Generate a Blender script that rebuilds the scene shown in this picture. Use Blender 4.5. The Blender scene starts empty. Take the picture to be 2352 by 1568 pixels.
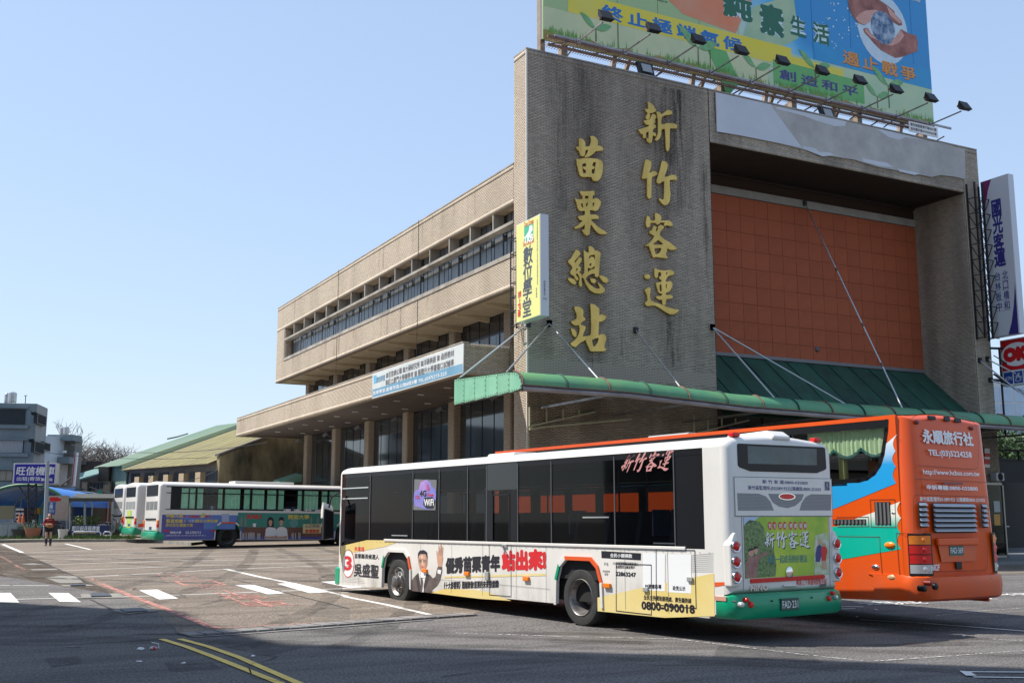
import bpy, bmesh, math, random
import numpy as np
from mathutils import Vector, Matrix
random.seed(7); rng = np.random.default_rng(7)
SC = bpy.context.scene; COL = SC.collection
# ------------------------------------------------------------------ camera, sky, sun, exposure
F, CX, CY, EYE = 2500.0, 1176.0, 784.0, 1.79
PITCH, YAW = math.atan(412 / 2500.), math.radians(27.66)
cam = bpy.data.cameras.new('camera'); cam.sensor_width = 36; cam.lens = F / 2352 * 36
cam.clip_start = .1; cam.clip_end = 3000
camo = bpy.data.objects.new('camera', cam); COL.objects.link(camo)
camo.location = (0, 0, EYE); camo.rotation_euler = (math.pi / 2 + PITCH, 0, -YAW); SC.camera = camo
SUN = Vector((-.494, .32, .809)).normalized()
wd = bpy.data.worlds.new('World'); SC.world = wd; wd.use_nodes = True
nt = wd.node_tree; bg = nt.nodes['Background']
sk = nt.nodes.new('ShaderNodeTexSky'); sk.sky_type = 'NISHITA'; sk.sun_disc = False
sk.sun_elevation = math.asin(SUN.z); sk.sun_rotation = math.atan2(SUN.x, SUN.y)
sk.air_density = 1.25; sk.dust_density = .35; sk.ozone_density = 3.5; sk.altitude = 0
def vm(op, a, b):                                          # even, whole-sky colour grading: paler and flatter, as through spring haze
    x = nt.nodes.new('ShaderNodeVectorMath'); x.operation = op; nt.links.new(a, x.inputs[0]); x.inputs[1].default_value = b; return x.outputs[0]
gm = nt.nodes.new('ShaderNodeGamma'); gm.inputs[1].default_value = .42; hs = nt.nodes.new('ShaderNodeHueSaturation'); hs.inputs['Saturation'].default_value = 1.05
nt.links.new(vm('MULTIPLY', sk.outputs[0], (.115, .1, .1)), gm.inputs[0]); nt.links.new(gm.outputs[0], hs.inputs['Color'])
nt.links.new(vm('MULTIPLY', hs.outputs[0], (5.4, 6.3, 7.35)), bg.inputs[0]); bg.inputs[1].default_value = .12
sl = bpy.data.lights.new('sun', 'SUN'); sl.energy = 4.7; sl.angle = math.radians(.53); sl.color = (1, .955, .88)
so = bpy.data.objects.new('sun', sl); COL.objects.link(so); so.rotation_euler = SUN.to_track_quat('Z', 'Y').to_euler()
so.location = (-30, 20, 60)
SC.view_settings.view_transform = 'Standard'; SC.view_settings.look = 'None'
SC.view_settings.exposure = 0.55; SC.view_settings.gamma = 1; SC.view_settings.use_curve_mapping = False
SC.cycles.max_bounces = 8; SC.cycles.transparent_max_bounces = 16; SC.cycles.sample_clamp_indirect = 4
# ------------------------------------------------------------------ measuring: a pixel of the photo (2352 px wide) to a point of a known plane
FW = np.array([math.sin(YAW), math.cos(YAW), 0]); RT = np.array([math.cos(YAW), -math.sin(YAW), 0]); UPV = np.array([0, 0, 1.])
CF = FW * math.cos(PITCH) + UPV * math.sin(PITCH); CU = -FW * math.sin(PITCH) + UPV * math.cos(PITCH)
CAM = np.array([0, 0, EYE])
def ray(u, v): return CF * F + RT * (u - CX) + CU * (CY - v)
def gz(x, y): return .0168 * max(0., min(x * FW[0] + y * FW[1], 75.) - 18.) * min(1., max(0., (18. - (x * RT[0] + y * RT[1])) / 15.))
def on(q, p0, n):
    d = ray(*q); return CAM + d * (np.dot(np.array(p0) - CAM, n) / np.dot(d, n))
def onX(q, x): return on(q, (x, 0, 0), np.array([1., 0, 0]))
def onY(q, y): return on(q, (0, y, 0), np.array([0, 1., 0]))
def onZ(q, z): return on(q, (0, 0, z), UPV)
def G(u, v):
    z = 0.
    for i in range(40):
        p = onZ((u, v), z); z = gz(p[0], p[1])
    return np.array([p[0], p[1], z])
def at(u, v, t): return on((u, v), FW * t, FW)            # on the upright plane at forward distance t
def zq(ox, oy, w, W):                                     # zoom-crop pixel -> photo pixel
    s = w / W
    return lambda x, y: ((ox + x * s) / 1.7415, (oy + y * s) / 1.7415)
# ------------------------------------------------------------------ materials
MATS = {}
def mat(name, c, r=.6, metal=0., c2=None, ns=3., stretch=None, bump=0., bs=None, spec=.5, alpha=None, island=0., coat=0., fac=.5, det=5., objrand=0., dirt=None):
    if name in MATS: return MATS[name]
    m = bpy.data.materials.new(name); m.use_nodes = True; n = m.node_tree; b = n.nodes['Principled BSDF']
    b.inputs['Base Color'].default_value = (*c, 1); b.inputs['Roughness'].default_value = r; b.inputs['Metallic'].default_value = metal
    b.inputs['Specular IOR Level'].default_value = spec; b.inputs['Coat Weight'].default_value = coat
    if alpha is not None: b.inputs['Alpha'].default_value = alpha
    tc = n.nodes.new('ShaderNodeTexCoord'); src = tc.outputs['Object']
    if stretch:
        mp = n.nodes.new('ShaderNodeMapping'); mp.inputs['Scale'].default_value = stretch; n.links.new(src, mp.inputs[0]); src = mp.outputs[0]
    col = None
    if c2:
        t = n.nodes.new('ShaderNodeTexNoise'); t.inputs['Scale'].default_value = ns; t.inputs['Detail'].default_value = det; t.inputs['Roughness'].default_value = .62
        n.links.new(src, t.inputs['Vector'])
        rp = n.nodes.new('ShaderNodeValToRGB'); rp.color_ramp.elements[0].position = fac - .16; rp.color_ramp.elements[1].position = fac + .16
        rp.color_ramp.elements[0].color = (*c, 1); rp.color_ramp.elements[1].color = (*c2, 1)
        n.links.new(t.outputs[0], rp.inputs[0]); col = rp.outputs[0]
        n.links.new(col, b.inputs['Base Color'])
    if island:
        g = n.nodes.new('ShaderNodeNewGeometry'); mr = n.nodes.new('ShaderNodeMapRange')
        mr.inputs[3].default_value = 1 - island; mr.inputs[4].default_value = 1 + island; n.links.new(g.outputs['Random Per Island'], mr.inputs[0])
        mx = n.nodes.new('ShaderNodeVectorMath'); mx.operation = 'MULTIPLY'
        if col: n.links.new(col, mx.inputs[0])
        else: mx.inputs[0].default_value = c
        n.links.new(mr.outputs[0], mx.inputs[1]); n.links.new(mx.outputs[0], b.inputs['Base Color'])
    def cur():
        l = b.inputs['Base Color'].links
        if l: return l[0].from_socket
        q = n.nodes.new('ShaderNodeRGB'); q.outputs[0].default_value = (*c, 1); return q.outputs[0]
    if objrand:                                            # each separate sheet or panel its own slight tone
        oi = n.nodes.new('ShaderNodeObjectInfo'); mr = n.nodes.new('ShaderNodeMapRange'); mr.inputs[3].default_value = 1 - objrand; mr.inputs[4].default_value = 1 + objrand; n.links.new(oi.outputs['Random'], mr.inputs[0])
        mx = n.nodes.new('ShaderNodeVectorMath'); mx.operation = 'MULTIPLY'; n.links.new(cur(), mx.inputs[0]); n.links.new(mr.outputs[0], mx.inputs[1]); n.links.new(mx.outputs[0], b.inputs['Base Color'])
    if dirt:                                               # road film low on a body, broken up by noise; dirt = (full below z, none above z, strength)
        sp = n.nodes.new('ShaderNodeSeparateXYZ'); n.links.new(tc.outputs['Object'], sp.inputs[0]); m1 = n.nodes.new('ShaderNodeMapRange'); m1.inputs[1].default_value = dirt[0]; m1.inputs[2].default_value = dirt[1]; m1.inputs[3].default_value = 1; m1.inputs[4].default_value = .12; n.links.new(sp.outputs[2], m1.inputs[0])
        t4 = n.nodes.new('ShaderNodeTexNoise'); t4.inputs['Scale'].default_value = 2.2; t4.inputs['Detail'].default_value = 9; t4.inputs['Roughness'].default_value = .7; mp4 = n.nodes.new('ShaderNodeMapping'); mp4.inputs['Scale'].default_value = (1, 1, .3); n.links.new(tc.outputs['Object'], mp4.inputs[0]); n.links.new(mp4.outputs[0], t4.inputs['Vector'])
        m2 = n.nodes.new('ShaderNodeMapRange'); m2.inputs[1].default_value = .38; m2.inputs[2].default_value = .68; n.links.new(t4.outputs[0], m2.inputs[0]); mm = n.nodes.new('ShaderNodeMath'); mm.operation = 'MULTIPLY'; n.links.new(m1.outputs[0], mm.inputs[0]); n.links.new(m2.outputs[0], mm.inputs[1])
        ms = n.nodes.new('ShaderNodeMath'); ms.operation = 'MULTIPLY'; ms.inputs[1].default_value = dirt[2]; n.links.new(mm.outputs[0], ms.inputs[0]); xx_ = n.nodes.new('ShaderNodeMix'); xx_.data_type = 'RGBA'; n.links.new(ms.outputs[0], xx_.inputs[0]); n.links.new(cur(), xx_.inputs[6]); xx_.inputs[7].default_value = (.16, .13, .10, 1); n.links.new(xx_.outputs[2], b.inputs['Base Color'])
        rr = n.nodes.new('ShaderNodeMapRange'); rr.inputs[3].default_value = r; rr.inputs[4].default_value = .75; n.links.new(ms.outputs[0], rr.inputs[0]); n.links.new(rr.outputs[0], b.inputs['Roughness'])
    if bump:
        t2 = n.nodes.new('ShaderNodeTexNoise'); t2.inputs['Scale'].default_value = bs or 40; t2.inputs['Detail'].default_value = 6; n.links.new(src, t2.inputs['Vector'])
        bp = n.nodes.new('ShaderNodeBump'); bp.inputs['Strength'].default_value = bump; bp.inputs['Distance'].default_value = .02
        n.links.new(t2.outputs[0], bp.inputs['Height']); n.links.new(bp.outputs[0], b.inputs['Normal'])
    MATS[name] = m; return m
def glass(name, tint, gl=.12, rough=.03, gcol=(1, 1, 1)):
    m = bpy.data.materials.new(name); m.use_nodes = True; n = m.node_tree; n.nodes.clear()
    o = n.nodes.new('ShaderNodeOutputMaterial'); t = n.nodes.new('ShaderNodeBsdfTransparent'); t.inputs[0].default_value = (*tint, 1)
    g = n.nodes.new('ShaderNodeBsdfGlossy'); g.inputs['Roughness'].default_value = rough; g.inputs[0].default_value = (*gcol, 1)
    lw = n.nodes.new('ShaderNodeLayerWeight'); pw = n.nodes.new('ShaderNodeMath'); pw.operation = 'POWER'; pw.inputs[1].default_value = 4.5; n.links.new(lw.outputs['Facing'], pw.inputs[0])
    fr = n.nodes.new('ShaderNodeMath'); fr.operation = 'MULTIPLY_ADD'; fr.inputs[1].default_value = .45; fr.inputs[2].default_value = .018; n.links.new(pw.outputs[0], fr.inputs[0]); mx = n.nodes.new('ShaderNodeMixShader')
    n.links.new(fr.outputs[0], mx.inputs[0]); n.links.new(t.outputs[0], mx.inputs[1]); n.links.new(g.outputs[0], mx.inputs[2]); n.links.new(mx.outputs[0], o.inputs[0])
    return m
# ------------------------------------------------------------------ objects
def tag(o, label=None, cat=None, group=None, kind=None):
    if label: o['label'] = label
    if cat: o['category'] = cat
    if group: o['group'] = group
    if kind: o['kind'] = kind
    return o
def link(name, me, parent=None):
    o = bpy.data.objects.new(name, me); COL.objects.link(o)
    if parent is not None:
        o.parent = parent
        if parent.get('_w'): o.matrix_parent_inverse = Matrix.Translation(-Vector(parent.location))
    return o
def thing(name, loc, label, cat, group=None, rot=None, kind=None):
    """Empty at a thing's base. Without rot its parts are given in world coordinates."""
    o = bpy.data.objects.new(name, None); COL.objects.link(o); o.location = Vector(loc); o.empty_display_size = .3
    if rot is None: o['_w'] = 1
    else: o.rotation_euler = rot
    return tag(o, label, cat, group, kind)
def copy_tree(o, parent=None):
    c = o.copy(); COL.objects.link(c)
    if parent is not None: c.parent = parent
    for ch in o.children: copy_tree(ch, c)
    return c
class MB:
    def __init__(s): s.v = []; s.f = []; s.m = []; s.cur = 0
    def add(s, vs, fs):
        k = len(s.v); s.v += [tuple(map(float, p)) for p in vs]
        for f in fs: s.f.append([i + k for i in f]); s.m.append(s.cur)
        return s
    def box(s, x0, x1, y0, y1, z0, z1):
        return s.hexa([(x0, y0, z0), (x1, y0, z0), (x1, y1, z0), (x0, y1, z0)], [(x0, y0, z1), (x1, y0, z1), (x1, y1, z1), (x0, y1, z1)])
    def hexa(s, a, b):
        return s.add(list(a) + list(b), [(3, 2, 1, 0), (4, 5, 6, 7), (0, 1, 5, 4), (1, 2, 6, 5), (2, 3, 7, 6), (3, 0, 4, 7)])
    def prism(s, a, b):
        n = len(a)
        return s.add(list(a) + list(b), [list(range(n))[::-1], list(range(n, 2 * n))] + [(i, (i + 1) % n, n + (i + 1) % n, n + i) for i in range(n)])
    def bar(s, p, q, w=.1, h=None, up=(0, 0, 1)):
        h = h or w; p = Vector(p); q = Vector(q); d = (q - p).normalized(); up = Vector(up)
        if abs(d.dot(up)) > .98: up = Vector((1, 0, 0))
        a = d.cross(up).normalized() * w / 2; b = a.cross(d).normalized() * h / 2
        return s.hexa([p - a - b, p + a - b, p + a + b, p - a + b], [q - a - b, q + a - b, q + a + b, q - a + b])
    def tube(s, pts, r, n=8, cap=True):
        pts = [Vector(p) for p in pts]; rs = r if isinstance(r, (list, tuple)) else [r] * len(pts); k = len(s.v); N = len(pts); prev = None
        for i, p in enumerate(pts):
            d = (pts[min(i + 1, N - 1)] - pts[max(i - 1, 0)]).normalized()
            if prev is None: a = d.orthogonal().normalized()
            else:
                a = (prev - d * prev.dot(d))
                a = a.normalized() if a.length > 1e-6 else d.orthogonal().normalized()
            prev = a; b = d.cross(a)
            for j in range(n):
                t = 2 * math.pi * j / n; s.v.append(tuple(p + (a * math.cos(t) + b * math.sin(t)) * rs[i]))
        for i in range(N - 1):
            for j in range(n):
                s.f.append([k + i * n + j, k + i * n + (j + 1) % n, k + (i + 1) * n + (j + 1) % n, k + (i + 1) * n + j]); s.m.append(s.cur)
        if cap:
            s.f.append([k + j for j in range(n)][::-1]); s.m.append(s.cur); s.f.append([k + (N - 1) * n + j for j in range(n)]); s.m.append(s.cur)
        return s
    def lathe(s, O, ax, prof, n=24):
        """prof = [(radius, distance along ax)]"""
        O = Vector(O); ax = Vector(ax).normalized(); a = ax.orthogonal().normalized(); b = ax.cross(a); k = len(s.v)
        for r, h in prof:
            for j in range(n):
                t = 2 * math.pi * j / n; s.v.append(tuple(O + ax * h + (a * math.cos(t) + b * math.sin(t)) * r))
        for i in range(len(prof) - 1):
            for j in range(n):
                s.f.append([k + i * n + j, k + i * n + (j + 1) % n, k + (i + 1) * n + (j + 1) % n, k + (i + 1) * n + j]); s.m.append(s.cur)
        return s
    def loft(s, rings, closed=True, cap0=False, cap1=False):
        k = len(s.v); n = len(rings[0])
        for r in rings: s.v += [tuple(map(float, p)) for p in r]
        for i in range(len(rings) - 1):
            for j in range(n if closed else n - 1):
                s.f.append([k + i * n + j, k + i * n + (j + 1) % n, k + (i + 1) * n + (j + 1) % n, k + (i + 1) * n + j]); s.m.append(s.cur)
        if cap0: s.f.append([k + j for j in range(n)][::-1]); s.m.append(s.cur)
        if cap1: s.f.append([k + (len(rings) - 1) * n + j for j in range(n)]); s.m.append(s.cur)
        return s
    def poly(s, pts): return s.add(pts, [list(range(len(pts)))])
    def sphere(s, c, r, n=12, k=8, sc=(1, 1, 1)):
        rings = [[(c[0] + sc[0] * r * math.sin(math.pi * i / k) * math.cos(2 * math.pi * j / n), c[1] + sc[1] * r * math.sin(math.pi * i / k) * math.sin(2 * math.pi * j / n), c[2] + sc[2] * r * math.cos(math.pi * i / k)) for j in range(n)] for i in range(k + 1)]
        return s.loft(rings)
    def build(s, name, mats, parent=None, smooth=False, bevel=0., label=None, kind=None):
        me = bpy.data.meshes.new(name); me.from_pydata(s.v, [], s.f)
        for m in (mats if isinstance(mats, (list, tuple)) else [mats]): me.materials.append(m)
        if len(me.materials) > 1: me.polygons.foreach_set('material_index', s.m)
        if smooth:
            me.polygons.foreach_set('use_smooth', [True] * len(me.polygons))
            try: me.set_sharp_from_angle(angle=math.radians(38 if smooth is True else smooth))
            except Exception: pass
        me.update()
        if not bevel or len(s.f) > 40: pass
        o = link(name, me, parent)
        if bevel:
            b = o.modifiers.new('bevel', 'BEVEL'); b.width = bevel; b.segments = 2; b.limit_method = 'ANGLE'; b.angle_limit = .6
        if label: o['label'] = label
        if kind: o['kind'] = kind
        return o
def fixn(o):
    bm = bmesh.new(); bm.from_mesh(o.data); bmesh.ops.recalc_face_normals(bm, faces=bm.faces); bm.to_mesh(o.data); bm.free(); return o
class Fr:
    """A flat frame: origin, right, up, outward normal; a = along, b = up, c = out."""
    def __init__(s, O, u, v, n=None, M=None):
        s.O = np.array(O, float); s.u = np.array(u, float); s.v = np.array(v, float); s.n = np.array(n, float) if n is not None else np.cross(s.u, s.v); s.M = M
    def p(s, a, b, c=0.): return s.O + s.u * a + s.v * b + s.n * c
    def ab(s, q):                                          # photo pixel -> (a, b) on this frame
        if s.M is not None:
            Mi = np.array(s.M); R = Mi[:3, :3]; T = Mi[:3, 3]
            n = R @ s.n; O = R @ s.O + T; w = on(q, O, n); w = R.T @ (w - T)
        else: w = on(q, s.O, s.n)
        d = w - s.O; return float(d @ s.u), float(d @ s.v)
    def poly(s, mb, pts, c=.003, px=False):
        if px: pts = [s.ab(q) for q in pts]
        return mb.poly([s.p(a, b, c) for a, b in pts])
    def slab(s, mb, pts, c0, c1, px=False):
        if px: pts = [s.ab(q) for q in pts]
        ar = sum(pts[i][0] * pts[(i + 1) % len(pts)][1] - pts[(i + 1) % len(pts)][0] * pts[i][1] for i in range(len(pts)))
        if ar < 0: pts = pts[::-1]
        return mb.prism([s.p(a, b, c0) for a, b in pts], [s.p(a, b, c1) for a, b in pts])
    def box(s, mb, a0, a1, b0, b1, c0, c1): return s.slab(mb, [(a0, b0), (a1, b0), (a1, b1), (a0, b1)], c0, c1)
    def disc(s, mb, a, b, r, c=.003, n=20, ry=None):
        return s.poly(mb, [(a + r * math.cos(2 * math.pi * i / n), b + (ry or r) * math.sin(2 * math.pi * i / n)) for i in range(n)], c)
_TX = {}
def text_geo(body, bold=0., shear=0., res=2, vert=False, space=1.):
    key = (body, bold, shear, res, vert, space)
    if key in _TX: return _TX[key]
    cu = bpy.data.curves.new('t', 'FONT'); cu.body = '\n'.join(body) if vert else body
    cu.resolution_u = res; cu.offset = bold; cu.shear = shear; cu.align_x = 'CENTER' if vert else 'LEFT'; cu.space_character = space; cu.space_line = .92 * space
    o = bpy.data.objects.new('t', cu); COL.objects.link(o)
    dg = bpy.context.evaluated_depsgraph_get(); me = o.evaluated_get(dg).to_mesh()
    V = np.empty(len(me.vertices) * 3); me.vertices.foreach_get('co', V); V = V.reshape(-1, 3)[:, :2].copy()
    Fc = [list(p.vertices) for p in me.polygons]
    o.evaluated_get(dg).to_mesh_clear(); bpy.data.objects.remove(o); bpy.data.curves.remove(cu)
    _TX[key] = (V, Fc); return _TX[key]
def text(fr, body, a0, a1, b0, b1, m, parent, c=.004, bold=0., shear=0., depth=0., vert=False, slope=0., name='lettering', label=None, res=2, space=1.):
    """Lettering fitted to the rectangle a0..a1 x b0..b1 of the frame; depth > 0 makes solid letters."""
    V, Fc = text_geo(body, 0., shear, res, vert, space)
    if len(V) == 0: return None
    mn = V.min(0); mx = V.max(0); U = (V - mn) / np.maximum(mx - mn, 1e-6); bw = bold * (a1 - a0) / max(mx[0] - mn[0], 1e-6); bh = bold * (b1 - b0) / max(mx[1] - mn[1], 1e-6)
    mb = MB(); N = 1 if not bold else 8
    from collections import Counter
    ec = Counter(tuple(sorted((f[i], f[(i + 1) % len(f)]))) for f in Fc for i in range(len(f))) if depth else None
    for q in range(N):
        ox, oy = (0, 0) if N == 1 else (bw * math.cos(q * math.pi / 4 + .4), bh * math.sin(q * math.pi / 4 + .4))
        A = a0 + bw + U[:, 0] * (a1 - a0 - 2 * bw) + ox; Bq = b0 + bh + U[:, 1] * (b1 - b0 - 2 * bh) + oy + slope * U[:, 0]
        P = fr.O + np.outer(A, fr.u) + np.outer(Bq, fr.v) + fr.n * (c + depth + q * (.0006 if depth else .00012))
        k0 = len(mb.v); mb.add(P, Fc)
        if depth:
            k = len(mb.v); mb.v += [tuple(p) for p in P - fr.n * depth]
            for f in Fc:
                for i in range(len(f)):
                    e = (f[i], f[(i + 1) % len(f)])
                    if ec[tuple(sorted(e))] == 1: mb.f.append([k0 + e[0], k + e[0], k + e[1], k0 + e[1]]); mb.m.append(0)
    return mb.build(name, m, parent, label=label)
def textpx(fr, body, tl, br, m, parent, **k):
    """tl and br: photo pixels of the top-left and bottom-right of the writing on the frame."""
    a0, b1 = fr.ab(tl); a1, b0 = fr.ab(br)
    return text(fr, body, min(a0, a1), max(a0, a1), min(b0, b1), max(b0, b1), m, parent, **k)
# ------------------------------------------------------------------ brickwork: real bricks, one by one, on a dark mortar bed
CO, LE, JT = .0613, .248, .0105
def bricks(fr, a0, a1, b0, b1, holes=(), soldier_top=False, soldier_bot=False):
    out = []
    top = b1 - (.2 if soldier_top else 0); bot = b0 + (.2 if soldier_bot else 0)
    for on_, lo in ((soldier_top, top), (soldier_bot, b0)):
        if on_:
            n = int((a1 - a0) / .0625)
            for i in range(n): out.append((a0 + i * .0625 + .005, a0 + i * .0625 + .0525, lo + .006, lo + .192))
    nr = int(math.ceil((top - bot) / CO))
    for r in range(nr):
        z0 = bot + r * CO; z1 = min(z0 + CO - JT, top - .003)
        if z1 - z0 < .015: continue
        iv = [(a0, a1)]
        for (h0, h1, g0, g1) in holes:
            if z1 > g0 and z0 < g1:
                iv = [x for (p, q) in iv for x in ((p, min(q, h0)), (max(p, h1), q)) if x[1] - x[0] > .02]
        off = (r % 2) * LE / 2
        for (p, q) in iv:
            k0 = math.floor((p - off) / LE)
            x = off + k0 * LE
            while x < q:
                s, e = max(x, p), min(x + LE - JT, q - .003)
                if e - s > .025: out.append((s, e, z0, z1))
                x += LE
    return out
def brick_stuff(fr, lst, parent, m, depth=.012, single=()):
    L = np.array(lst); N = len(L); sing = set(single)
    keep = np.array([i not in sing for i in range(N)]); K = L[keep]; n = len(K)
    jit = rng.uniform(-.0018, .0018, n)
    def P(a, b, c): return fr.O + np.outer(a, fr.u) + np.outer(b, fr.v) + np.outer(c, fr.n)
    dd = depth + jit; z = np.zeros(n)
    V = np.stack([P(K[:, 0], K[:, 2], dd), P(K[:, 1], K[:, 2], dd), P(K[:, 1], K[:, 3], dd), P(K[:, 0], K[:, 3], dd),
                  P(K[:, 0], K[:, 2], z), P(K[:, 1], K[:, 2], z), P(K[:, 1], K[:, 3], z), P(K[:, 0], K[:, 3], z)], 1).reshape(-1, 3)
    q = np.array([[0, 1, 2, 3], [4, 5, 1, 0], [5, 6, 2, 1], [6, 7, 3, 2], [7, 4, 0, 3]])
    Q = (np.arange(n)[:, None, None] * 8 + q[None]).reshape(-1, 4)
    me = bpy.data.meshes.new('brick'); me.vertices.add(len(V)); me.vertices.foreach_set('co', V.ravel())
    me.loops.add(Q.size); me.loops.foreach_set('vertex_index', Q.ravel().astype(np.int32)); me.polygons.add(len(Q))
    me.polygons.foreach_set('loop_start', np.arange(0, Q.size, 4, dtype=np.int32)); me.materials.append(m); me.update(calc_edges=True)
    o = link('brick', me, parent); o['kind'] = 'stuff'
    shared = {}
    for i in single:
        a0, a1, b0, b1 = L[i]; key = (round(a1 - a0, 3), round(b1 - b0, 3))
        if key not in shared:
            mb = MB(); f0 = Fr((0, 0, 0), fr.u, fr.v, fr.n)
            f0.box(mb, 0, a1 - a0, 0, b1 - b0, 0, depth + .0005)
            me = bpy.data.meshes.new('brick'); me.from_pydata(mb.v, [], mb.f); me.materials.append(m); shared[key] = me
        b = bpy.data.objects.new('brick', shared[key]); COL.objects.link(b); b.parent = parent
        b.location = Vector(fr.p(a0, b0, 0))
    return o
# ------------------------------------------------------------------ ground
m_road = mat('road_asphalt', (.115, .106, .102), .93, c2=(.155, .142, .134), ns=.22, bump=.55, bs=55, spec=.25, det=10)
m_yard = mat('yard_asphalt', (.168, .136, .108), .93, c2=(.222, .182, .145), ns=.3, bump=.6, bs=50, spec=.25, det=10)
def speckle(m, sc=30, lo=.5, hi=1.5):
    n = m.node_tree; b = n.nodes['Principled BSDF']; l = b.inputs['Base Color'].links[0].from_socket
    tc = n.nodes.new('ShaderNodeTexCoord'); t = n.nodes.new('ShaderNodeTexNoise'); t.inputs['Scale'].default_value = sc; t.inputs['Detail'].default_value = 3
    n.links.new(tc.outputs['Object'], t.inputs['Vector']); mr = n.nodes.new('ShaderNodeMapRange'); mr.inputs[1].default_value = .37; mr.inputs[2].default_value = .63
    mr.inputs[3].default_value = lo; mr.inputs[4].default_value = hi; n.links.new(t.outputs[0], mr.inputs[0])
    t3 = n.nodes.new('ShaderNodeTexNoise'); t3.inputs['Scale'].default_value = .9; t3.inputs['Detail'].default_value = 8; t3.inputs['Roughness'].default_value = .7
    mp = n.nodes.new('ShaderNodeMapping'); mp.inputs['Rotation'].default_value = (0, 0, -.35); mp.inputs['Scale'].default_value = (.35, 1.6, 1); n.links.new(tc.outputs['Object'], mp.inputs[0]); n.links.new(mp.outputs[0], t3.inputs['Vector'])
    m3 = n.nodes.new('ShaderNodeMapRange'); m3.inputs[1].default_value = .36; m3.inputs[2].default_value = .55; m3.inputs[3].default_value = .66; m3.inputs[4].default_value = 1.06; n.links.new(t3.outputs[0], m3.inputs[0])
    v = n.nodes.new('ShaderNodeMath'); v.operation = 'MULTIPLY'; n.links.new(mr.outputs[0], v.inputs[0]); n.links.new(m3.outputs[0], v.inputs[1])
    mx = n.nodes.new('ShaderNodeVectorMath'); mx.operation = 'MULTIPLY'; n.links.new(l, mx.inputs[0]); n.links.new(v.outputs[0], mx.inputs[1]); n.links.new(mx.outputs[0], b.inputs['Base Color'])
speckle(m_road); speckle(m_yard)
mb = MB(); ts = [-150, -60, 0, 6, 12] + list(range(18, 76, 3)) + [90, 130, 250, 900]; ls = [-600, -150, -80, -40, -20, 0] + [3 + 1.5 * i for i in range(11)] + [25, 40, 80, 150, 600]
for t in ts:
    for l in ls:
        p = FW * t + RT * l; mb.v.append((p[0], p[1], gz(p[0], p[1])))
for i in range(len(ts) - 1):
    for j in range(len(ls) - 1):
        k = i * len(ls) + j; mb.f.append([k, k + 1, k + len(ls) + 1, k + len(ls)]); mb.m.append(0)
ground = mb.build('road', m_road, kind='structure'); ground['label'] = 'grey asphalt road and forecourt around the bus station'
def gq(x, y, lev): return (x, y, gz(x, y) + .004 * lev)
def gpoly(pts, m, name, lev=2, px=True, parent=ground):
    """polygon lying on the ground, its outline and inside following the slope"""
    P = [G(*q)[:2] for q in pts] if px else pts
    bm = bmesh.new(); vs = []
    N = len(P)
    for i in range(N):
        a, b = np.array(P[i]), np.array(P[(i + 1) % N]); k = max(1, int(np.linalg.norm(b - a) / 3.))
        for j in range(k): vs.append(bm.verts.new(tuple((a + (b - a) * j / k)) + (0,)))
    bm.faces.new(vs); bmesh.ops.triangulate(bm, faces=bm.faces)
    for ax, cuts in ((FW, [18 + 3 * i for i in range(20)]), (RT, [3 + 1.5 * i for i in range(11)])):
        pr = [float(np.dot(np.array(p), ax[:2])) for p in P]
        for cv in cuts:
            if min(pr) < cv < max(pr): bmesh.ops.bisect_plane(bm, geom=bm.verts[:] + bm.edges[:] + bm.faces[:], plane_co=tuple(ax * cv), plane_no=tuple(ax))
    for v in bm.verts: v.co.z = gz(v.co.x, v.co.y) + .004 * lev
    me = bpy.data.meshes.new(name); bm.to_mesh(me); bm.free(); me.materials.append(m)
    o = link(name, me, parent)
    if parent is None: o['kind'] = 'structure'
    return o
def gline(pts, w, m, name='painted_line', lev=2, px=True, parent=ground, jag=0.):
    P = [G(*q)[:2] for q in pts] if px else [np.array(p) for p in pts]
    Q = []
    for a, b in zip(P[:-1], P[1:]):
        k = max(1, int(np.linalg.norm(b - a) / (.5 if jag else 1.5)))
        Q += [a + (b - a) * j / k for j in range(k)]
    Q.append(P[-1]); mb = MB()
    for i, p in enumerate(Q):
        d = Q[min(i + 1, len(Q) - 1)] - Q[max(i - 1, 0)]; d = d / np.linalg.norm(d); n = np.array([-d[1], d[0]])
        j = rng.uniform(-jag, jag, 2)
        for s, jj in ((1, j[0]), (-1, j[1])):
            q = p + n * (w / 2 * s * (1 + jj)); mb.v.append(gq(q[0], q[1], lev))
        if i: k = 2 * i; mb.f.append([k - 2, k - 1, k + 1, k]); mb.m.append(0)
    return mb.build(name, m, parent)
a_ = zq(0, 2050, 1400, 2352); b_ = zq(2700, 2200, 1396, 2352); c_ = zq(1300, 2300, 1400, 2352)
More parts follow.
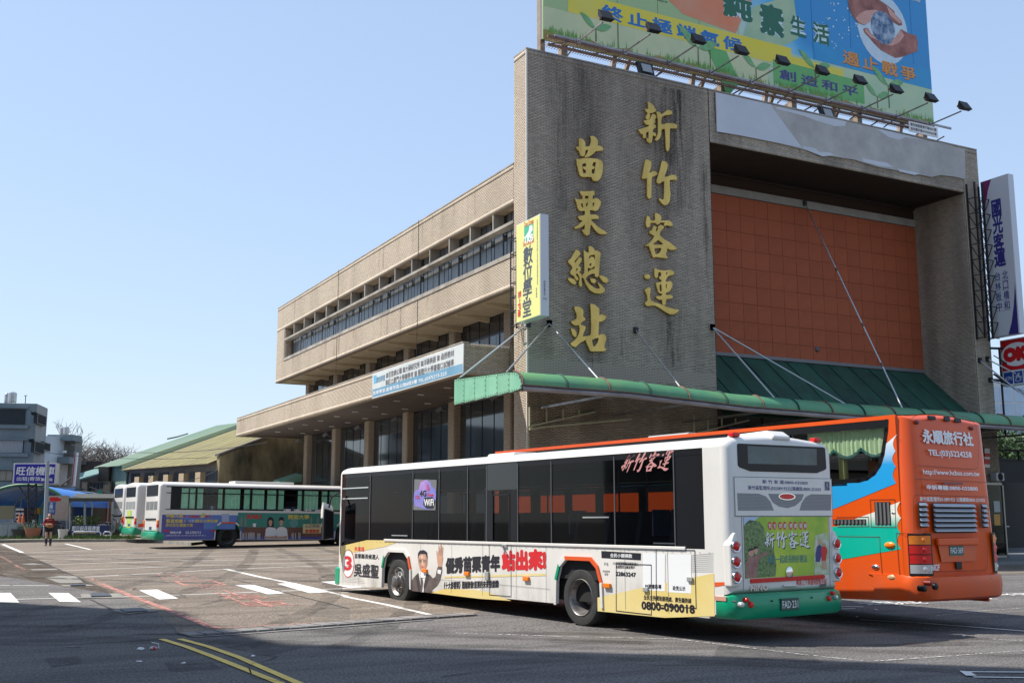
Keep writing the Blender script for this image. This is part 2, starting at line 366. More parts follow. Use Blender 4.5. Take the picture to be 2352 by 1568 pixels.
# the yard: paler, browner asphalt left of the drain and round the buses
gut = [a_(1215, 820), a_(2352, 752), c_(0, 345), c_(960, 268)]
Y = [G(*q)[:2] for q in [a_(-60, 200), a_(150, 272), a_(640, 480), a_(1040, 650), a_(1215, 815)]] + [G(*c_(960, 270))[:2], (9.8, 19.8), (14.5, 22.), (46, 28.5), (46, 35), (20, 36), (22, 75), (9, 82), (-7, 72)]
yard = gpoly([tuple(p) for p in Y], m_yard, 'bus_yard', lev=1, px=False, parent=None); yard['label'] = 'pale brown asphalt yard where the buses park'
def paint(name, c, keep=.4, sc=14):
    """worn road paint: the asphalt shows through where it has flaked"""
    m = mat(name, c, .75, c2=tuple(x * .82 for x in c), ns=2.5); n = m.node_tree; b = n.nodes['Principled BSDF']
    tc = n.nodes.new('ShaderNodeTexCoord'); t = n.nodes.new('ShaderNodeTexNoise'); t.inputs['Scale'].default_value = sc; t.inputs['Detail'].default_value = 8; t.inputs['Roughness'].default_value = .75
    n.links.new(tc.outputs['Object'], t.inputs['Vector']); r = n.nodes.new('ShaderNodeMapRange'); r.inputs[1].default_value = keep - .02; r.inputs[2].default_value = keep + .03
    n.links.new(t.outputs[0], r.inputs[0]); n.links.new(r.outputs[0], b.inputs['Alpha']); return m
m_wh = paint('white_road_paint', (.72, .7, .66), .36); m_wf = paint('faded_white_road_paint', (.6, .57, .53), .52, 20); m_rd = paint('faded_red_road_paint', (.55, .24, .19), .46, 10)
m_rf = paint('worn_red_road_paint', (.5, .26, .21), .52, 10); m_yl = paint('yellow_road_paint', (.80, .56, .12), .33)
m_con = mat('worn_concrete', (.18, .165, .145), .9, c2=(.27, .25, .215), ns=2.2, bump=.4, bs=30)
m_dk = mat('dark_gap', (.012, .012, .012), .9); m_steel = mat('grate_steel', (.16, .17, .19), .55, .6, c2=(.09, .09, .1), ns=20)
for pts, w in [([a_(20, 212), a_(150, 268)], .16), ([a_(155, 272), a_(460, 259), a_(1000, 238), a_(2200, 215)], .1), ([a_(210, 291), a_(2240, 247)], .1), ([a_(275, 320), a_(2240, 272)], .1),
               ([a_(340, 348), a_(1100, 325), a_(2240, 309)], .1), ([a_(412, 390), a_(1350, 355), a_(2240, 330)], .1), ([a_(570, 432), a_(1520, 380), a_(2300, 352)], .11), ([a_(440, 208), a_(610, 248)], .14),
               ([a_(1515, 378), a_(1740, 430), a_(1940, 470), a_(2130, 512)], .16), ([a_(2130, 512), a_(2330, 562), c_(140, 145), c_(420, 200), c_(700, 264)], .13),
               ([a_(110, 582), a_(1000, 560), a_(2352, 510), c_(350, 101)], .1), ([a_(0, 487), a_(70, 488)], .09), ([a_(85, 488), a_(330, 490)], .09), ([c_(0, 93), c_(350, 77)], .1), ([c_(90, 118), c_(410, 107)], .08),
               ([c_(700, 264), c_(960, 262)], .06)]:
    gline(pts, w, m_wh, jag=.06)
for k, pts in enumerate([[(0, 540), (70, 540), (130, 605), (0, 603)], [(325, 540), (460, 541), (545, 603), (400, 600)], [(932, 522), (1058, 517), (1200, 578), (1070, 585)], [(1580, 488), (1705, 485), (1915, 543), (1800, 550)],
            [(1860, 478), (1980, 473), (2215, 535), (2080, 542)], [(2155, 465), (2290, 459), (2480, 495), (2352, 507)]]):
    if k == 0: pts = [(-90, 541), (70, 540), (130, 605), (-60, 603)]
    gpoly([a_(*q) for q in pts], m_wh, 'painted_block', lev=3)
gline([a_(0, 290), a_(80, 335)], .12, m_rf, lev=3); gline([a_(100, 350), a_(165, 385)], .12, m_rf, lev=3)
gline([a_(600, 436), a_(680, 478)], .16, m_rf, lev=3)
gline([a_(680, 480), a_(760, 510), a_(850, 548), a_(1080, 635), a_(1300, 722), a_(1400, 764), a_(1470, 778)], .15, m_rd, lev=3)
gline([a_(1470, 778), a_(1900, 755), a_(2352, 731), c_(560, 282)], .07, m_rd, lev=3)
for pts in ([a_(1085, 851), a_(1250, 902), a_(1450, 977), a_(1880, 1148), a_(2300, 1330)], [a_(1205, 849), a_(1400, 902), a_(1600, 972), a_(1990, 1142), a_(2420, 1330)]): gline(pts, .105, m_yl, lev=3)
def gtext(ch, tl, tr, bl, m, bold=.02, name='painted_letter'):
    V, Fc = text_geo(ch, 0.); mn = V.min(0); mx = V.max(0); U = (V - mn) / (mx - mn); A, B, C = [G(*q)[:2] for q in (tl, tr, bl)]
    P = A + U[:, :1] * (B - A) + (1 - U[:, 1:]) * (C - A); mb = MB(); mb.add([gq(p[0], p[1], 3) for p in P], Fc); return mb.build(name, m, ground)
for ch, tl, tr, bl, mm in [('出', (1030, 408), (1240, 404), (1120, 460), m_rf), ('口', (1165, 463), (1440, 457), (1240, 493), m_rd), ('禁', (1255, 490), (1500, 484), (1350, 522), m_rf), ('止', (1380, 528), (1600, 517), (1470, 560), m_rd),
                           ('停', (1460, 560), (1730, 548), (1560, 603), m_rd), ('車', (1540, 598), (1900, 590), (1640, 638), m_rd)]:
    gtext(ch, a_(*tl), a_(*tr), a_(*bl), mm)
# right hand road lettering and lines
for ch, tl, tr, bl in [('速', (1185, 352), (1420, 345), (1300, 372)), ('減', (1400, 350), (1640, 343), (1480, 368)), ('行', (1690, 330), (1900, 321), (1790, 343)), ('慢', (1880, 328), (2080, 318), (1990, 340)), ('車', (2010, 301), (2190, 293), (2110, 311)), ('停', (2190, 296), (2352, 288), (2260, 308))]:
    gtext(ch, b_(*tl), b_(*tr), b_(*bl), m_wh, .03)
for pts, w, mm in [([b_(1000, 400), b_(1215, 395)], .1, m_wh), ([b_(1080, 382), b_(1270, 383)], .1, m_wh), ([b_(720, 455), b_(1500, 510), b_(1900, 550)], .05, m_wf), ([b_(1250, 470), b_(1650, 492), b_(2380, 549)], .09, m_wh),
                   ([b_(-1480, 560), b_(-700, 585), b_(0, 600), b_(420, 650), b_(900, 710), b_(1340, 756)], .06, m_wf), ([b_(1340, 750), b_(1850, 715), b_(2352, 678)], .06, m_wf), ([b_(1740, 445), b_(2050, 412), b_(2345, 390)], .06, m_wf), ([b_(2130, 600), b_(2352, 614)], .05, m_wf),
                   ([b_(1925, 822), b_(2500, 826)], .07, m_wh), ([b_(2010, 858), b_(2500, 864)], .07, m_wh)]:
    gline(pts, w, mm, lev=3)
gpoly([b_(1918, 818), b_(1990, 824), b_(2035, 852), b_(1962, 851)], m_wh, 'painted_block', lev=4)
# drain channel of loose concrete covers across the yard mouth
A, B = G(*a_(1225, 824)), G(*c_(975, 262)); dv = (B - A)[:2]; Lg = np.linalg.norm(dv); dv /= Lg; nn = np.array([dv[1], -dv[0]])
gline([A[:2], B[:2]], .62, m_dk, 'drain_channel', lev=2, px=False)
dc = mat('drain_cover_concrete', (.27, .25, .235), .85, c2=(.13, .12, .115), ns=1.1, bump=.3, island=.2)
n = 19
for i in range(n):
    p = A[:2] + dv * (Lg * (i + .06) / n); q = A[:2] + dv * (Lg * (i + .94) / n); o = rng.uniform(-.015, .015); mb = MB()
    w = .23; k = [p + nn * (o - w), q + nn * (o - w), q + nn * (o + w), p + nn * (o + w)]; z0 = gz(*p); h = .012 + rng.uniform(0, .012)
    mb.hexa([(x[0], x[1], z0 + .009) for x in k], [(x[0], x[1], z0 + .012 + h) for x in k]); mb.build('drain_cover', dc, ground)
gline([A[:2] + nn * .38, A[:2] + nn * .41 + dv * (Lg * .8)], .1, MATS['drain_cover_concrete'], 'concrete_edge', lev=3, px=False, jag=.5)
gline([A[:2] - nn * .31, B[:2] - nn * .3], .1, mat('tar_patch', (.045, .04, .038), .8), 'tar_seam', lev=3, px=False, jag=.5)
# storm grates in concrete surrounds, patches and cracks
for sur, gr in [([(540, 546), (805, 543), (845, 572), (548, 575)], [(608, 552), (728, 550), (745, 566), (618, 569)]), ([(728, 655), (1000, 643), (1072, 662), (860, 682)], [(812, 655), (955, 650), (985, 667), (850, 675)]),
                ([(408, 486), (600, 483), (645, 493), (430, 497)], [(470, 487), (560, 486), (572, 493), (480, 495)])]:
    gpoly([a_(*q) for q in sur], m_con, 'concrete_surround', lev=3); P = [G(*a_(*q)) for q in gr]
    gpoly([a_(*q) for q in gr], m_dk, 'grate_pit', lev=4); mb = MB()
    for i in range(12):
        s = i / 11; p = P[0] + (P[1] - P[0]) * s; q = P[3] + (P[2] - P[3]) * s; mb.bar(p + UPV * .028, q + UPV * .028, .028, .02)
    for i in range(4):
        s = i / 3; p = P[0] + (P[3] - P[0]) * s; q = P[1] + (P[2] - P[1]) * s; mb.bar(p + UPV * .03, q + UPV * .03, .025, .02)
    mb.build('drain_grate', m_steel, ground)
for pts in [[(300, 436), (400, 424), (510, 425), (560, 470), (400, 474)], [(135, 344), (230, 340), (300, 346), (200, 351)], [(205, 380), (385, 376), (388, 384), (215, 387)]]: gpoly([a_(*q) for q in pts], m_con, 'concrete_patch', lev=2)
m_tar = MATS['tar_patch']
for pts, w in [([(150, 275), (260, 320), (330, 350), (420, 395), (520, 430), (600, 480)], .04), ([(0, 884), (150, 888), (500, 885), (880, 862), (1060, 852)], .05), ([(900, 778), (1000, 770), (1210, 765)], .03), ([(610, 585), (700, 625), (760, 655)], .05),
               ([(1560, 445), (1850, 520), (2100, 585), (2340, 645)], .03), ([(900, 815), (1215, 815)], .04), ([(100, 286), (160, 290)], .05)]:
    gline([a_(*q) for q in pts], w, m_tar, 'crack_seal', lev=3, jag=.6)
m_trk = mat('tyre_track', (.05, .045, .042), .8); m_trk.node_tree.nodes['Principled BSDF'].inputs['Alpha'].default_value = .16
def soften(m, sc, lo, hi, amax):
    n = m.node_tree; b = n.nodes['Principled BSDF']; tc = n.nodes.new('ShaderNodeTexCoord'); t = n.nodes.new('ShaderNodeTexNoise'); t.inputs['Scale'].default_value = sc; t.inputs['Detail'].default_value = 8; n.links.new(tc.outputs['Object'], t.inputs['Vector']); r = n.nodes.new('ShaderNodeMapRange'); r.inputs[1].default_value = lo; r.inputs[2].default_value = hi; r.inputs[4].default_value = amax; n.links.new(t.outputs[0], r.inputs[0]); n.links.new(r.outputs[0], b.inputs['Alpha'])
soften(m_trk, 1.6, .3, .75, .42)
for P_ in ([(4.5, 16), (6.5, 19), (9, 24), (12, 34), (15, 50)], [(1, 20), (4, 26), (8, 36), (12, 50)], [(17, 8), (15, 13), (12, 20), (8.5, 28), (2, 36)], [(13, 9), (9, 13), (4.5, 17.5), (-2, 22)], [(20, 12), (15, 12.2), (9, 14.5), (2, 20)], [(12, 30), (6, 42), (0, 55)]):
    Q_ = [np.array(p, float) for p in P_]; S_ = []
    for i in range(len(Q_) - 1):
        p0, p1, p2, p3 = Q_[max(i - 1, 0)], Q_[i], Q_[i + 1], Q_[min(i + 2, len(Q_) - 1)]
        for s in np.linspace(0, 1, 6)[:-1]: S_.append(.5 * ((2 * p1) + (p2 - p0) * s + (2 * p0 - 5 * p1 + 4 * p2 - p3) * s * s + (3 * p1 - p0 - 3 * p2 + p3) * s ** 3))
    S_.append(Q_[-1]); T_ = [S_[min(i + 1, len(S_) - 1)] - S_[max(i - 1, 0)] for i in range(len(S_))]
    for off in (-.95, .95): gline([tuple(p + np.array([-d[1], d[0]]) / np.linalg.norm(d) * off) for p, d in zip(S_, T_)], .42, m_trk, 'tyre_track', lev=2, px=False, jag=.25)
m_pt = mat('asphalt_patch', (.075, .07, .068), .92, c2=(.11, .1, .095), ns=3, bump=.5, bs=60); m_pt2 = mat('old_asphalt_patch', (.17, .15, .13), .92, c2=(.22, .195, .165), ns=2, bump=.5, bs=60); soften(m_pt, 5, .25, .6, .5); soften(m_pt2, 5, .25, .6, .5)
for P_, mm in (([(2200, 600), (2352, 640), (2352, 720), (2050, 690)], m_pt2), ([(1500, 900), (1750, 870), (2050, 905), (1800, 960)], m_pt), ([(1100, 1010), (1420, 1000), (1500, 1050), (1150, 1070)], m_pt), ([(300, 980), (520, 960), (560, 1010), (350, 1040)], m_pt), ([(700, 470), (1100, 455), (1150, 480), (760, 500)], m_pt2)): gpoly([a_(*q) for q in P_], mm, 'asphalt_patch', lev=2)
for P_, mm in (([(300, 640), (900, 690), (1000, 760), (250, 720)], m_pt), ([(1500, 600), (1900, 600), (2000, 640), (1550, 650)], m_pt2), ([(-900, 540), (-200, 560), (-150, 640), (-850, 620)], m_pt2)): gpoly([b_(*q) for q in P_], mm, 'asphalt_patch', lev=2)
for k in range(9):                                          # hairline cracks
    p = np.array([rng.uniform(2, 15), rng.uniform(9, 34)]); d = rng.normal(size=2); d /= np.linalg.norm(d); Q_ = [tuple(p)]
    for j in range(int(rng.uniform(5, 12))): d = d + rng.normal(size=2) * .35; d /= np.linalg.norm(d); p = p + d * rng.uniform(.3, .7); Q_.append(tuple(p))
    gline(Q_, .022, m_tar, 'crack', lev=3, px=False, jag=.7)
m_oil = mat('oil_stain', (.09, .08, .075), .7, c2=(.14, .125, .11), ns=6)
soften(m_oil, 4, .3, .6, .8)
for u, v, w, h in [(960, 273, 110, 4), (1330, 312, 120, 7), (1890, 300, 40, 3), (1710, 273, 30, 3), (1200, 325, 60, 3), (640, 460, 50, 3), (1700, 900, 40, 7), (2100, 960, 26, 5), (1500, 1000, 60, 9), (900, 660, 30, 5), (1900, 690, 40, 5), (2000, 620, 25, 3), (500, 900, 50, 8)]:
    P = [a_(u + w * math.cos(t) * rng.uniform(.7, 1.1), v + h * math.sin(t) * rng.uniform(.7, 1.1)) for t in np.linspace(0, 2 * math.pi, 18)[:-1]]
    gpoly(P, m_oil, 'oil_stain', lev=2)
# ------------------------------------------------------------------ bus station building
X0, Y0 = 18.97, 35.0
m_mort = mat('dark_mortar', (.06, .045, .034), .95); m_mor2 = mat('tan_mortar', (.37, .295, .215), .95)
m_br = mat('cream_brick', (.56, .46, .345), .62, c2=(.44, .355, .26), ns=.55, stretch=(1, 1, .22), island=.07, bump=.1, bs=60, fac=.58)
m_brs = mat('weathered_shade_brick', (.45, .38, .30), .6, c2=(.15, .12, .096), ns=.42, stretch=(1, 1, .16), island=.13, bump=.1, bs=60, fac=.56)  # stained brick for the sunless faces, their shade partly kept in the darker colour
m_conc = mat('stained_concrete', (.42, .38, .32), .9, c2=(.2, .18, .155), ns=.9, stretch=(1, 1, .5), bump=.4, bs=25)
m_crm = mat('cream_paint', (.80, .70, .50), .8, c2=(.66, .56, .38), ns=.8)
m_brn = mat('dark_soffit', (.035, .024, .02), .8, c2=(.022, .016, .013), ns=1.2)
m_fr = mat('black_window_frame', (.02, .021, .024), .45); m_gla = mat('dark_window_glass', (.02, .024, .028), .06, c2=(.05, .06, .068), ns=.35, spec=.8)
m_blind = mat('window_with_blind', (.11, .12, .13), .25, c2=(.17, .185, .195), ns=1.2, spec=.35); m_orp = mat('orange_panel', (.38, .085, .030), .75, c2=(.28, .060, .021), ns=.5, bump=.2, bs=90, objrand=.055)
bd = thing('bus_station', (30, 42, .3), 'three-storey brick bus station with a tall front slab, orange wall and long left wing', 'bus station')
WT, WB = 15.5, 10.59           # wing top and bottom of its upper box
def wall_box(name, *b): return MB().box(*b).build(name, m_mort, bd)
# --- front slab
slab = MB().box(X0, 27.75, Y0, 36., .2, 19.83).build('slab_wall', m_mort, bd)
f_sl = Fr((X0, Y0, 0), (1, 0, 0), (0, 0, 1), (0, -1, 0))
L = bricks(f_sl, .05, 8.74, 1.5, 19.83, soldier_top=True)
lo = [i for i, q in enumerate(L) if 7.15 < q[2] < 7.85 and q[0] < 8.6][:300]
brick_stuff(f_sl, L, slab, m_brs, single=lo)
f_ss = Fr((X0, 36., 0), (0, -1, 0), (0, 0, 1), (-1, 0, 0))
brick_stuff(f_ss, bricks(f_ss, 0, .96, .5, 19.83, soldier_top=True), slab, m_br)
mb = MB(); mb.box(X0 - .014, X0 + .045, Y0 - .014, Y0 + .045, .5, 19.83); mb.build('corner_strip', mat('pale_tile', (.6, .56, .5), .5), slab)
MB().box(X0 - .02, 44.27, Y0 - .02, 36.02, 19.84, 19.9).build('coping', m_conc, slab)
# --- header over the opening and right tower
hdr = wall_box('header_wall', 27.76, 43.16, Y0, 35.9, 17.52, 19.83)
brick_stuff(Fr((27.76, Y0, 0), (1, 0, 0), (0, 0, 1), (0, -1, 0)), bricks(None, 0, 15.4, 17.52, 19.83, soldier_bot=True, holes=[(.3, 15.2, 18.4, 19.8)]), hdr, m_brs)
tw = wall_box('tower_wall', 43.17, 44.27, Y0, 41., .3, 19.83)
brick_stuff(Fr((43.17, Y0, 0), (1, 0, 0), (0, 0, 1), (0, -1, 0)), bricks(None, 0, 1.09, .8, 19.83, soldier_top=True), tw, m_brs)
f_ti = Fr((43.17, 38.2, 0), (0, -1, 0), (0, 0, 1), (-1, 0, 0)); brick_stuff(f_ti, bricks(None, 0, 3.18, .8, 17.5), tw, m_brs)
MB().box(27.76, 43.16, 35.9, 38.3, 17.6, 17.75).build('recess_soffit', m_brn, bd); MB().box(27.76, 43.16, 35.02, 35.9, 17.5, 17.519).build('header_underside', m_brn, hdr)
# recessed orange wall: square panels with open joints, grey cap, louvred slot above
YO = 38.1
MB().box(27.76, 43.16, YO + .06, YO + .3, .4, 17.6).build('recess_wall', mat('joint_dark', (.03, .012, .008), .9), bd)
ow = MB().box(27.76, 43.16, YO + .03, YO + .059, 9.02, 16.52).build('orange_wall', MATS['joint_dark'], bd)
shp = {}
for i in range(20):
    for j in range(9):
        x1 = 43.15 - .68 - (i - 1) * .818 if i else 43.15; x0 = 43.15 - .68 - i * .818; x0 = max(x0, 27.78)
        if x1 - x0 < .1: continue
        z1 = 16.51 - j * .832; z0 = z1 - .832; w = round(x1 - x0 - .016, 3)
        if w not in shp:
            me = bpy.data.meshes.new('panel'); t = MB().box(0, w, 0, .028, 0, .818); me.from_pydata(t.v, [], t.f); me.materials.append(m_orp); shp[w] = me
        o = bpy.data.objects.new('panel', shp[w]); COL.objects.link(o); o.parent = ow; o.location = (x0 + .008, YO + rng.uniform(-.003, .003), z0 + .007)
cap = MB().box(27.76, 43.16, YO - .06, YO + .06, 16.53, 16.9).build('wall_cap', mat('grey_render', (.3, .28, .25), .85, c2=(.24, .22, .2), ns=1.5), bd)
sl_ = MB().box(27.76, 43.16, YO + .3, YO + .35, 16.9, 17.5).build('slot_window', m_gla, bd)
mb = MB()
for i in range(13): mb.box(28.6 + i * 1.18, 28.68 + i * 1.18, YO + .2, YO + .29, 16.9, 17.5)
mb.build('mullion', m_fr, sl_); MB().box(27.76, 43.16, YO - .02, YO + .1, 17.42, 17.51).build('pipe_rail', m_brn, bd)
mb = MB(); mb.sphere((36.15, YO - .02, 9.75), .13, sc=(1, .5, 1)); mb.build('exhaust_cap', m_steel, bd, smooth=True)
# torn covering sheet on the header
f_h = Fr((27.76, Y0, 0), (1, 0, 0), (0, 0, 1), (0, -1, 0)); V_ = zq(2750, 350, 1200, 2352)
m_can = mat('grey_canvas', (.46, .45, .44), .85, c2=(.36, .35, .345), ns=1.1, bump=.5, bs=6); m_shw = mat('white_sheet', (.56, .6, .66), .7, c2=(.5, .54, .6), ns=.7)
mb = MB(); top = [(212, 42), (700, 150), (1200, 262), (1700, 375), (1900, 425), (2000, 440), (2080, 465), (2165, 490)]; bot = [(2170, 725), (2100, 705), (1980, 690), (1900, 705), (1780, 680), (1640, 655), (1500, 630), (1300, 570), (1080, 535), (900, 490), (700, 440), (400, 380), (222, 350)]
f_h.slab(mb, [V_(*q) for q in top + bot], .02, .07, px=True); sheet = mb.build('torn_sheet', m_can, bd)
mb = MB(); f_h.poly(mb, [V_(*q) for q in [(214, 43), (650, 140), (655, 160), (890, 478), (700, 438), (400, 379), (222, 349)]], .074, px=True)
f_h.poly(mb, [V_(*q) for q in [(700, 158), (1235, 270), (1225, 305), (1150, 310), (1000, 265), (905, 228), (800, 200), (680, 172)]], .074, px=True)
f_h.poly(mb, [V_(*q) for q in [(1470, 325), (1690, 375), (1860, 420), (1700, 395), (1650, 415), (1570, 395), (1520, 360)]], .074, px=True)
f_h.poly(mb, [V_(*q) for q in [(890, 462), (990, 480), (1030, 510), (1100, 512), (1150, 535), (1050, 545), (960, 510), (900, 485)]], .074, px=True)
f_h.poly(mb, [V_(*q) for q in [(1360, 560), (1500, 585), (1560, 595), (1610, 635), (1480, 615), (1370, 585)]], .074, px=True)
f_h.poly(mb, [V_(*q) for q in [(1640, 640), (1760, 665), (1820, 680), (1770, 690), (1650, 662)]], .074, px=True)
mb.build('white_patch', m_shw, sheet)
# gilded characters
m_gold = mat('gilded_metal', (.72, .48, .13), .30, .6, c2=(.50, .33, .08), ns=2, stretch=(1, 1, .4)); m_rim = mat('rust_rim', (.3, .12, .03), .5)
A_ = zq(1900, 700, 1000, 1960); c3 = zq(2100, 0, 1000, 2091)
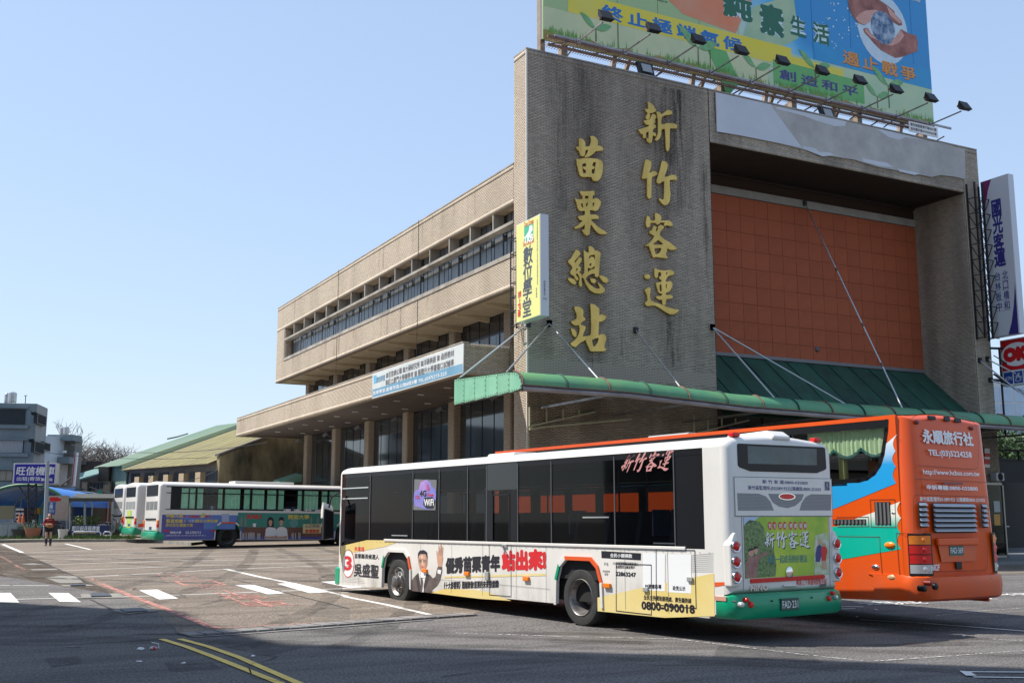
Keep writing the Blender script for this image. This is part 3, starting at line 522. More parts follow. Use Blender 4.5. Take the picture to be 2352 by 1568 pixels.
# brush characters traced as outlines (outer rings and holes), pixel coordinates of the crop in the first tuple
BR = {
'新': ((2530, 400, 200, 815), [[(228, 42), (290, 85), (325, 125), (330, 155), (355, 170), (345, 205), (300, 222), (240, 232), (262, 262), (250, 300), (232, 336), (205, 330), (195, 290), (225, 240), (232, 228), (200, 205), (182, 168), (238, 166), (236, 110)],
   [(300, 246), (350, 262), (362, 290), (330, 335), (345, 370), (330, 392), (300, 400), (335, 418), (355, 445), (340, 472), (305, 488), (300, 545), (345, 555), (358, 585), (345, 604), (302, 585), (292, 650), (285, 700), (258, 718), (225, 700), (202, 632), (240, 660), (245, 520), (190, 545), (192, 620), (170, 640), (148, 615), (152, 575), (120, 570), (72, 500), (150, 480), (245, 445), (262, 420), (200, 418), (155, 355), (250, 345), (285, 290)],
   [(365, 210), (410, 215), (445, 255), (490, 230), (545, 180), (610, 195), (622, 240), (580, 255), (500, 262), (450, 290), (440, 330), (438, 415), (505, 412), (520, 395), (660, 405), (698, 425), (692, 478), (600, 475), (578, 480), (575, 800), (545, 855), (525, 820), (512, 480), (440, 490), (438, 580), (415, 640), (370, 680), (342, 662), (375, 610), (395, 560), (395, 350), (380, 260)]]),
'竹': ((2540, 630, 180, 768), [[(155, 55), (190, 58), (245, 85), (250, 120), (240, 190), (205, 285), (250, 270), (300, 245), (345, 270), (352, 300), (300, 330), (252, 345), (248, 690), (240, 705), (205, 715), (182, 670), (185, 350), (150, 375), (92, 372), (105, 310), (130, 180)],
   [(435, 75), (490, 85), (530, 130), (520, 200), (470, 330), (480, 350), (530, 345), (600, 312), (660, 318), (690, 360), (680, 395), (600, 390), (560, 395), (562, 520), (575, 640), (562, 760), (530, 805), (480, 828), (440, 800), (380, 725), (400, 715), (430, 735), (470, 730), (478, 600), (478, 410), (440, 420), (390, 460), (348, 445), (350, 390), (395, 260)]]),
'客': ((2560, 845, 160, 699), [[(100, 90), (140, 120), (152, 180), (245, 180), (238, 40), (290, 60), (330, 90), (345, 130), (325, 180), (430, 180), (480, 172), (535, 215), (540, 265), (510, 268), (450, 255), (395, 262), (400, 235), (425, 208), (330, 205), (300, 235), (265, 245), (250, 215), (152, 212), (145, 270), (115, 295), (88, 280), (80, 200)],
   [(222, 266), (262, 290), (240, 350), (265, 372), (298, 310), (282, 290), (330, 252), (388, 275), (375, 310), (335, 350), (312, 400), (312, 430), (350, 470), (420, 520), (500, 565), (560, 615), (618, 655), (590, 680), (530, 685), (470, 670), (448, 640), (440, 700), (415, 770), (455, 815), (430, 832), (350, 818), (240, 805), (208, 820), (190, 790), (150, 670), (130, 610), (60, 618), (130, 575), (190, 515), (235, 440), (190, 420), (150, 400), (138, 365), (185, 345), (205, 285)],
   [(288, 505), (380, 580), (372, 595), (300, 600), (212, 600), (198, 575), (250, 540)], [(215, 655), (350, 650), (345, 690), (310, 750), (250, 765), (235, 750)]]),
'運': ((2560, 1065, 165, 704), [[(50, 180), (75, 150), (120, 148), (145, 175), (135, 215), (90, 225), (60, 205)],
   [(230, 42), (275, 72), (400, 88), (490, 72), (540, 100), (560, 130), (530, 155), (460, 170), (415, 215), (405, 285), (485, 262), (525, 295), (520, 350), (480, 430), (440, 455), (408, 460), (408, 500), (510, 500), (528, 525), (520, 555), (412, 565), (405, 670), (358, 662), (355, 575), (300, 578), (255, 550), (250, 525), (355, 512), (352, 472), (310, 470), (285, 440), (260, 350), (245, 290), (340, 280), (345, 245), (310, 220), (300, 192), (335, 185), (340, 130), (325, 105), (280, 110), (272, 195), (245, 208), (225, 180), (222, 100)],
   [(415, 108), (450, 106), (440, 140), (412, 180)], [(302, 318), (342, 312), (348, 380), (345, 440), (315, 445), (300, 400)], [(408, 310), (440, 305), (430, 380), (408, 400)],
   [(55, 415), (110, 372), (152, 380), (150, 420), (135, 520), (160, 600), (220, 625), (330, 660), (420, 700), (530, 735), (638, 755), (600, 795), (545, 825), (480, 825), (400, 780), (300, 710), (220, 672), (100, 685), (65, 660), (68, 620), (110, 595), (95, 500), (75, 450)]]),
'苗': ((2280, 535, 145, 634), [[(145, 95), (200, 118), (235, 160), (240, 250), (320, 240), (345, 180), (348, 110), (335, 65), (370, 55), (430, 90), (460, 140), (455, 225), (500, 232), (550, 265), (545, 305), (500, 312), (420, 318), (370, 370), (300, 415), (230, 430), (280, 360), (305, 290), (240, 300), (232, 380), (205, 412), (165, 400), (135, 320), (105, 290), (80, 248), (140, 250), (135, 130)],
   [(90, 452), (130, 468), (200, 448), (330, 445), (460, 460), (525, 495), (548, 540), (540, 680), (510, 780), (460, 838), (390, 838), (368, 810), (362, 775), (300, 765), (200, 770), (155, 750), (125, 650), (100, 550)],
   [(180, 540), (258, 522), (265, 590), (205, 598), (200, 615), (255, 650), (262, 700), (240, 712), (200, 710), (188, 640)], [(372, 512), (435, 505), (418, 620), (405, 725), (350, 712), (345, 640), (400, 620), (395, 590), (355, 582)]]),
'栗': ((2280, 755, 150, 672), [[(155, 55), (230, 68), (320, 62), (405, 52), (410, 120), (375, 135), (370, 210), (425, 185), (470, 190), (522, 240), (515, 300), (470, 390), (430, 410), (370, 395), (325, 395), (330, 480), (440, 480), (485, 515), (480, 548), (345, 555), (360, 590), (440, 670), (530, 740), (600, 775), (630, 815), (580, 825), (500, 820), (440, 765), (345, 640), (332, 700), (318, 830), (270, 848), (235, 825), (190, 750), (240, 748), (248, 640), (190, 690), (120, 720), (60, 728), (55, 708), (120, 670), (215, 580), (150, 570), (118, 508), (245, 490), (250, 405), (150, 412), (115, 360), (95, 260), (65, 190), (130, 212), (205, 205), (205, 140), (175, 120)],
   [(232, 140), (310, 138), (305, 195), (250, 200), (235, 170)], [(160, 278), (205, 268), (212, 330), (225, 360), (180, 350)], [(265, 262), (300, 258), (295, 310), (265, 345), (250, 320)], [(372, 260), (420, 255), (400, 335), (375, 340)]]),
'總': ((2255, 975, 185, 771), [[(185, 108), (230, 135), (250, 175), (225, 215), (148, 300), (165, 345), (225, 245), (262, 245), (275, 285), (210, 375), (250, 400), (258, 440), (220, 490), (262, 515), (275, 560), (262, 600), (278, 680), (265, 725), (240, 715), (230, 660), (250, 580), (205, 495), (165, 520), (215, 580), (215, 610), (195, 622), (165, 590), (150, 545), (110, 525), (85, 490), (130, 410), (100, 360), (60, 330), (50, 295), (100, 260)],
   [(175, 430), (205, 410), (215, 440), (180, 480)], [(40, 582), (100, 590), (150, 605), (180, 650), (165, 685), (130, 680), (85, 640)],
   [(392, 55), (440, 58), (480, 100), (485, 130), (540, 128), (588, 165), (575, 260), (565, 400), (555, 540), (530, 568), (500, 550), (498, 505), (440, 505), (370, 545), (340, 580), (345, 620), (420, 700), (500, 755), (570, 765), (580, 735), (540, 655), (600, 700), (660, 770), (640, 820), (570, 840), (480, 825), (400, 770), (335, 660), (315, 590), (285, 570), (288, 535), (325, 490), (322, 300), (312, 115), (340, 150), (382, 160), (390, 200), (400, 130)],
   [(395, 205), (500, 185), (500, 270), (475, 280), (478, 240), (435, 225), (385, 290)], [(395, 340), (450, 330), (425, 395), (400, 370)], [(495, 370), (495, 430), (440, 438), (370, 490), (372, 400), (425, 425)],
   [(415, 585), (500, 600), (512, 640), (480, 670), (440, 650)], [(560, 538), (640, 550), (715, 595), (715, 635), (680, 662), (630, 640)]]),
'站': ((2265, 1205, 165, 688), [[(115, 98), (190, 100), (255, 150), (258, 190), (250, 260), (290, 295), (280, 325), (230, 350), (205, 395), (290, 425), (298, 450), (250, 560), (250, 600), (318, 588), (315, 635), (200, 700), (130, 770), (85, 755), (42, 712), (110, 665), (160, 610), (195, 540), (205, 470), (190, 400), (130, 412), (80, 380), (58, 345), (110, 330), (155, 295), (155, 220), (120, 150)],
   [(55, 458), (110, 475), (142, 520), (140, 590), (125, 605), (85, 565)],
   [(378, 48), (440, 62), (500, 110), (522, 130), (520, 250), (560, 228), (620, 245), (642, 270), (620, 310), (560, 345), (515, 340), (505, 590), (560, 552), (620, 570), (642, 625), (610, 720), (605, 770), (635, 805), (620, 835), (500, 838), (375, 838), (345, 760), (305, 660), (318, 590), (390, 575), (395, 400), (390, 160)],
   [(400, 650), (450, 625), (510, 612), (520, 640), (500, 700), (460, 755), (425, 768), (410, 720)]]),
}
def brush(fr, ch, m, parent, c=.02, depth=.06, bev=.02, rect=None, name='character', label=None, shear=0.):
    (ox, oy, w, W), rings = BR[ch]; cv = zq(ox, oy, w, W)
    R = [[f_sl.ab(cv(*q)) for q in r] for r in rings]
    if rect:                                               # refit into a rectangle (a0, a1, b0, b1) of another frame
        A = [a for r in R for a, b in r]; Bb = [b for r in R for a, b in r]; a0, a1, b0, b1 = rect
        R = [[(a0 + (a - min(A)) / (max(A) - min(A)) * (a1 - a0) + shear * (b - min(Bb)), b0 + (b - min(Bb)) / (max(Bb) - min(Bb)) * (b1 - b0)) for a, b in r] for r in R]
    cu = bpy.data.curves.new('t', 'CURVE'); cu.dimensions = '2D'; cu.fill_mode = 'BOTH' if depth else 'FRONT'; cu.extrude = depth / 2; cu.bevel_depth = bev; cu.bevel_resolution = 2
    for r in R:
        n = len(r); P = []                                 # round the corners a little
        for i in range(n):
            p, q, s = np.array(r[i - 1]), np.array(r[i]), np.array(r[(i + 1) % n]); P += [q + (p - q) * .22, q + (p - q) * .06 + (s - q) * .06, q + (s - q) * .22]
        sp = cu.splines.new('POLY'); sp.points.add(len(P) - 1); sp.use_cyclic_u = True
        for k, p in enumerate(P): sp.points[k].co = (p[0], p[1], 0, 1)
    o = bpy.data.objects.new('t', cu); COL.objects.link(o); dg = bpy.context.evaluated_depsgraph_get(); me = bpy.data.meshes.new_from_object(o.evaluated_get(dg)); bpy.data.objects.remove(o); bpy.data.curves.remove(cu)
    V = np.empty(len(me.vertices) * 3); me.vertices.foreach_get('co', V); V = V.reshape(-1, 3)
    Pw = fr.O + np.outer(V[:, 0], fr.u) + np.outer(V[:, 1], fr.v) + np.outer(V[:, 2] + c + (depth / 2 + bev if depth else 0), fr.n); me.vertices.foreach_set('co', Pw.ravel()); me.materials.clear(); me.materials.append(m); me.update(); me.name = name
    if depth:
        me.polygons.foreach_set('use_smooth', [True] * len(me.polygons)); me.set_sharp_from_angle(angle=math.radians(50))
    o = link(name, me, parent)
    if label: o['label'] = label
    return o
def brushline(fr, s, tl, br, m, par, c=.004, gap=.12, shear=0.):
    a0, b1 = fr.ab(tl); a1, b0 = fr.ab(br); w = (a1 - a0) / (len(s) + gap * (len(s) - 1))
    for i, ch in enumerate(s): x = a0 + i * w * (1 + gap); brush(fr, ch, m, par, c + i * .0002, 0., 0., (x, x + w, b0, b1), 'lettering', None, shear)
for ch, lb in (('新', 'top of the right column'), ('竹', 'second of the right column'), ('客', 'third of the right column'), ('運', 'bottom of the right column'), ('苗', 'top of the left column'), ('栗', 'second of the left column'), ('總', 'third of the left column'), ('站', 'bottom of the left column')):
    brush(f_sl, ch, m_gold, bd, label='gilded brush character ' + ch + ', ' + lb)
# rain and dirt streaks on the cladding
def stain_mat(name, c, hi):
    m = mat(name, c, .9); n = m.node_tree; b = n.nodes['Principled BSDF']; tc = n.nodes.new('ShaderNodeTexCoord'); mp = n.nodes.new('ShaderNodeMapping'); mp.inputs['Scale'].default_value = (7, 7, .55); t = n.nodes.new('ShaderNodeTexNoise'); t.inputs['Scale'].default_value = 1.; t.inputs['Detail'].default_value = 7
    n.links.new(tc.outputs['Object'], mp.inputs[0]); n.links.new(mp.outputs[0], t.inputs['Vector']); r = n.nodes.new('ShaderNodeMapRange'); r.inputs[1].default_value = .42; r.inputs[2].default_value = .8; r.inputs[4].default_value = hi; n.links.new(t.outputs[0], r.inputs[0]); n.links.new(r.outputs[0], b.inputs['Alpha']); return m
m_stn = stain_mat('rain_stain', (.06, .05, .042), .33); m_rst = stain_mat('rust_stain', (.22, .09, .03), .5)
def streaks(fr, par, n, a0, a1, ztop, L0, L1, m, w0=.1, w1=.5, c=.022):
    for i in range(n):
        a = rng.uniform(a0, a1); w = rng.uniform(w0, w1); zt = ztop if not isinstance(ztop, (list, tuple)) else rng.uniform(*ztop); L_ = rng.uniform(L0, L1); mb = MB(); k = 7
        P_ = [(a - w / 2 + rng.uniform(-.04, .04), zt - L_ * j / k) for j in range(k + 1)] + [(a + w / 2 * (1 - .5 * j / k) + rng.uniform(-.04, .04), zt - L_ * j / k) for j in range(k, -1, -1)]
        fr.poly(mb, P_, c + i * .0003); mb.build('stain', m, par)
streaks(f_sl, slab, 7, .3, 8.4, 19.55, 2., 6., m_stn, .4, 1.3); streaks(f_sl, slab, 5, 5.6, 6.9, (16.5, 17.2), 1.5, 4., m_stn, .08, .3); streaks(f_sl, slab, 8, 5.4, 7.1, (9.6, 10.4), 1., 2.4, m_stn, .08, .3)
for a_s in (3.2, 3.9): streaks(f_sl, slab, 4, a_s - .5, a_s + .5, (8.4, 9.2), .8, 1.6, m_stn, .08, .25)
streaks(f_sl, slab, 6, 8.2, 8.65, (16., 18.), 1., 6., m_stn, .05, .16); streaks(f_ss, slab, 4, .1, .9, (8., 10), 1., 2.2, m_rst, .06, .2)
f_hd = Fr((27.76, Y0, 0), (1, 0, 0), (0, 0, 1), (0, -1, 0)); streaks(f_hd, hdr, 16, .3, 15.2, 18.35, .3, .7, m_stn, .08, .35)
# --- wing: upper box
wall = MB(); wall.box(X0, X0 + .25, 36.01, 69.25, WB, 11.84); wall.box(X0, X0 + .25, 36.01, 69.25, 13.92, WT); wall.box(X0, X0 + .25, 67.5, 69.25, 11.84, 13.92)
wall.box(X0 + .25, 32, 69., 69.25, WB, WT); wall.box(X0 + .25, 27.7, 36.01, 69., 15.1, 15.3)
wing = wall.build('wing_wall', m_mor2, bd); f_w = Fr((X0, 69.25, 0), (0, -1, 0), (0, 0, 1), (-1, 0, 0))
brick_stuff(f_w, bricks(None, 0, 33.22, WB, 11.84, soldier_bot=True) + bricks(None, 0, 33.22, 13.93, WT, soldier_top=True, soldier_bot=True) + bricks(None, 0, 1.74, 11.85, 13.92), wing, m_br)
streaks(f_w, wing, 12, .5, 32., WT - .05, .5, 1.4, m_stn, .08, .4); streaks(f_w, wing, 14, .5, 32., 11.83, .4, 1.2, m_stn, .08, .5); streaks(f_w, wing, 6, .5, 32., 11.83, .4, 1.1, m_rst, .08, .3)
f_e = Fr((X0, 69.25, 0), (1, 0, 0), (0, 0, 1), (0, 1, 0))
MB().box(X0 - .03, X0 + .27, 36.02, 69.28, WT, WT + .06).build('coping', m_conc, wing)
mb = MB(); mb.hexa([(X0 - .05, 36.02, 11.82), (19.46, 36.02, 11.86), (19.46, 67.5, 11.86), (X0 - .05, 67.5, 11.82)], [(X0 - .05, 36.02, 11.99), (19.46, 36.02, 12.1), (19.46, 67.5, 12.1), (X0 - .05, 67.5, 11.99)]); mb.build('sill', m_conc, wing)
MB().box(X0 + .26, 19.6, 36.02, 67.5, 13.93, 14.0).build('strip_soffit', mat('strip_soffit', (.62, .5, .36), .8, c2=(.3, .24, .17), ns=1), wing)
MB().box(X0 + .02, 19.5, 67.45, 67.5, 12, 13.93).build('reveal', m_conc, wing)
brick_stuff(Fr((X0, 67.45, 0), (1, 0, 0), (0, 0, 1), (0, -1, 0)), bricks(None, .03, .45, 12.05, 13.9), wing, m_br)
# sunshade: slanted concrete blade on vertical fins
m_cl = mat('pale_concrete', (.5, .47, .42), .85, c2=(.33, .3, .26), ns=2.5)
mb = MB(); P = [(X0 - .04, 13.13), (X0 - .04, 13.25), (X0 + .34, 13.2), (X0 + .34, 13.12), (X0 + .1, 13.05)]
mb.prism([(x, 36.02, z) for x, z in P], [(x, 67.45, z) for x, z in P]); mb.build('sunshade_blade', m_conc, wing)
for i in range(15):
    y = 65.5 - i * 2.126
    if y < 36.3: break
    mb = MB(); mb.hexa([(X0 + .01, y - .05, 13.29), (19.45, y - .05, 13.2), (19.45, y + .05, 13.2), (X0 + .01, y + .05, 13.29)], [(X0 + .01, y - .05, 13.92), (19.45, y - .05, 13.92), (19.45, y + .05, 13.92), (X0 + .01, y + .05, 13.92)]); mb.build('fin', m_conc, wing)
# strip windows behind: one per bay, dark posts, blinds half down
m_bt = mat('shaded_glass', (.035, .04, .045), .08, spec=.8)
for i in range(16):
    y1 = min(67.45, 65.5 + 2.126 - i * 2.126 - .02); y0 = max(36.05, 65.5 - i * 2.126 + .02)
    if y1 - y0 < .3: break
    w = MB().box(19.48, 19.56, y0, y1, 12.1, 13.93).build('window', m_fr, bd); d = (y1 - y0)
    for s0, s1 in ((.03, .36), (.39, .5), (.53, .72), (.75, .97)) if i % 2 else ((.03, .3), (.33, .6), (.64, .82), (.86, .97)):
        if (s1 - s0) * d < .15: continue
        MB().box(19.46, 19.479, y0 + s0 * d, y0 + s1 * d, 12.16, 13.9).build('pane', m_blind if (s1 - s0) > .15 else m_bt, w)
for y in (45.5, 56.96): MB().tube([(X0 - .03, y, 15.6), (X0 - .03, y, 8.6)], .012, 5).build('conduit', m_fr, bd)
# --- second storey set back under the box
mb = MB(); mb.box(19.3, 27.6, 36.02, 69., 10.62, 10.75)
mb.build('box_soffit', m_crm, bd)
mb = MB(); mb.hexa([(X0 + .26, 36.02, WB - .0), (X0 + .55, 36.02, WB + .03), (X0 + .55, 69., WB + .03), (X0 + .26, 69., WB)], [(X0 + .26, 36.02, WB + .2), (X0 + .55, 36.02, WB + .2), (X0 + .55, 69., WB + .2), (X0 + .26, 69., WB + .2)]); mb.build('drip_edge', m_crm, bd)
for i in range(12):
    y = 67.19 - i * 2.78
    mb = MB(); mb.hexa([(19.35, y - .1, 10.55), (20.95, y - .1, 10.38), (20.95, y + .1, 10.38), (19.35, y + .1, 10.55)], [(19.35, y - .12, 10.61), (20.95, y - .12, 10.61), (20.95, y + .12, 10.61), (19.35, y + .12, 10.61)]); mb.build('bracket_beam', m_crm, bd)
col_y = [67.6 - 5.6 * i for i in range(6)]
def column(x0, x1, y0, y1, z0, z1):
    o = MB().box(x0, x1, y0, y1, z0, z1).build('column', m_mort, bd)
    brick_stuff(Fr((x0, y1, 0), (0, -1, 0), (0, 0, 1), (-1, 0, 0)), bricks(None, 0, y1 - y0, z0, z1), o, m_br)
    brick_stuff(Fr((x0, y0, 0), (1, 0, 0), (0, 0, 1), (0, -1, 0)), bricks(None, 0, x1 - x0, z0, z1), o, m_br)
for y in col_y:
    column(20.66, 21.2, y - .06, y + .54, 8.3, 10.6); column(20.66, 21.2, y - .06, y + .54, .6, 7.2)
MB().box(20.66, 21.2, 36.02, 36.6, .6, 7.2).build('pier', m_mort, bd)
def openlight(z, y0, y1, par, ang=.5, h=.75):
    mb = MB(); c, s = math.cos(ang) * h, math.sin(ang) * h
    mb.hexa([(20.95, y0, z), (20.98, y0, z), (20.98 - s, y0, z - c), (20.95 - s, y0, z - c)][::1], [(20.95, y1, z), (20.98, y1, z), (20.98 - s, y1, z - c), (20.95 - s, y1, z - c)]); return mb.build('open_sash', m_gla, par)
for i in range(6):
    y1 = col_y[i] - .07; y0 = (col_y[i + 1] + .55) if i < 5 else 36.62
    w = MB().box(21.0, 21.06, y0, y1, 8.3, 10.61).build('window', m_fr, bd); d = (y1 - y0) / 5
    for k in range(5):
        MB().box(20.975, 20.999, y0 + k * d + .06, y0 + (k + 1) * d - .06, 9.82, 10.55).build('pane', m_gla, w)
        MB().box(20.975, 20.999, y0 + k * d + .08, y0 + (k + 1) * d - .08, 8.4, 9.74).build('pane', m_blind if (k + i) % 3 == 0 else m_gla, w)
    # ground floor glazing
    w = MB().box(21.0, 21.06, y0, y1, 2.95, 7.18).build('window', m_fr, bd); n = 4; d = (y1 - y0 - .35) / n
    for k in range(n):
        MB().box(20.97, 20.999, y0 + .35 + k * d + .05, y0 + .35 + (k + 1) * d - .05, 4.2, 7.1).build('pane', m_gla, w)
        if (k * 3 + i) % 4 < 2 and i > 0: openlight(4.1, y0 + .35 + k * d + .05, y0 + .35 + (k + 1) * d - .05, w, .55 + .1 * (k % 2), .8)
        else: MB().box(20.97, 20.999, y0 + .35 + k * d + .05, y0 + .35 + (k + 1) * d - .05, 3.05, 4.12).build('pane', m_gla, w)
    MB().box(20.94, 21.2, y0, y1, .6, 2.95).build('apron_wall', mat('grey_apron', (.22, .25, .28), .8, c2=(.17, .19, .21), ns=1), bd)
MB().box(21.21, 27.7, 36.02, 68.9, .6, 15.0).box(27.7, 31.9, 38.5, 68.9, .6, 15.0).build('interior_block', mat('interior_dark', (.03, .03, .032), .9), bd)
# --- canopy over the wing
cw = MB().box(16.97, 17.2, 36.3, 70.9, 7.17, 8.34).box(17.2, 21.2, 36.3, 36.5, 7.17, 8.34).box(17.2, 21.2, 70.7, 70.9, 7.17, 8.34).build('canopy_band', m_mor2, bd)
f_c = Fr((16.97, 70.9, 0), (0, -1, 0), (0, 0, 1), (-1, 0, 0)); brick_stuff(f_c, bricks(None, 0, 34.6, 7.17, 8.34, soldier_top=True, soldier_bot=True), cw, m_br)
brick_stuff(Fr((16.97, 36.3, 0), (1, 0, 0), (0, 0, 1), (0, -1, 0)), bricks(None, .02, 2.0, 7.17, 8.34, soldier_top=True, soldier_bot=True), cw, m_brs)
MB().box(16.94, 17.22, 36.28, 70.92, 8.345, 8.39).build('coping', m_conc, cw)
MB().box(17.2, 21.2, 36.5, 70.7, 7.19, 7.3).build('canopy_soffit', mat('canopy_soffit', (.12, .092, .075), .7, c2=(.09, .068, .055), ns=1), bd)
streaks(f_c, cw, 14, .5, 34., 8.32, .3, .9, m_stn, .08, .4)
for X_ in (18.24, 19.93):
    for i in range(10):
        y = (40.49 if X_ < 19 else 40.85) + 2.8 * i
        MB().box(X_ - .14, X_ + .14, y - .07, y + .07, 7.155, 7.185).build('downlight', mat('white_plastic', (.75, .75, .72), .4), bd)
for y in col_y: 
    mb = MB(); mb.bar((20.62, y + .8, 6.8), (20.35, y + .82, 6.86), .05); mb.bar((20.4, y + .72, 6.95), (20.22, y + .9, 6.78), .12, .14); mb.build('wall_floodlight', mat('grey_lamp', (.18, .18, .18), .5), bd)
# ------------------------------------------------------------------ vehicles
def cpaint(n, c, r=.32, coat=.3, **k): return mat(n, c, r, coat=coat, spec=.4, **k)
p_wht = cpaint('bus_white_paint', (.76, .735, .69), c2=(.70, .675, .63), ns=.7, dirt=(.4, 1.0, .5)); p_org = cpaint('coach_orange_paint', (.72, .088, .005), c2=(.66, .076, .005), ns=.8, coat=.08, dirt=(.5, 1.1, .35)); p_grn = cpaint('bumper_green_paint', (.0, .30, .15), c2=(.0, .26, .13), ns=1)
p_blk = mat('black_trim', (.011, .011, .013), .3, spec=.25); p_rub = mat('tyre_rubber', (.022, .022, .023), .8, c2=(.035, .034, .032), ns=8, bump=.2); p_chr = mat('chrome', (.75, .75, .75), .15, 1.); p_alu = mat('wheel_aluminium', (.30, .29, .28), .42, .75, c2=(.14, .125, .11), ns=6)
p_dark = mat('interior_black', (.01, .01, .012), .8); p_und = mat('underbody', (.015, .014, .013), .9); p_tint = glass('tinted_bus_glass', (.42, .44, .45)); p_tint2 = glass('clear_bus_glass', (.9, .93, .92))
l_red = mat('red_lens', (.62, .008, .006), .25, coat=.15, spec=.4); l_amb = mat('amber_lens', (.8, .2, .01), .25, coat=.15, spec=.4); l_clr = mat('clear_lens', (.6, .6, .58), .08, .4); p_seat = mat('seat_cloth', (.03, .045, .09), .9); p_cov = mat('blue_head_cover', (.17, .22, .42), .8, c2=(.3, .34, .5), ns=20)
k_red = mat('red_print', (.62, .015, .02), .4); k_blk = mat('black_print', (.015, .013, .02), .4); k_wht = mat('white_print', (.78, .78, .78), .4); k_yel = mat('yellow_print', (.68, .50, .13), .35, c2=(.74, .62, .30), ns=.5); k_nvy = mat('navy_print', (.03, .04, .18), .4)
k_gry = mat('grey_line', (.10, .10, .10), .5); k_skin = mat('printed_skin', (.62, .36, .25), .4, c2=(.5, .27, .18), ns=9); k_suit = mat('printed_suit', (.075, .055, .05), .4, c2=(.14, .105, .095), ns=7)
def B(mb, m, x0, x1, y0, y1, z0, z1): return mb.box(min(m * x0, m * x1), max(m * x0, m * x1), y0, y1, z0, z1)
def wheel(par, m, s, x, front, r=.495, simple=False):
    """wheel whose outer face is at lateral x (0 = visible side)"""
    ax = (-m, 0, 0); O = (m * (x + .34), s, r)
    w = MB().lathe(O, ax, [(r * .62, .02), (r * .9, .0), (r * .98, .04), (r, .08), (r, .24), (r * .985, .28), (r * .93, .315), (r * .8, .325), (r * .66, .315), (r * .62, .29)], 32).build('wheel', p_rub, par, smooth=True)
    if front:
        MB().lathe(O, ax, [(r * .63, .30), (r * .6, .33), (r * .56, .3), (r * .5, .27), (r * .42, .285), (r * .33, .31), (r * .27, .33), (r * .25, .4), (r * .19, .42), (0, .425)], 32).build('rim', p_alu, w, smooth=True)
        if not simple:
            mb = MB()
            for i in range(10):
                t = i * math.pi / 5; c = Vector((m * x + m * .06, s + math.cos(t) * r * .36, r + math.sin(t) * r * .36)); mb.tube([c, c + Vector((-m * .06, 0, 0))], .022, 6)
            mb.build('wheel_nut', p_chr, w); mb = MB()
            for i in range(10):
                t = (i + .5) * math.pi / 5; Fw = Fr((m * (x + .062), s, r), (0, -m, 0), (0, 0, 1), (-m, 0, 0)); Fw.disc(mb, -math.cos(t) * r * .49, math.sin(t) * r * .49, .022, .002, 10)
            mb.build('vent_hole', p_dark, w)
    else:
        MB().lathe(O, ax, [(r * .64, .31), (r * .62, .325), (r * .59, .31), (r * .57, .26), (r * .5, .2), (r * .44, .1), (r * .42, .06)], 32).build('rim', p_alu, w, smooth=True)
        MB().lathe(O, ax, [(r * .43, .07), (r * .3, .05), (r * .26, .12), (r * .2, .17), (0, .18)], 24).build('hub', mat('dark_hub', (.02, .02, .02), .6), w, smooth=True)
    return w
ARCH = [(-.60, .36), (-.58, .76), (-.49, 1.0), (-.33, 1.12), (.33, 1.12), (.49, 1.0), (.58, .76), (.60, .34)]
AR_ = ARCH; AO_ = [(-.655, .36), (-.635, .78), (-.535, 1.05), (-.36, 1.185), (.36, 1.185), (.535, 1.05), (.635, .78), (.655, .34)]
def outline_top(W, z0, zt, n=6, r=.34, crown=.05):
    """upper half of a bus cross-section as (x, z), left to right"""
    L = []
    for i in range(n + 1):
        t = math.pi / 2 * i / n; L.append((r * (1 - math.cos(t)) if i else 0, z0 + (zt - crown - z0) * math.sin(t)))
    L += [(W * .35, zt - .012), (W / 2, zt)]
    return L + [(W - x, z) for x, z in L[:-1][::-1]]
def end_cap(mb, m, out, y0, dr, r, W, zc):
    """rounded end of a body: out = closed (x,z) outline"""
    rings = []
    for i in range(7):
        t = math.pi / 2 * i / 6; d = r * (1 - math.cos(t)); y = y0 + dr * r * math.sin(t)
        rings.append([(m * (W / 2 + (x - W / 2) * (W / 2 - d) / (W / 2)), y, (z - zc) * (1 - d / 1.6) + zc) for x, z in out])
    mb.loft(rings, cap1=True)
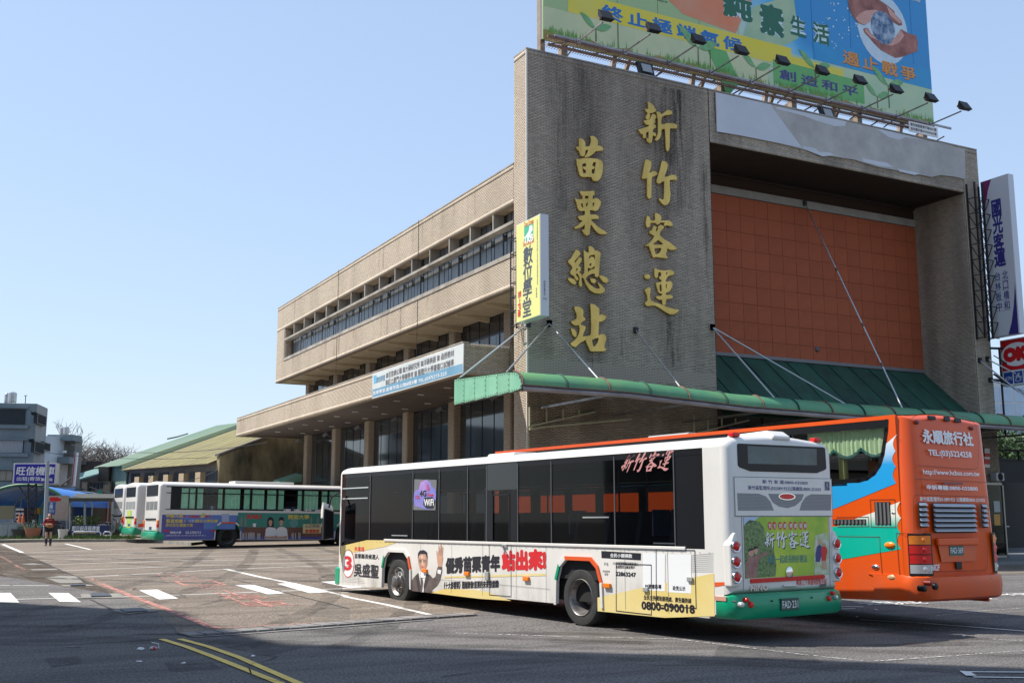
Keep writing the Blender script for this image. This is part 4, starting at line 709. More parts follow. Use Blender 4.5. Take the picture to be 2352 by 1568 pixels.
def bus_shell(t, m, sr, sf, axf, W=2.5, zb=.36, zw=1.37, zt=2.9, ztop=3.11, white=None, skin=None, rw=.36, open_right=(), drv=1.9, bump=True, winglass=None, posts=(), band_inner=True):
    white = white or p_wht; skin = skin or white; winglass = winglass or p_tint
    # near skin with wheel arches
    P = [(sr, zb + .06), (sr + .3, zb + .06), (sr + .31, zb)] + [(a, max(z, zb)) for a, z in ARCH] + [(axf + a, max(z, zb - .04)) for a, z in ARCH] + [(sf, zb - .06), (sf, 1.02), (sf - .16, 1.05), (sf - .16 - drv, zw), (sr + rw, zw), (sr + rw, zt), (sr, zt)]
    f = Fr((0, 0, 0), (0, -m, 0), (0, 0, 1), (-m, 0, 0)); mb = MB()
    f.slab(mb, [(-m * s, z) for s, z in P], -.04, 0); body = mb.build('side_panel', skin, t)
    top = outline_top(W, zt, ztop)
    mb = MB(); mb.loft([[(m * x, y, z) for x, z in top] for y in (sr, sf)], closed=False); mb.build('roof', white, t, smooth=True)
    full = [(0, zb + .36)] + top + [(W, zb + .36)]; mb = MB(); end_cap(mb, m, full, sr, -1, .14, W, 1.9); rear = mb.build('rear_panel', white, t, smooth=35)
    full = [(0, zb - .06)] + top + [(W, zb - .06)]; mb = MB(); end_cap(mb, m, full, sf, 1, .25, W, 1.6); mb.build('front_panel', white, t, smooth=35)
    mb = MB(); f2 = Fr((0, 0, 0), (0, m, 0), (0, 0, 1), (m, 0, 0)); 
    P2 = [(sr, zb)] + [(a, max(z, zb)) for a, z in ARCH] + [(axf + a, max(z, zb)) for a, z in ARCH] + [(sf, zb), (sf, 1.7), (sr, 1.7)]
    fr_ = Fr((m * W, 0, 0), (0, m, 0), (0, 0, 1), (m, 0, 0)); fr_.slab(mb, [(m * s, z) for s, z in P2], -.03, 0); mb.build('far_side_panel', white, t)
    # far side window band with openings, lining coloured near black to stand for the cabin's shade
    mb = MB(); xs = sr
    for a, b in list(open_right) + [(sf, sf)]:
        B(mb, m, W - .05, W, xs, a, 1.7, zt); xs = b
        if b < sf: B(mb, m, W - .05, W, a, b, 2.5, zt)
    mb.build('far_window_band', p_blk, t)
    mb = MB(); B(mb, m, W - .08, W - .052, sr, sf, .8, 1.71); B(mb, m, .05, W - .05, sr + .2, sf - .1, .8, .86); B(mb, m, .1, W - .1, sr + .1, sf - .1, 2.84, 2.88); B(mb, m, .05, W - .05, sr + .05, sr + .1, .8, 2.88); B(mb, m, .05, W - .05, sf - .05, sf, .8, 1.3); B(mb, m, .06, .09, sr + .1, sf - .1, .8, 1.33)
    mb.build('cabin_shade_lining', p_dark, t)
    mb = MB(); B(mb, m, .15, W - .15, sr + .2, sf - .3, .42, .8); 
    for a in (0, axf): B(mb, m, .3, W - .3, a - .15, a + .15, .4, .6)
    mb.build('underbody', p_und, t)
    for a in (0, axf):
        mb = MB(); B(mb, m, .36, .4, a - .7, a + .7, .45, 1.12); B(mb, m, .0 + .02, .38, a - .68, a + .68, 1.12, 1.15); mb.build('wheel_well', p_und, t)
    for x in range(int((sf - sr - 2.6) / .82)):
        s = sr + .7 + x * .82
        if s > sf - 2.2: break
        for xx in (.45, 1.65):
            mb = MB(); mb.hexa([(m * xx, s, .86), (m * (xx + .85), s, .86), (m * (xx + .85), s + .42, .86), (m * xx, s + .42, .86)], [(m * xx, s, 1.3), (m * (xx + .85), s, 1.3), (m * (xx + .85), s + .42, 1.3), (m * xx, s + .42, 1.3)])
            mb.hexa([(m * xx, s, 1.3), (m * (xx + .85), s, 1.3), (m * (xx + .85), s + .1, 1.3), (m * xx, s + .1, 1.3)], [(m * xx, s - .14, 1.95), (m * (xx + .85), s - .14, 1.95), (m * (xx + .85), s - .05, 1.95), (m * xx, s - .05, 1.95)]); mb.build('seat', p_seat, t)
    wheel(t, m, 0, .02, False); wheel(t, m, axf, .02, True); wheel(t, -m, 0, -W + .02, False, simple=True) if False else None
    for a in (0, axf):
        w = MB().lathe((m * (W - .36), a, .495), (m, 0, 0), [(.0, 0), (.3, .02), (.47, .0), (.495, .06), (.495, .26), (.46, .31), (.3, .3), (0, .28)], 24).build('wheel', p_rub, t, smooth=True)
    return f, rear, body
def bumper(t, m, sr, W=2.5, z0=.37, z1=.73, mt=None, out=.09):
    path = [(-.012, sr + .3), (-.02, sr + .12), (.0, sr - .02), (.07, sr - out), (.2, sr - out - .05), (W / 2, sr - out - .09), (W - .2, sr - out - .05), (W - .07, sr - out), (W, sr - .02), (W + .02, sr + .12), (W + .012, sr + .3)]
    rings = []
    for z, d in ((z0, .05), (z0 + .05, .01), (z0 + .2, 0), (z1 - .03, .02), (z1, .07)):
        rings.append([(m * (x + (d if x < W / 2 else -d) * (abs(x - W / 2) / (W / 2))), y + d, z) for x, y in path])
    mb = MB(); mb.loft(rings, closed=False); mb.poly(rings[-1]); mb.poly(rings[0]); return mb.build('bumper', mt or p_grn, t, smooth=50)
def glue(par, f, pts, m, c=.003, name='print', px=True):
    mb = MB(); f.poly(mb, pts, c, px); return mb.build(name, m, par)
# ---------- the white city bus in front
hd = math.radians(8.5); Mb = Matrix.Translation((9.91, 16.44, 0)) @ Matrix.Rotation(hd, 4, 'Z')
bus = thing('city_bus', (9.91, 16.44, 0), 'white city bus with black window band, election advertisement and green rear bumper', 'bus', 'buses parked at the station', rot=(0, 0, hd))
SR, SF, AX = -3.36, 8.85, 6.2
opr = [(-2.3, -1.35), (-1.2, -.2), (-.05, .9), (1.1, 2.2), (2.4, 3.2), (3.4, 4.3), (4.6, 5.5), (5.8, 6.8), (7.2, 8.4)]
f, rear, side = bus_shell(bus, 1, SR, SF, AX, open_right=opr); f.M = Mb; bumper(bus, 1, SR - .14)
s3 = zq(1300, 1750, 1000, 2091); s4 = zq(2200, 1750, 1000, 2091); s5 = zq(2000, 1950, 500, 1307)
# glazing: one pane between two posts
pa = [-8.68, f.ab(s3(378, 500))[0], f.ab(s3(735, 500))[0], f.ab(s3(955, 500))[0], f.ab(s3(1193, 500))[0], f.ab(s3(1352, 500))[0], f.ab(s3(1612, 500))[0], f.ab(s3(1893, 500))[0], f.ab(s4(540, 500))[0], f.ab(s4(1040, 500))[0], 3.0]
for i, (a, b) in enumerate(zip(pa[:-1], pa[1:])):
    mb = MB()
    if i == 0: f.slab(mb, [(a, 1.04), (b, 1.33), (b, 2.9), (a, 2.9)], -.02, -.008)
    else: f.slab(mb, [(a, 1.375), (b, 1.375), (b, 2.9), (a, 2.9)], -.02, -.008)
    mb.build('window_pane', p_tint if i < 10 else p_blk, bus) if i != 9 else mb.build('rear_side_panel', p_blk, bus)
    if 0 < i < 10:
        mb = MB(); f.box(mb, a - .012, a + .012, 1.375, 2.86, -.008, .006); mb.build('window_post', mat('grey_post', (.12, .12, .13), .4, .5), bus)
mb = MB(); f.box(mb, -8.7, 3.0, 2.80, 2.905, -.03, -.004); mb.build('window_header', p_blk, bus)
mb = MB()
for q0, q1 in ((s3(150, 425), s3(365, 425)), (s3(150, 510), s3(360, 510)), (s3(560, 815), s3(692, 818)), (s4(275, 665), s4(495, 668))):
    a0, b0 = f.ab(q0); a1, b1 = f.ab(q1); f.box(mb, a0, a1, b0 - .012, b0 + .012, -.004, .01)
a0, b0 = f.ab(s4(865, 880)); a1, b1 = f.ab(s4(1042, 880)); f.box(mb, a0, a1, b0 - .01, b0 + .01, .0, .006)
mb.build('trim_bar', p_chr, bus)
for k, (q0, q1) in enumerate(((s3(152, 530), s3(365, 530)), )):
    pass
mb = MB(); f.box(mb, -8.66, pa[1] - .03, 1.95, 2.88, -.03, -.021); mb.build('driver_blind', p_dark, bus)
mb = MB(); f.box(mb, -(6.75), 2.6, 1.35, 1.4, 0, .022); mb.build('belt_rail', p_wht, bus, bevel=.008)
a0, b1 = f.ab(s3(1360, 205)); a1, b0 = f.ab(s3(1608, 430)); mb = MB(); f.box(mb, a0, a1, b0, min(b1, 2.88), -.008, .006); mb.build('door_header', mat('black_gloss', (.02, .024, .026), .15), bus)
a0, b1 = f.ab(s3(1400, 470)); a1, b0 = f.ab(s3(1548, 860)); mb = MB(); 
for r_ in ((a0, a0 + .03, b0, b1), (a1 - .03, a1, b0, b1), (a0, a1, b1 - .03, b1)): f.box(mb, *r_, -.006, .012)
f.box(mb, a0 - .25, a0, b0, b1 + .12, -.006, .004); f.box(mb, a1, a1 + .22, b0, b1 + .12, -.006, .004); mb.build('door_frame', p_blk, bus)
gl = lambda pts, m, nm='panel_gap', c=.002, w=.012, fr=f, par=bus: fr_line(fr, pts, w, m, par, nm, c)
def fr_line(fr, pts, w, m, par, nm='panel_gap', c=.002, px=True):
    P = [np.array(fr.ab(q)) if px else np.array(q) for q in pts]; mb = MB()
    for a, b in zip(P[:-1], P[1:]):
        d = (b - a) / (np.linalg.norm(b - a) + 1e-9); n = np.array([-d[1], d[0]]) * w / 2; e = d * w / 2
        fr.poly(mb, [a - n - e, b - n + e, b + n + e, a + n - e], c)
    return mb.build(nm, m, par)
gl([s3(1375, 872), s3(1378, 1312), s3(1558, 1325), s3(1558, 880)], k_blk, c=.009)
gl([s4(556, 1050), s4(556, 1445), s4(850, 1478), s4(850, 1062), s4(556, 1050)], k_blk, c=.009); gl([s4(890, 930), s4(892, 1395), s4(1225, 1425), s4(1213, 940), s4(890, 930)], k_blk, c=.009)
gl([s3(155, 1070), s3(405, 1085), s3(407, 1240)], k_gry, w=.007, c=.009)
a0, b0 = f.ab(s3(1510, 905)); mb = MB(); f.box(mb, a0 - .09, a0 + .06, b0 - .02, b0 + .03, 0, .03); mb.bar(f.p(a0 - .05, b0, .04), f.p(a0 + .08, b0 - .15, .04), .02); mb.build('door_handle', p_chr, bus)
# printed advertisement
D = lambda pts, m, c=.004, nm='print': glue(side, f, pts, m, c, nm)
D([s3(133, 905), s3(350, 855), s3(640, 858), s3(500, 910), s3(230, 960), s3(135, 1040)], k_yel, nm='yellow_swoosh'); D([s3(887, 1295), s3(1000, 1262), s3(1250, 1268), s3(1370, 1290), s3(1560, 1362), s3(1300, 1345), s3(1100, 1322)], k_yel, nm='yellow_swoosh')
D([s4(398, 1335), s4(900, 1225), s4(1372, 1132), s4(1380, 1490), s4(960, 1503), s4(400, 1448)], k_yel, nm='yellow_swoosh'); D([s3(1000, 1160), s3(1840, 1133), s3(1850, 1152), s3(1000, 1172)], k_yel, nm='yellow_bar')
for i in range(9): D([s3(140 + 0 * i, 1085 + i * 14), s3(240 + i * 12, 1100 + i * 14), s3(240 + i * 12, 1103 + i * 14), s3(140, 1088 + i * 14)], mat('pale_grey_print', (.5, .48, .46), .4))
for i in range(10): D([s4(1170, 980 + i * 15), s4(1368, 962 + i * 17), s4(1368, 966 + i * 17), s4(1170, 985 + i * 15)], MATS['pale_grey_print'])
D([s4(1378, 1207), s4(1520, 1205), s4(1515, 1222), s4(1380, 1245)], cpaint('stripe_orange', (.72, .10, .02)), nm='orange_stripe')
T = lambda s, tl, br, m, **k: textpx(f, s, tl, br, m, side, **k)
T('無黨籍', s3(248, 908), s3(330, 950), k_red, bold=.02); T('苗栗縣長候選人', s3(248, 966), s3(452, 1018), k_blk, bold=.02); T('吳盛聖', s3(245, 1046), s3(450, 1178), k_blk, bold=.03)
a, b = f.ab(s3(195, 1050)); mb = MB(); f.disc(mb, a, b, .30, .004, 40, .325); mb.build('print', k_red, side); mb = MB(); f.disc(mb, a, b, .275, .006, 40, .3); mb.build('print', k_wht, side); T('3', s3(166, 985), s3(226, 1112), k_red, bold=.035, c=.008)
def T3(s, tl, bl, br_, m, fr_=f, par=side, **k):
    a0, b1 = fr_.ab(tl); _, b0 = fr_.ab(bl); a1, b2 = fr_.ab(br_); return text(fr_, s, a0, a1, b0, b1, m, par, slope=b2 - b0, **k)
T3('優秀苗栗青年', s3(1010, 1000), s3(1008, 1138), s3(1465, 1120), k_blk, bold=.06); T3('站出來!', s3(1478, 942), s3(1476, 1118), s3(1852, 1108), k_red, bold=.07); T3('《十大影響栗》超越想像!苗栗的未來很燦爛!', s3(996, 1203), s3(995, 1266), s3(1455, 1254), k_blk, bold=.035)
D([s4(430, 945), s4(762, 965), s4(760, 1022), s4(432, 1003)], k_blk); T('全民小額捐款', s4(505, 964), s4(690, 1005), k_wht, c=.006, bold=.02); T('戶名', s4(452, 1040), s4(488, 1070), k_blk); T3('111年苗栗縣縣長擬參選人', s4(528, 1033), s4(528, 1060), s4(740, 1070), k_blk, bold=.01); T3('吳盛聖政治獻金專戶', s4(550, 1063), s4(550, 1089), s4(710, 1096), k_blk, bold=.01)
T('郵政劃撥', s4(442, 1105), s4(502, 1126), k_blk); T('帳號', s4(458, 1129), s4(488, 1152), k_blk); T3('22863247', s4(550, 1116), s4(550, 1152), s4(720, 1163), k_blk, bold=.035)
D([s4(780, 960), s4(965, 968), s4(963, 1282), s4(778, 1272)], k_wht, .005, 'white_square'); D([s4(985, 972), s4(1182, 980), s4(1182, 1300), s4(985, 1290)], k_wht, .005, 'white_square')
T3('FB臉書粉專', s4(798, 1220), s4(798, 1258), s4(935, 1264), k_blk, c=.007, bold=.015); T3('政見公示', s4(1028, 1236), s4(1028, 1274), s4(1135, 1280), k_blk, c=.007, bold=.015); T3('全民支持贊助服務處、廣告牆熱線', s4(785, 1310), s4(785, 1352), s4(1185, 1384), k_blk, bold=.015, c=.007); T3('0800-090018', s4(766, 1362), s4(766, 1434), s4(1215, 1472), k_blk, bold=.04, c=.007)
# printed portrait of a man in a suit with one hand raised
D([s3(720, 1278), s3(722, 1200), s3(745, 1165), s3(790, 1120), s3(850, 1128), s3(885, 1150), s3(905, 1175), s3(925, 1160), s3(940, 1090), s3(950, 1070), s3(980, 1072), s3(982, 1110), s3(965, 1190), s3(940, 1235), s3(900, 1270), s3(885, 1296)], k_suit, .005, 'printed_jacket')
D([s3(785, 1125), s3(800, 1110), s3(850, 1112), s3(860, 1135), s3(825, 1290), s3(808, 1288)], k_wht, .006, 'printed_shirt'); D([s3(802, 1170), s3(818, 1170), s3(825, 1210), s3(815, 1288), s3(800, 1286)], k_suit, .007, 'printed_tie')
D([s3(780, 1010), s3(785, 970), s3(815, 955), s3(850, 968), s3(858, 1010), s3(855, 1060), s3(840, 1095), s3(818, 1112), s3(795, 1095), s3(782, 1050)], k_skin, .007, 'printed_face')
D([s3(779, 1020), s3(780, 965), s3(795, 942), s3(830, 937), s3(855, 955), s3(860, 1010), s3(853, 1000), s3(845, 972), s3(800, 970), s3(788, 985)], k_blk, .008, 'printed_hair')
for x in (800, 835): D([s3(x - 9, 1024), s3(x + 9, 1028), s3(x + 9, 1033), s3(x - 9, 1030)], k_blk, .009, 'printed_eye')
k_sh = mat('printed_skin_shade', (.42, .21, .14), .4, c2=(.5, .27, .18), ns=12); k_hl = mat('printed_skin_light', (.74, .50, .38), .4)
D([s3(838, 975), s3(850, 970), s3(858, 1010), s3(855, 1060), s3(840, 1095), s3(822, 1110), s3(835, 1070), s3(843, 1020)], k_sh, .0075, 'printed_cheek'); D([s3(795, 985), s3(822, 978), s3(826, 1005), s3(800, 1008)], k_hl, .0075, 'printed_forehead'); D([s3(812, 1020), s3(822, 1022), s3(826, 1062), s3(810, 1062)], k_hl, .0078, 'printed_nose'); D([s3(800, 1095), s3(840, 1095), s3(838, 1118), s3(806, 1120)], k_sh, .0068, 'printed_neck')
for x0_, x1_ in ((788, 814), (822, 850)): fr_line(f, [s3(x0_, 1018), s3(x1_, 1022), s3(x1_ - 2, 1042), s3(x0_ + 2, 1038), s3(x0_, 1018)], .006, k_gry, side, 'printed_glasses', .0095)
D([s3(760, 1150), s3(790, 1125), s3(805, 1180), s3(812, 1290), s3(780, 1285)], mat('printed_lapel', (.045, .035, .033), .4), .0055, 'printed_lapel'); D([s3(850, 1130), s3(880, 1148), s3(862, 1200), s3(830, 1290), s3(826, 1240)], MATS['printed_lapel'], .0065, 'printed_lapel'); D([s3(945, 1100), s3(975, 1105), s3(968, 1140), s3(942, 1130)], k_wht, .0062, 'printed_cuff')
for q_ in ([(951, 985), (955, 905), (957, 985)], [(963, 985), (969, 895), (970, 985)], [(975, 990), (981, 910), (982, 990)]): D([s3(*p) for p in q_], k_sh, .0064, 'printed_finger_shade')
D([s3(808, 1078), s3(830, 1080), s3(828, 1086), s3(812, 1085)], k_red, .009, 'printed_mouth')
D([s3(948, 1075), s3(940, 1030), s3(935, 975), s3(933, 945), s3(940, 945), s3(947, 975), s3(950, 985), s3(950, 900), s3(957, 900), s3(960, 975), s3(968, 888), s3(976, 890), s3(974, 975), s3(984, 905), s3(990, 910), s3(984, 990), s3(990, 1000), s3(982, 1045), s3(978, 1078)], k_skin, .006, 'printed_hand')
# small items on the side
for q in (s3(842, 1112), s3(1194, 1136), s3(1690, 1179), s4(485, 1236)):
    a, b = f.ab(q); mb = MB(); f.slab(mb, [(a - .085, b - .035), (a + .085, b - .035), (a + .085, b + .04), (a - .085, b + .04)], 0, .045); mb.build('marker_lamp', l_amb, bus, bevel=.01)
for q in (s4(808, 1268), s4(1178, 1182)):
    a, b = f.ab(q); mb = MB(); f.box(mb, a - .06, a + .06, b - .035, b + .035, .009, .035); mb.build('latch', mat('grey_latch', (.32, .32, .31), .4), bus, bevel=.01)
a, b = f.ab(s3(1365, 1155)); mb = MB(); f.box(mb, a - .07, a + .05, b - .08, b + .08, 0, .04); mb.build('latch', MATS['grey_latch'], bus, bevel=.01)
for ax in (0, AX):
    ar, ao = AR_, AO_
    for k in range(7):
        mb = MB(); P = [(-(ax + ar[k][0]), ar[k][1]), (-(ax + ar[k + 1][0]), ar[k + 1][1]), (-(ax + ao[k + 1][0]), ao[k + 1][1]), (-(ax + ao[k][0]), ao[k][1])]
        f.slab(mb, P, 0, .03); mb.build('arch_trim', MATS['stripe_orange'] if k in (1, 2, 3) and ax == 0 or k == 1 and ax else (p_grn if k == 5 else p_wht), bus)
D([s3(748, 347), s3(934, 352), s3(924, 605), s3(738, 602)], mat('sticker_grey', (.16, .16, .17), .3), .0, 'sticker')
cl = [(745, 470), (760, 440), (785, 430), (800, 370), (850, 350), (885, 375), (890, 405), (925, 430), (930, 480), (925, 530), (905, 590), (850, 600), (790, 580), (752, 570), (741, 520)]
D([s3(*q) for q in cl], mat('cloud_print', (.12, .18, .55), .3, c2=(.45, .25, .6), ns=1.6), .002, 'cloud'); D([s3(*q) for q in [(830, 500), (900, 495), (925, 530), (905, 590), (850, 592), (822, 560)]], k_blk, .004)
T('4G', s3(793, 440), s3(850, 492), k_blk, c=.004, bold=.04); T('Free', s3(858, 462), s3(908, 492), k_red, c=.004, bold=.02); T('WiFi', s3(830, 512), s3(912, 568), k_wht, c=.006, bold=.03); T('USB', s3(755, 482), s3(792, 512), k_red, c=.004, bold=.01)
for r_ in (.06, .1, .14):
    mb = MB(); a, b = f.ab(s3(848, 445)); P = [(a + r_ * math.cos(t), b + r_ * math.sin(t)) for t in np.linspace(.05, 1.5, 7)] + [(a + (r_ - .02) * math.cos(t), b + (r_ - .02) * math.sin(t)) for t in np.linspace(1.5, .05, 7)]; f.poly(mb, P, .005); mb.build('print', k_red, side)
brushline(f, '新竹客運', s4(570, 135), s4(985, 275), mat('pink_print', (.55, .25, .24), .4), bus, c=-.004, shear=.1)
# mirror and head covers inside
mb = MB(); a, b = -8.78, 1.72; c0 = Vector((-.28, 8.98, 1.75)); mb.prism([c0 + Vector((-.13, dy, dz)) for dy, dz in ((-.06, -.4), (.06, -.4), (.08, .25), (.02, .42), (-.06, .3))], [c0 + Vector((.13, dy, dz)) for dy, dz in ((-.06, -.36), (.06, -.36), (.08, .2), (.02, .3), (-.06, .26))]); mir = mb.build('mirror', p_blk, bus, bevel=.02)
mb = MB(); mb.prism([c0 + Vector((-.15, dy, dz)) for dy, dz in ((-.02, .1), (.1, .1), (.1, .3), (.02, .5), (-.04, .4))], [c0 + Vector((.12, dy, dz)) for dy, dz in ((-.02, .1), (.1, .1), (.1, .26), (.02, .4), (-.04, .3))]); mb.build('mirror_cap', p_wht, mir, bevel=.02)
MB().tube([(-.28, 8.95, 2.1), (-.2, 8.98, 2.35), (.05, 8.95, 2.5)], .02, 6).build('mirror_arm', p_blk, mir)
for s, x in ((1.0, .5), (-1.2, .5), (-1.6, .55)): B(MB(), 1, x, x + .4, s - .16, s - .13, 1.55, 1.98).build('head_cover', p_cov, bus)
MB().box(-.012, .5, SF - .02, SF + .262, .3, .72).build('front_bumper', p_grn, bus, bevel=.05)
# panel seams and rivets along the skirt, poles inside
for s_ in (7.9, 5.2, 4.0, 2.9, 1.8, .9, -1.2, -2.2): fr_line(f, [(-s_, .38), (-s_, 1.34)], .006, k_gry, side, 'panel_gap', .0088, px=False)
fr_line(f, [(-5.4, .62), (-.8, .60)], .005, k_gry, side, 'panel_gap', .0088, px=False); mb = MB()
for i in range(60): s_ = -3.1 + i * .2; mb.box(-.012, -.009, s_ - .006, s_ + .006, 1.315, 1.327)
mb.build('rivet', k_gry, side, kind='stuff'); m_yp = mat('yellow_pole', (.7, .45, .05), .3)
for s_, x_ in ((7.2, .9), (5.9, 1.5), (4.6, .9), (3.3, 1.5), (2.0, .9), (.6, 1.5), (-.8, .9), (-2., 1.5)): MB().tube([(x_, s_, .86), (x_, s_, 2.84)], .018, 6).build('grab_pole', m_yp if s_ > 3 else p_chr, bus)
for x_ in (.7, 1.7): MB().tube([(x_, -2.8, 2.45), (x_, 7.5, 2.45)], .016, 6).build('hand_rail', p_chr, bus)
# roof vent and rear lamps
mb = MB(); P = [(.5, 3.08), (.55, 3.135), (1.1, 3.145), (1.15, 3.1)]; mb.prism([(x, 2.6, z) for x, z in P], [(x, 3.5, z) for x, z in P]); mb.build('roof_hatch', p_wht, bus, bevel=.02)
fr = Fr((0, SR - .14, 0), (1, 0, 0), (0, 0, 1), (0, -1, 0), M=Mb); r1 = zq(2800, 1650, 650, 1199)
R_ = lambda pts, m, c=.004, nm='print', par=None: glue(par or rear, fr, pts, m, c, nm)
def RS(pts, m, c0, c1, nm, bev=0, par=None): mb = MB(); fr.slab(mb, pts, c0, c1, px=True); return mb.build(nm, m, par or rear, bevel=bev)
RW = RS([r1(*q) for q in [(280, 226), (905, 254), (920, 262), (930, 410), (918, 422), (860, 445), (370, 431), (290, 402), (278, 385), (272, 235)]], p_blk, 0, .012, 'rear_window', .006); R_([r1(*q) for q in [(345, 245), (855, 268), (858, 388), (350, 375)]], mat('teal_glass', (.05, .09, .1), .05, c2=(.03, .04, .045), ns=2), .0135, 'destination_display', par=RW)
RS([r1(*q) for q in [(248, 472), (965, 487), (975, 760), (258, 760)]], p_wht, 0, .012, 'engine_cover', .006); fr_line(fr, [r1(*q) for q in [(248, 472), (965, 487), (975, 762), (258, 762), (248, 472)]], .008, k_gry, rear, c=.0125)
TR = lambda s, tl, br, m, **k: textpx(fr, s, tl, br, m, rear, **k)
TR('新 竹 客 運:0800-035800', r1(455, 492), r1(790, 532), k_nvy, bold=.01, c=.014); TR('新竹區監理所:(03)5891923公路總局:0800-231035', r1(350, 535), r1(888, 585), k_nvy, bold=.012, c=.014)
m_mesh = mat('grille_mesh', (.16, .16, .16), .6, .4); w_ = m_mesh.node_tree; tc_ = w_.nodes.new('ShaderNodeTexCoord'); vo = w_.nodes.new('ShaderNodeTexVoronoi'); vo.inputs['Scale'].default_value = 46; vo.inputs['Randomness'].default_value = 0; mr_ = w_.nodes.new('ShaderNodeValToRGB'); mr_.color_ramp.elements[0].position = .38; mr_.color_ramp.elements[1].position = .44; mr_.color_ramp.elements[0].color = (.015, .015, .015, 1); mr_.color_ramp.elements[1].color = (.3, .31, .31, 1)
w_.links.new(tc_.outputs['Object'], vo.inputs['Vector']); w_.links.new(vo.outputs['Distance'], mr_.inputs[0]); w_.links.new(mr_.outputs[0], w_.nodes['Principled BSDF'].inputs['Base Color'])
for P in ([(270, 592), (430, 597), (480, 615), (515, 655), (540, 720), (275, 722)], [(497, 597), (762, 600), (745, 645), (700, 685), (640, 703), (575, 690), (530, 660)], [(815, 600), (963, 602), (960, 720), (728, 720), (745, 665), (775, 620)]): R_([r1(*q) for q in P], m_mesh, .014, 'grille')
a, b = fr.ab(r1(635, 618)); mb = MB(); fr.disc(mb, a, b, .2, .02, 28, .055); mb.build('emblem_rim', p_chr, rear); mb = MB(); fr.disc(mb, a, b, .17, .023, 28, .042); mb.build('emblem', l_red, rear)
R_([r1(*q) for q in [(910, 503), (953, 505), (955, 576), (912, 574)]], mat('cream_sticker', (.5, .48, .4), .4), .014, 'sticker'); TR('♿', r1(916, 510), r1(950, 570), k_nvy, c=.016)
gap = [r1(*q) for q in [(305, 765), (322, 1325), (335, 1338), (950, 1302), (960, 1290), (950, 762)]]; fr_line(fr, gap, .008, k_gry, rear, c=.004)
m_ad = mat('poster_green', (.20, .42, .03), .35, c2=(.50, .62, .05), ns=1.6, fac=.5); m_tree = mat('poster_tree', (.03, .10, .02), .4, c2=(.22, .32, .12), ns=22)
ad = R_([r1(*q) for q in [(318, 768), (943, 765), (953, 1190), (332, 1222)]], m_ad, .006, 'poster'); AD = lambda P, m, c=.008, nm='print': R_([r1(*q) for q in P], m, c, nm, par=ad)
AD([(318, 768), (430, 768), (400, 800), (320, 830)], mat('poster_sky', (.45, .55, .7), .4)); AD([(320, 830), (360, 790), (430, 800), (470, 850), (480, 920), (540, 1000), (560, 1120), (555, 1205), (332, 1220)], m_tree); AD([(848, 905), (930, 880), (948, 960), (953, 1188), (842, 1192), (840, 1000)], mat('poster_pale', (.30, .42, .12), .4, c2=(.6, .65, .55), ns=9))
pk = mat('poster_clothes', (.26, .11, .09), .4, c2=(.36, .2, .17), ns=9)
AD([(335, 1218), (340, 1100), (360, 1050), (400, 1060), (430, 1045), (500, 1020), (510, 1030), (430, 1080), (420, 1150), (415, 1215)], pk, .01); AD([(350, 1040), (355, 1010), (375, 1003), (395, 1015), (392, 1050), (370, 1062)], k_skin, .012); AD([(392, 1010), (400, 990), (420, 990), (425, 1015), (415, 1040), (400, 1045)], k_skin, .012); AD([(350, 1030), (352, 1005), (375, 995), (395, 1005), (385, 1012), (362, 1018)], k_blk, .013); AD([(388, 1010), (395, 985), (418, 982), (425, 998), (405, 1003)], k_blk, .013)
AD([(850, 1035), (860, 985), (880, 970), (895, 985), (893, 1050), (880, 1100), (848, 1098)], k_nvy, .01); AD([(868, 975), (872, 930), (890, 930), (893, 968)], k_skin, .012); AD([(888, 1010), (900, 985), (925, 985), (935, 1015), (925, 1090), (895, 1090)], k_red, .012); AD([(900, 985), (900, 962), (922, 962), (922, 985)], k_skin, .014); AD([(898, 1090), (926, 1090), (932, 1150), (905, 1155)], k_skin, .012)
for k, (x, ch) in enumerate(((498, '安'), (532, '全'), (575, '舒'), (608, '適'), (652, '便'), (685, '捷'), (725, '服'), (758, '務'))):
    a, b = fr.ab(r1(x + 14, 832)); mb = MB(); fr.disc(mb, a, b, .045, .009, 14, .062); mb.build('print', k_red, ad); textpx(fr, ch, r1(x + 3, 815), r1(x + 26, 850), k_wht, ad, c=.011, bold=.015)
brushline(fr, '新竹客運', r1(475, 884), r1(815, 1004), mat('poster_shadow', (.05, .12, .04), .5), ad, c=.009); brushline(fr, '新竹客運', r1(468, 875), r1(808, 995), k_wht, ad, c=.011); textpx(fr, '與您一起成長的好朋友', r1(495, 1052), r1(792, 1102), mat('poster_teal', (.05, .22, .22), .4), ad, c=.009, bold=.012)
a, b = fr.ab(r1(653, 1175)); mb = MB(); mb.lathe(fr.p(a, b, .006), fr.n, [(.085, 0), (.085, .02), (.06, .03), (0, .03)], 20); mb.build('latch', p_chr, rear, smooth=True)
RS([r1(*q) for q in [(372, 1225), (912, 1193), (918, 1207), (912, 1222), (372, 1257), (366, 1240)]], l_red, 0, .02, 'reflector_bar', .006); TR('HINO', r1(368, 1272), r1(498, 1308), p_chr, depth=.012, c=.0, bold=.03); TR('乘客上下車擋到您對不起', r1(708, 1232), r1(935, 1262), k_red, bold=.012); R_([r1(*q) for q in [(885, 1263), (930, 1260), (930, 1282), (885, 1285)]], k_gry)
RS([r1(*q) for q in [(608, 1268), (705, 1264), (705, 1278), (608, 1282)]], p_chr, 0, .04, 'handle', .006)
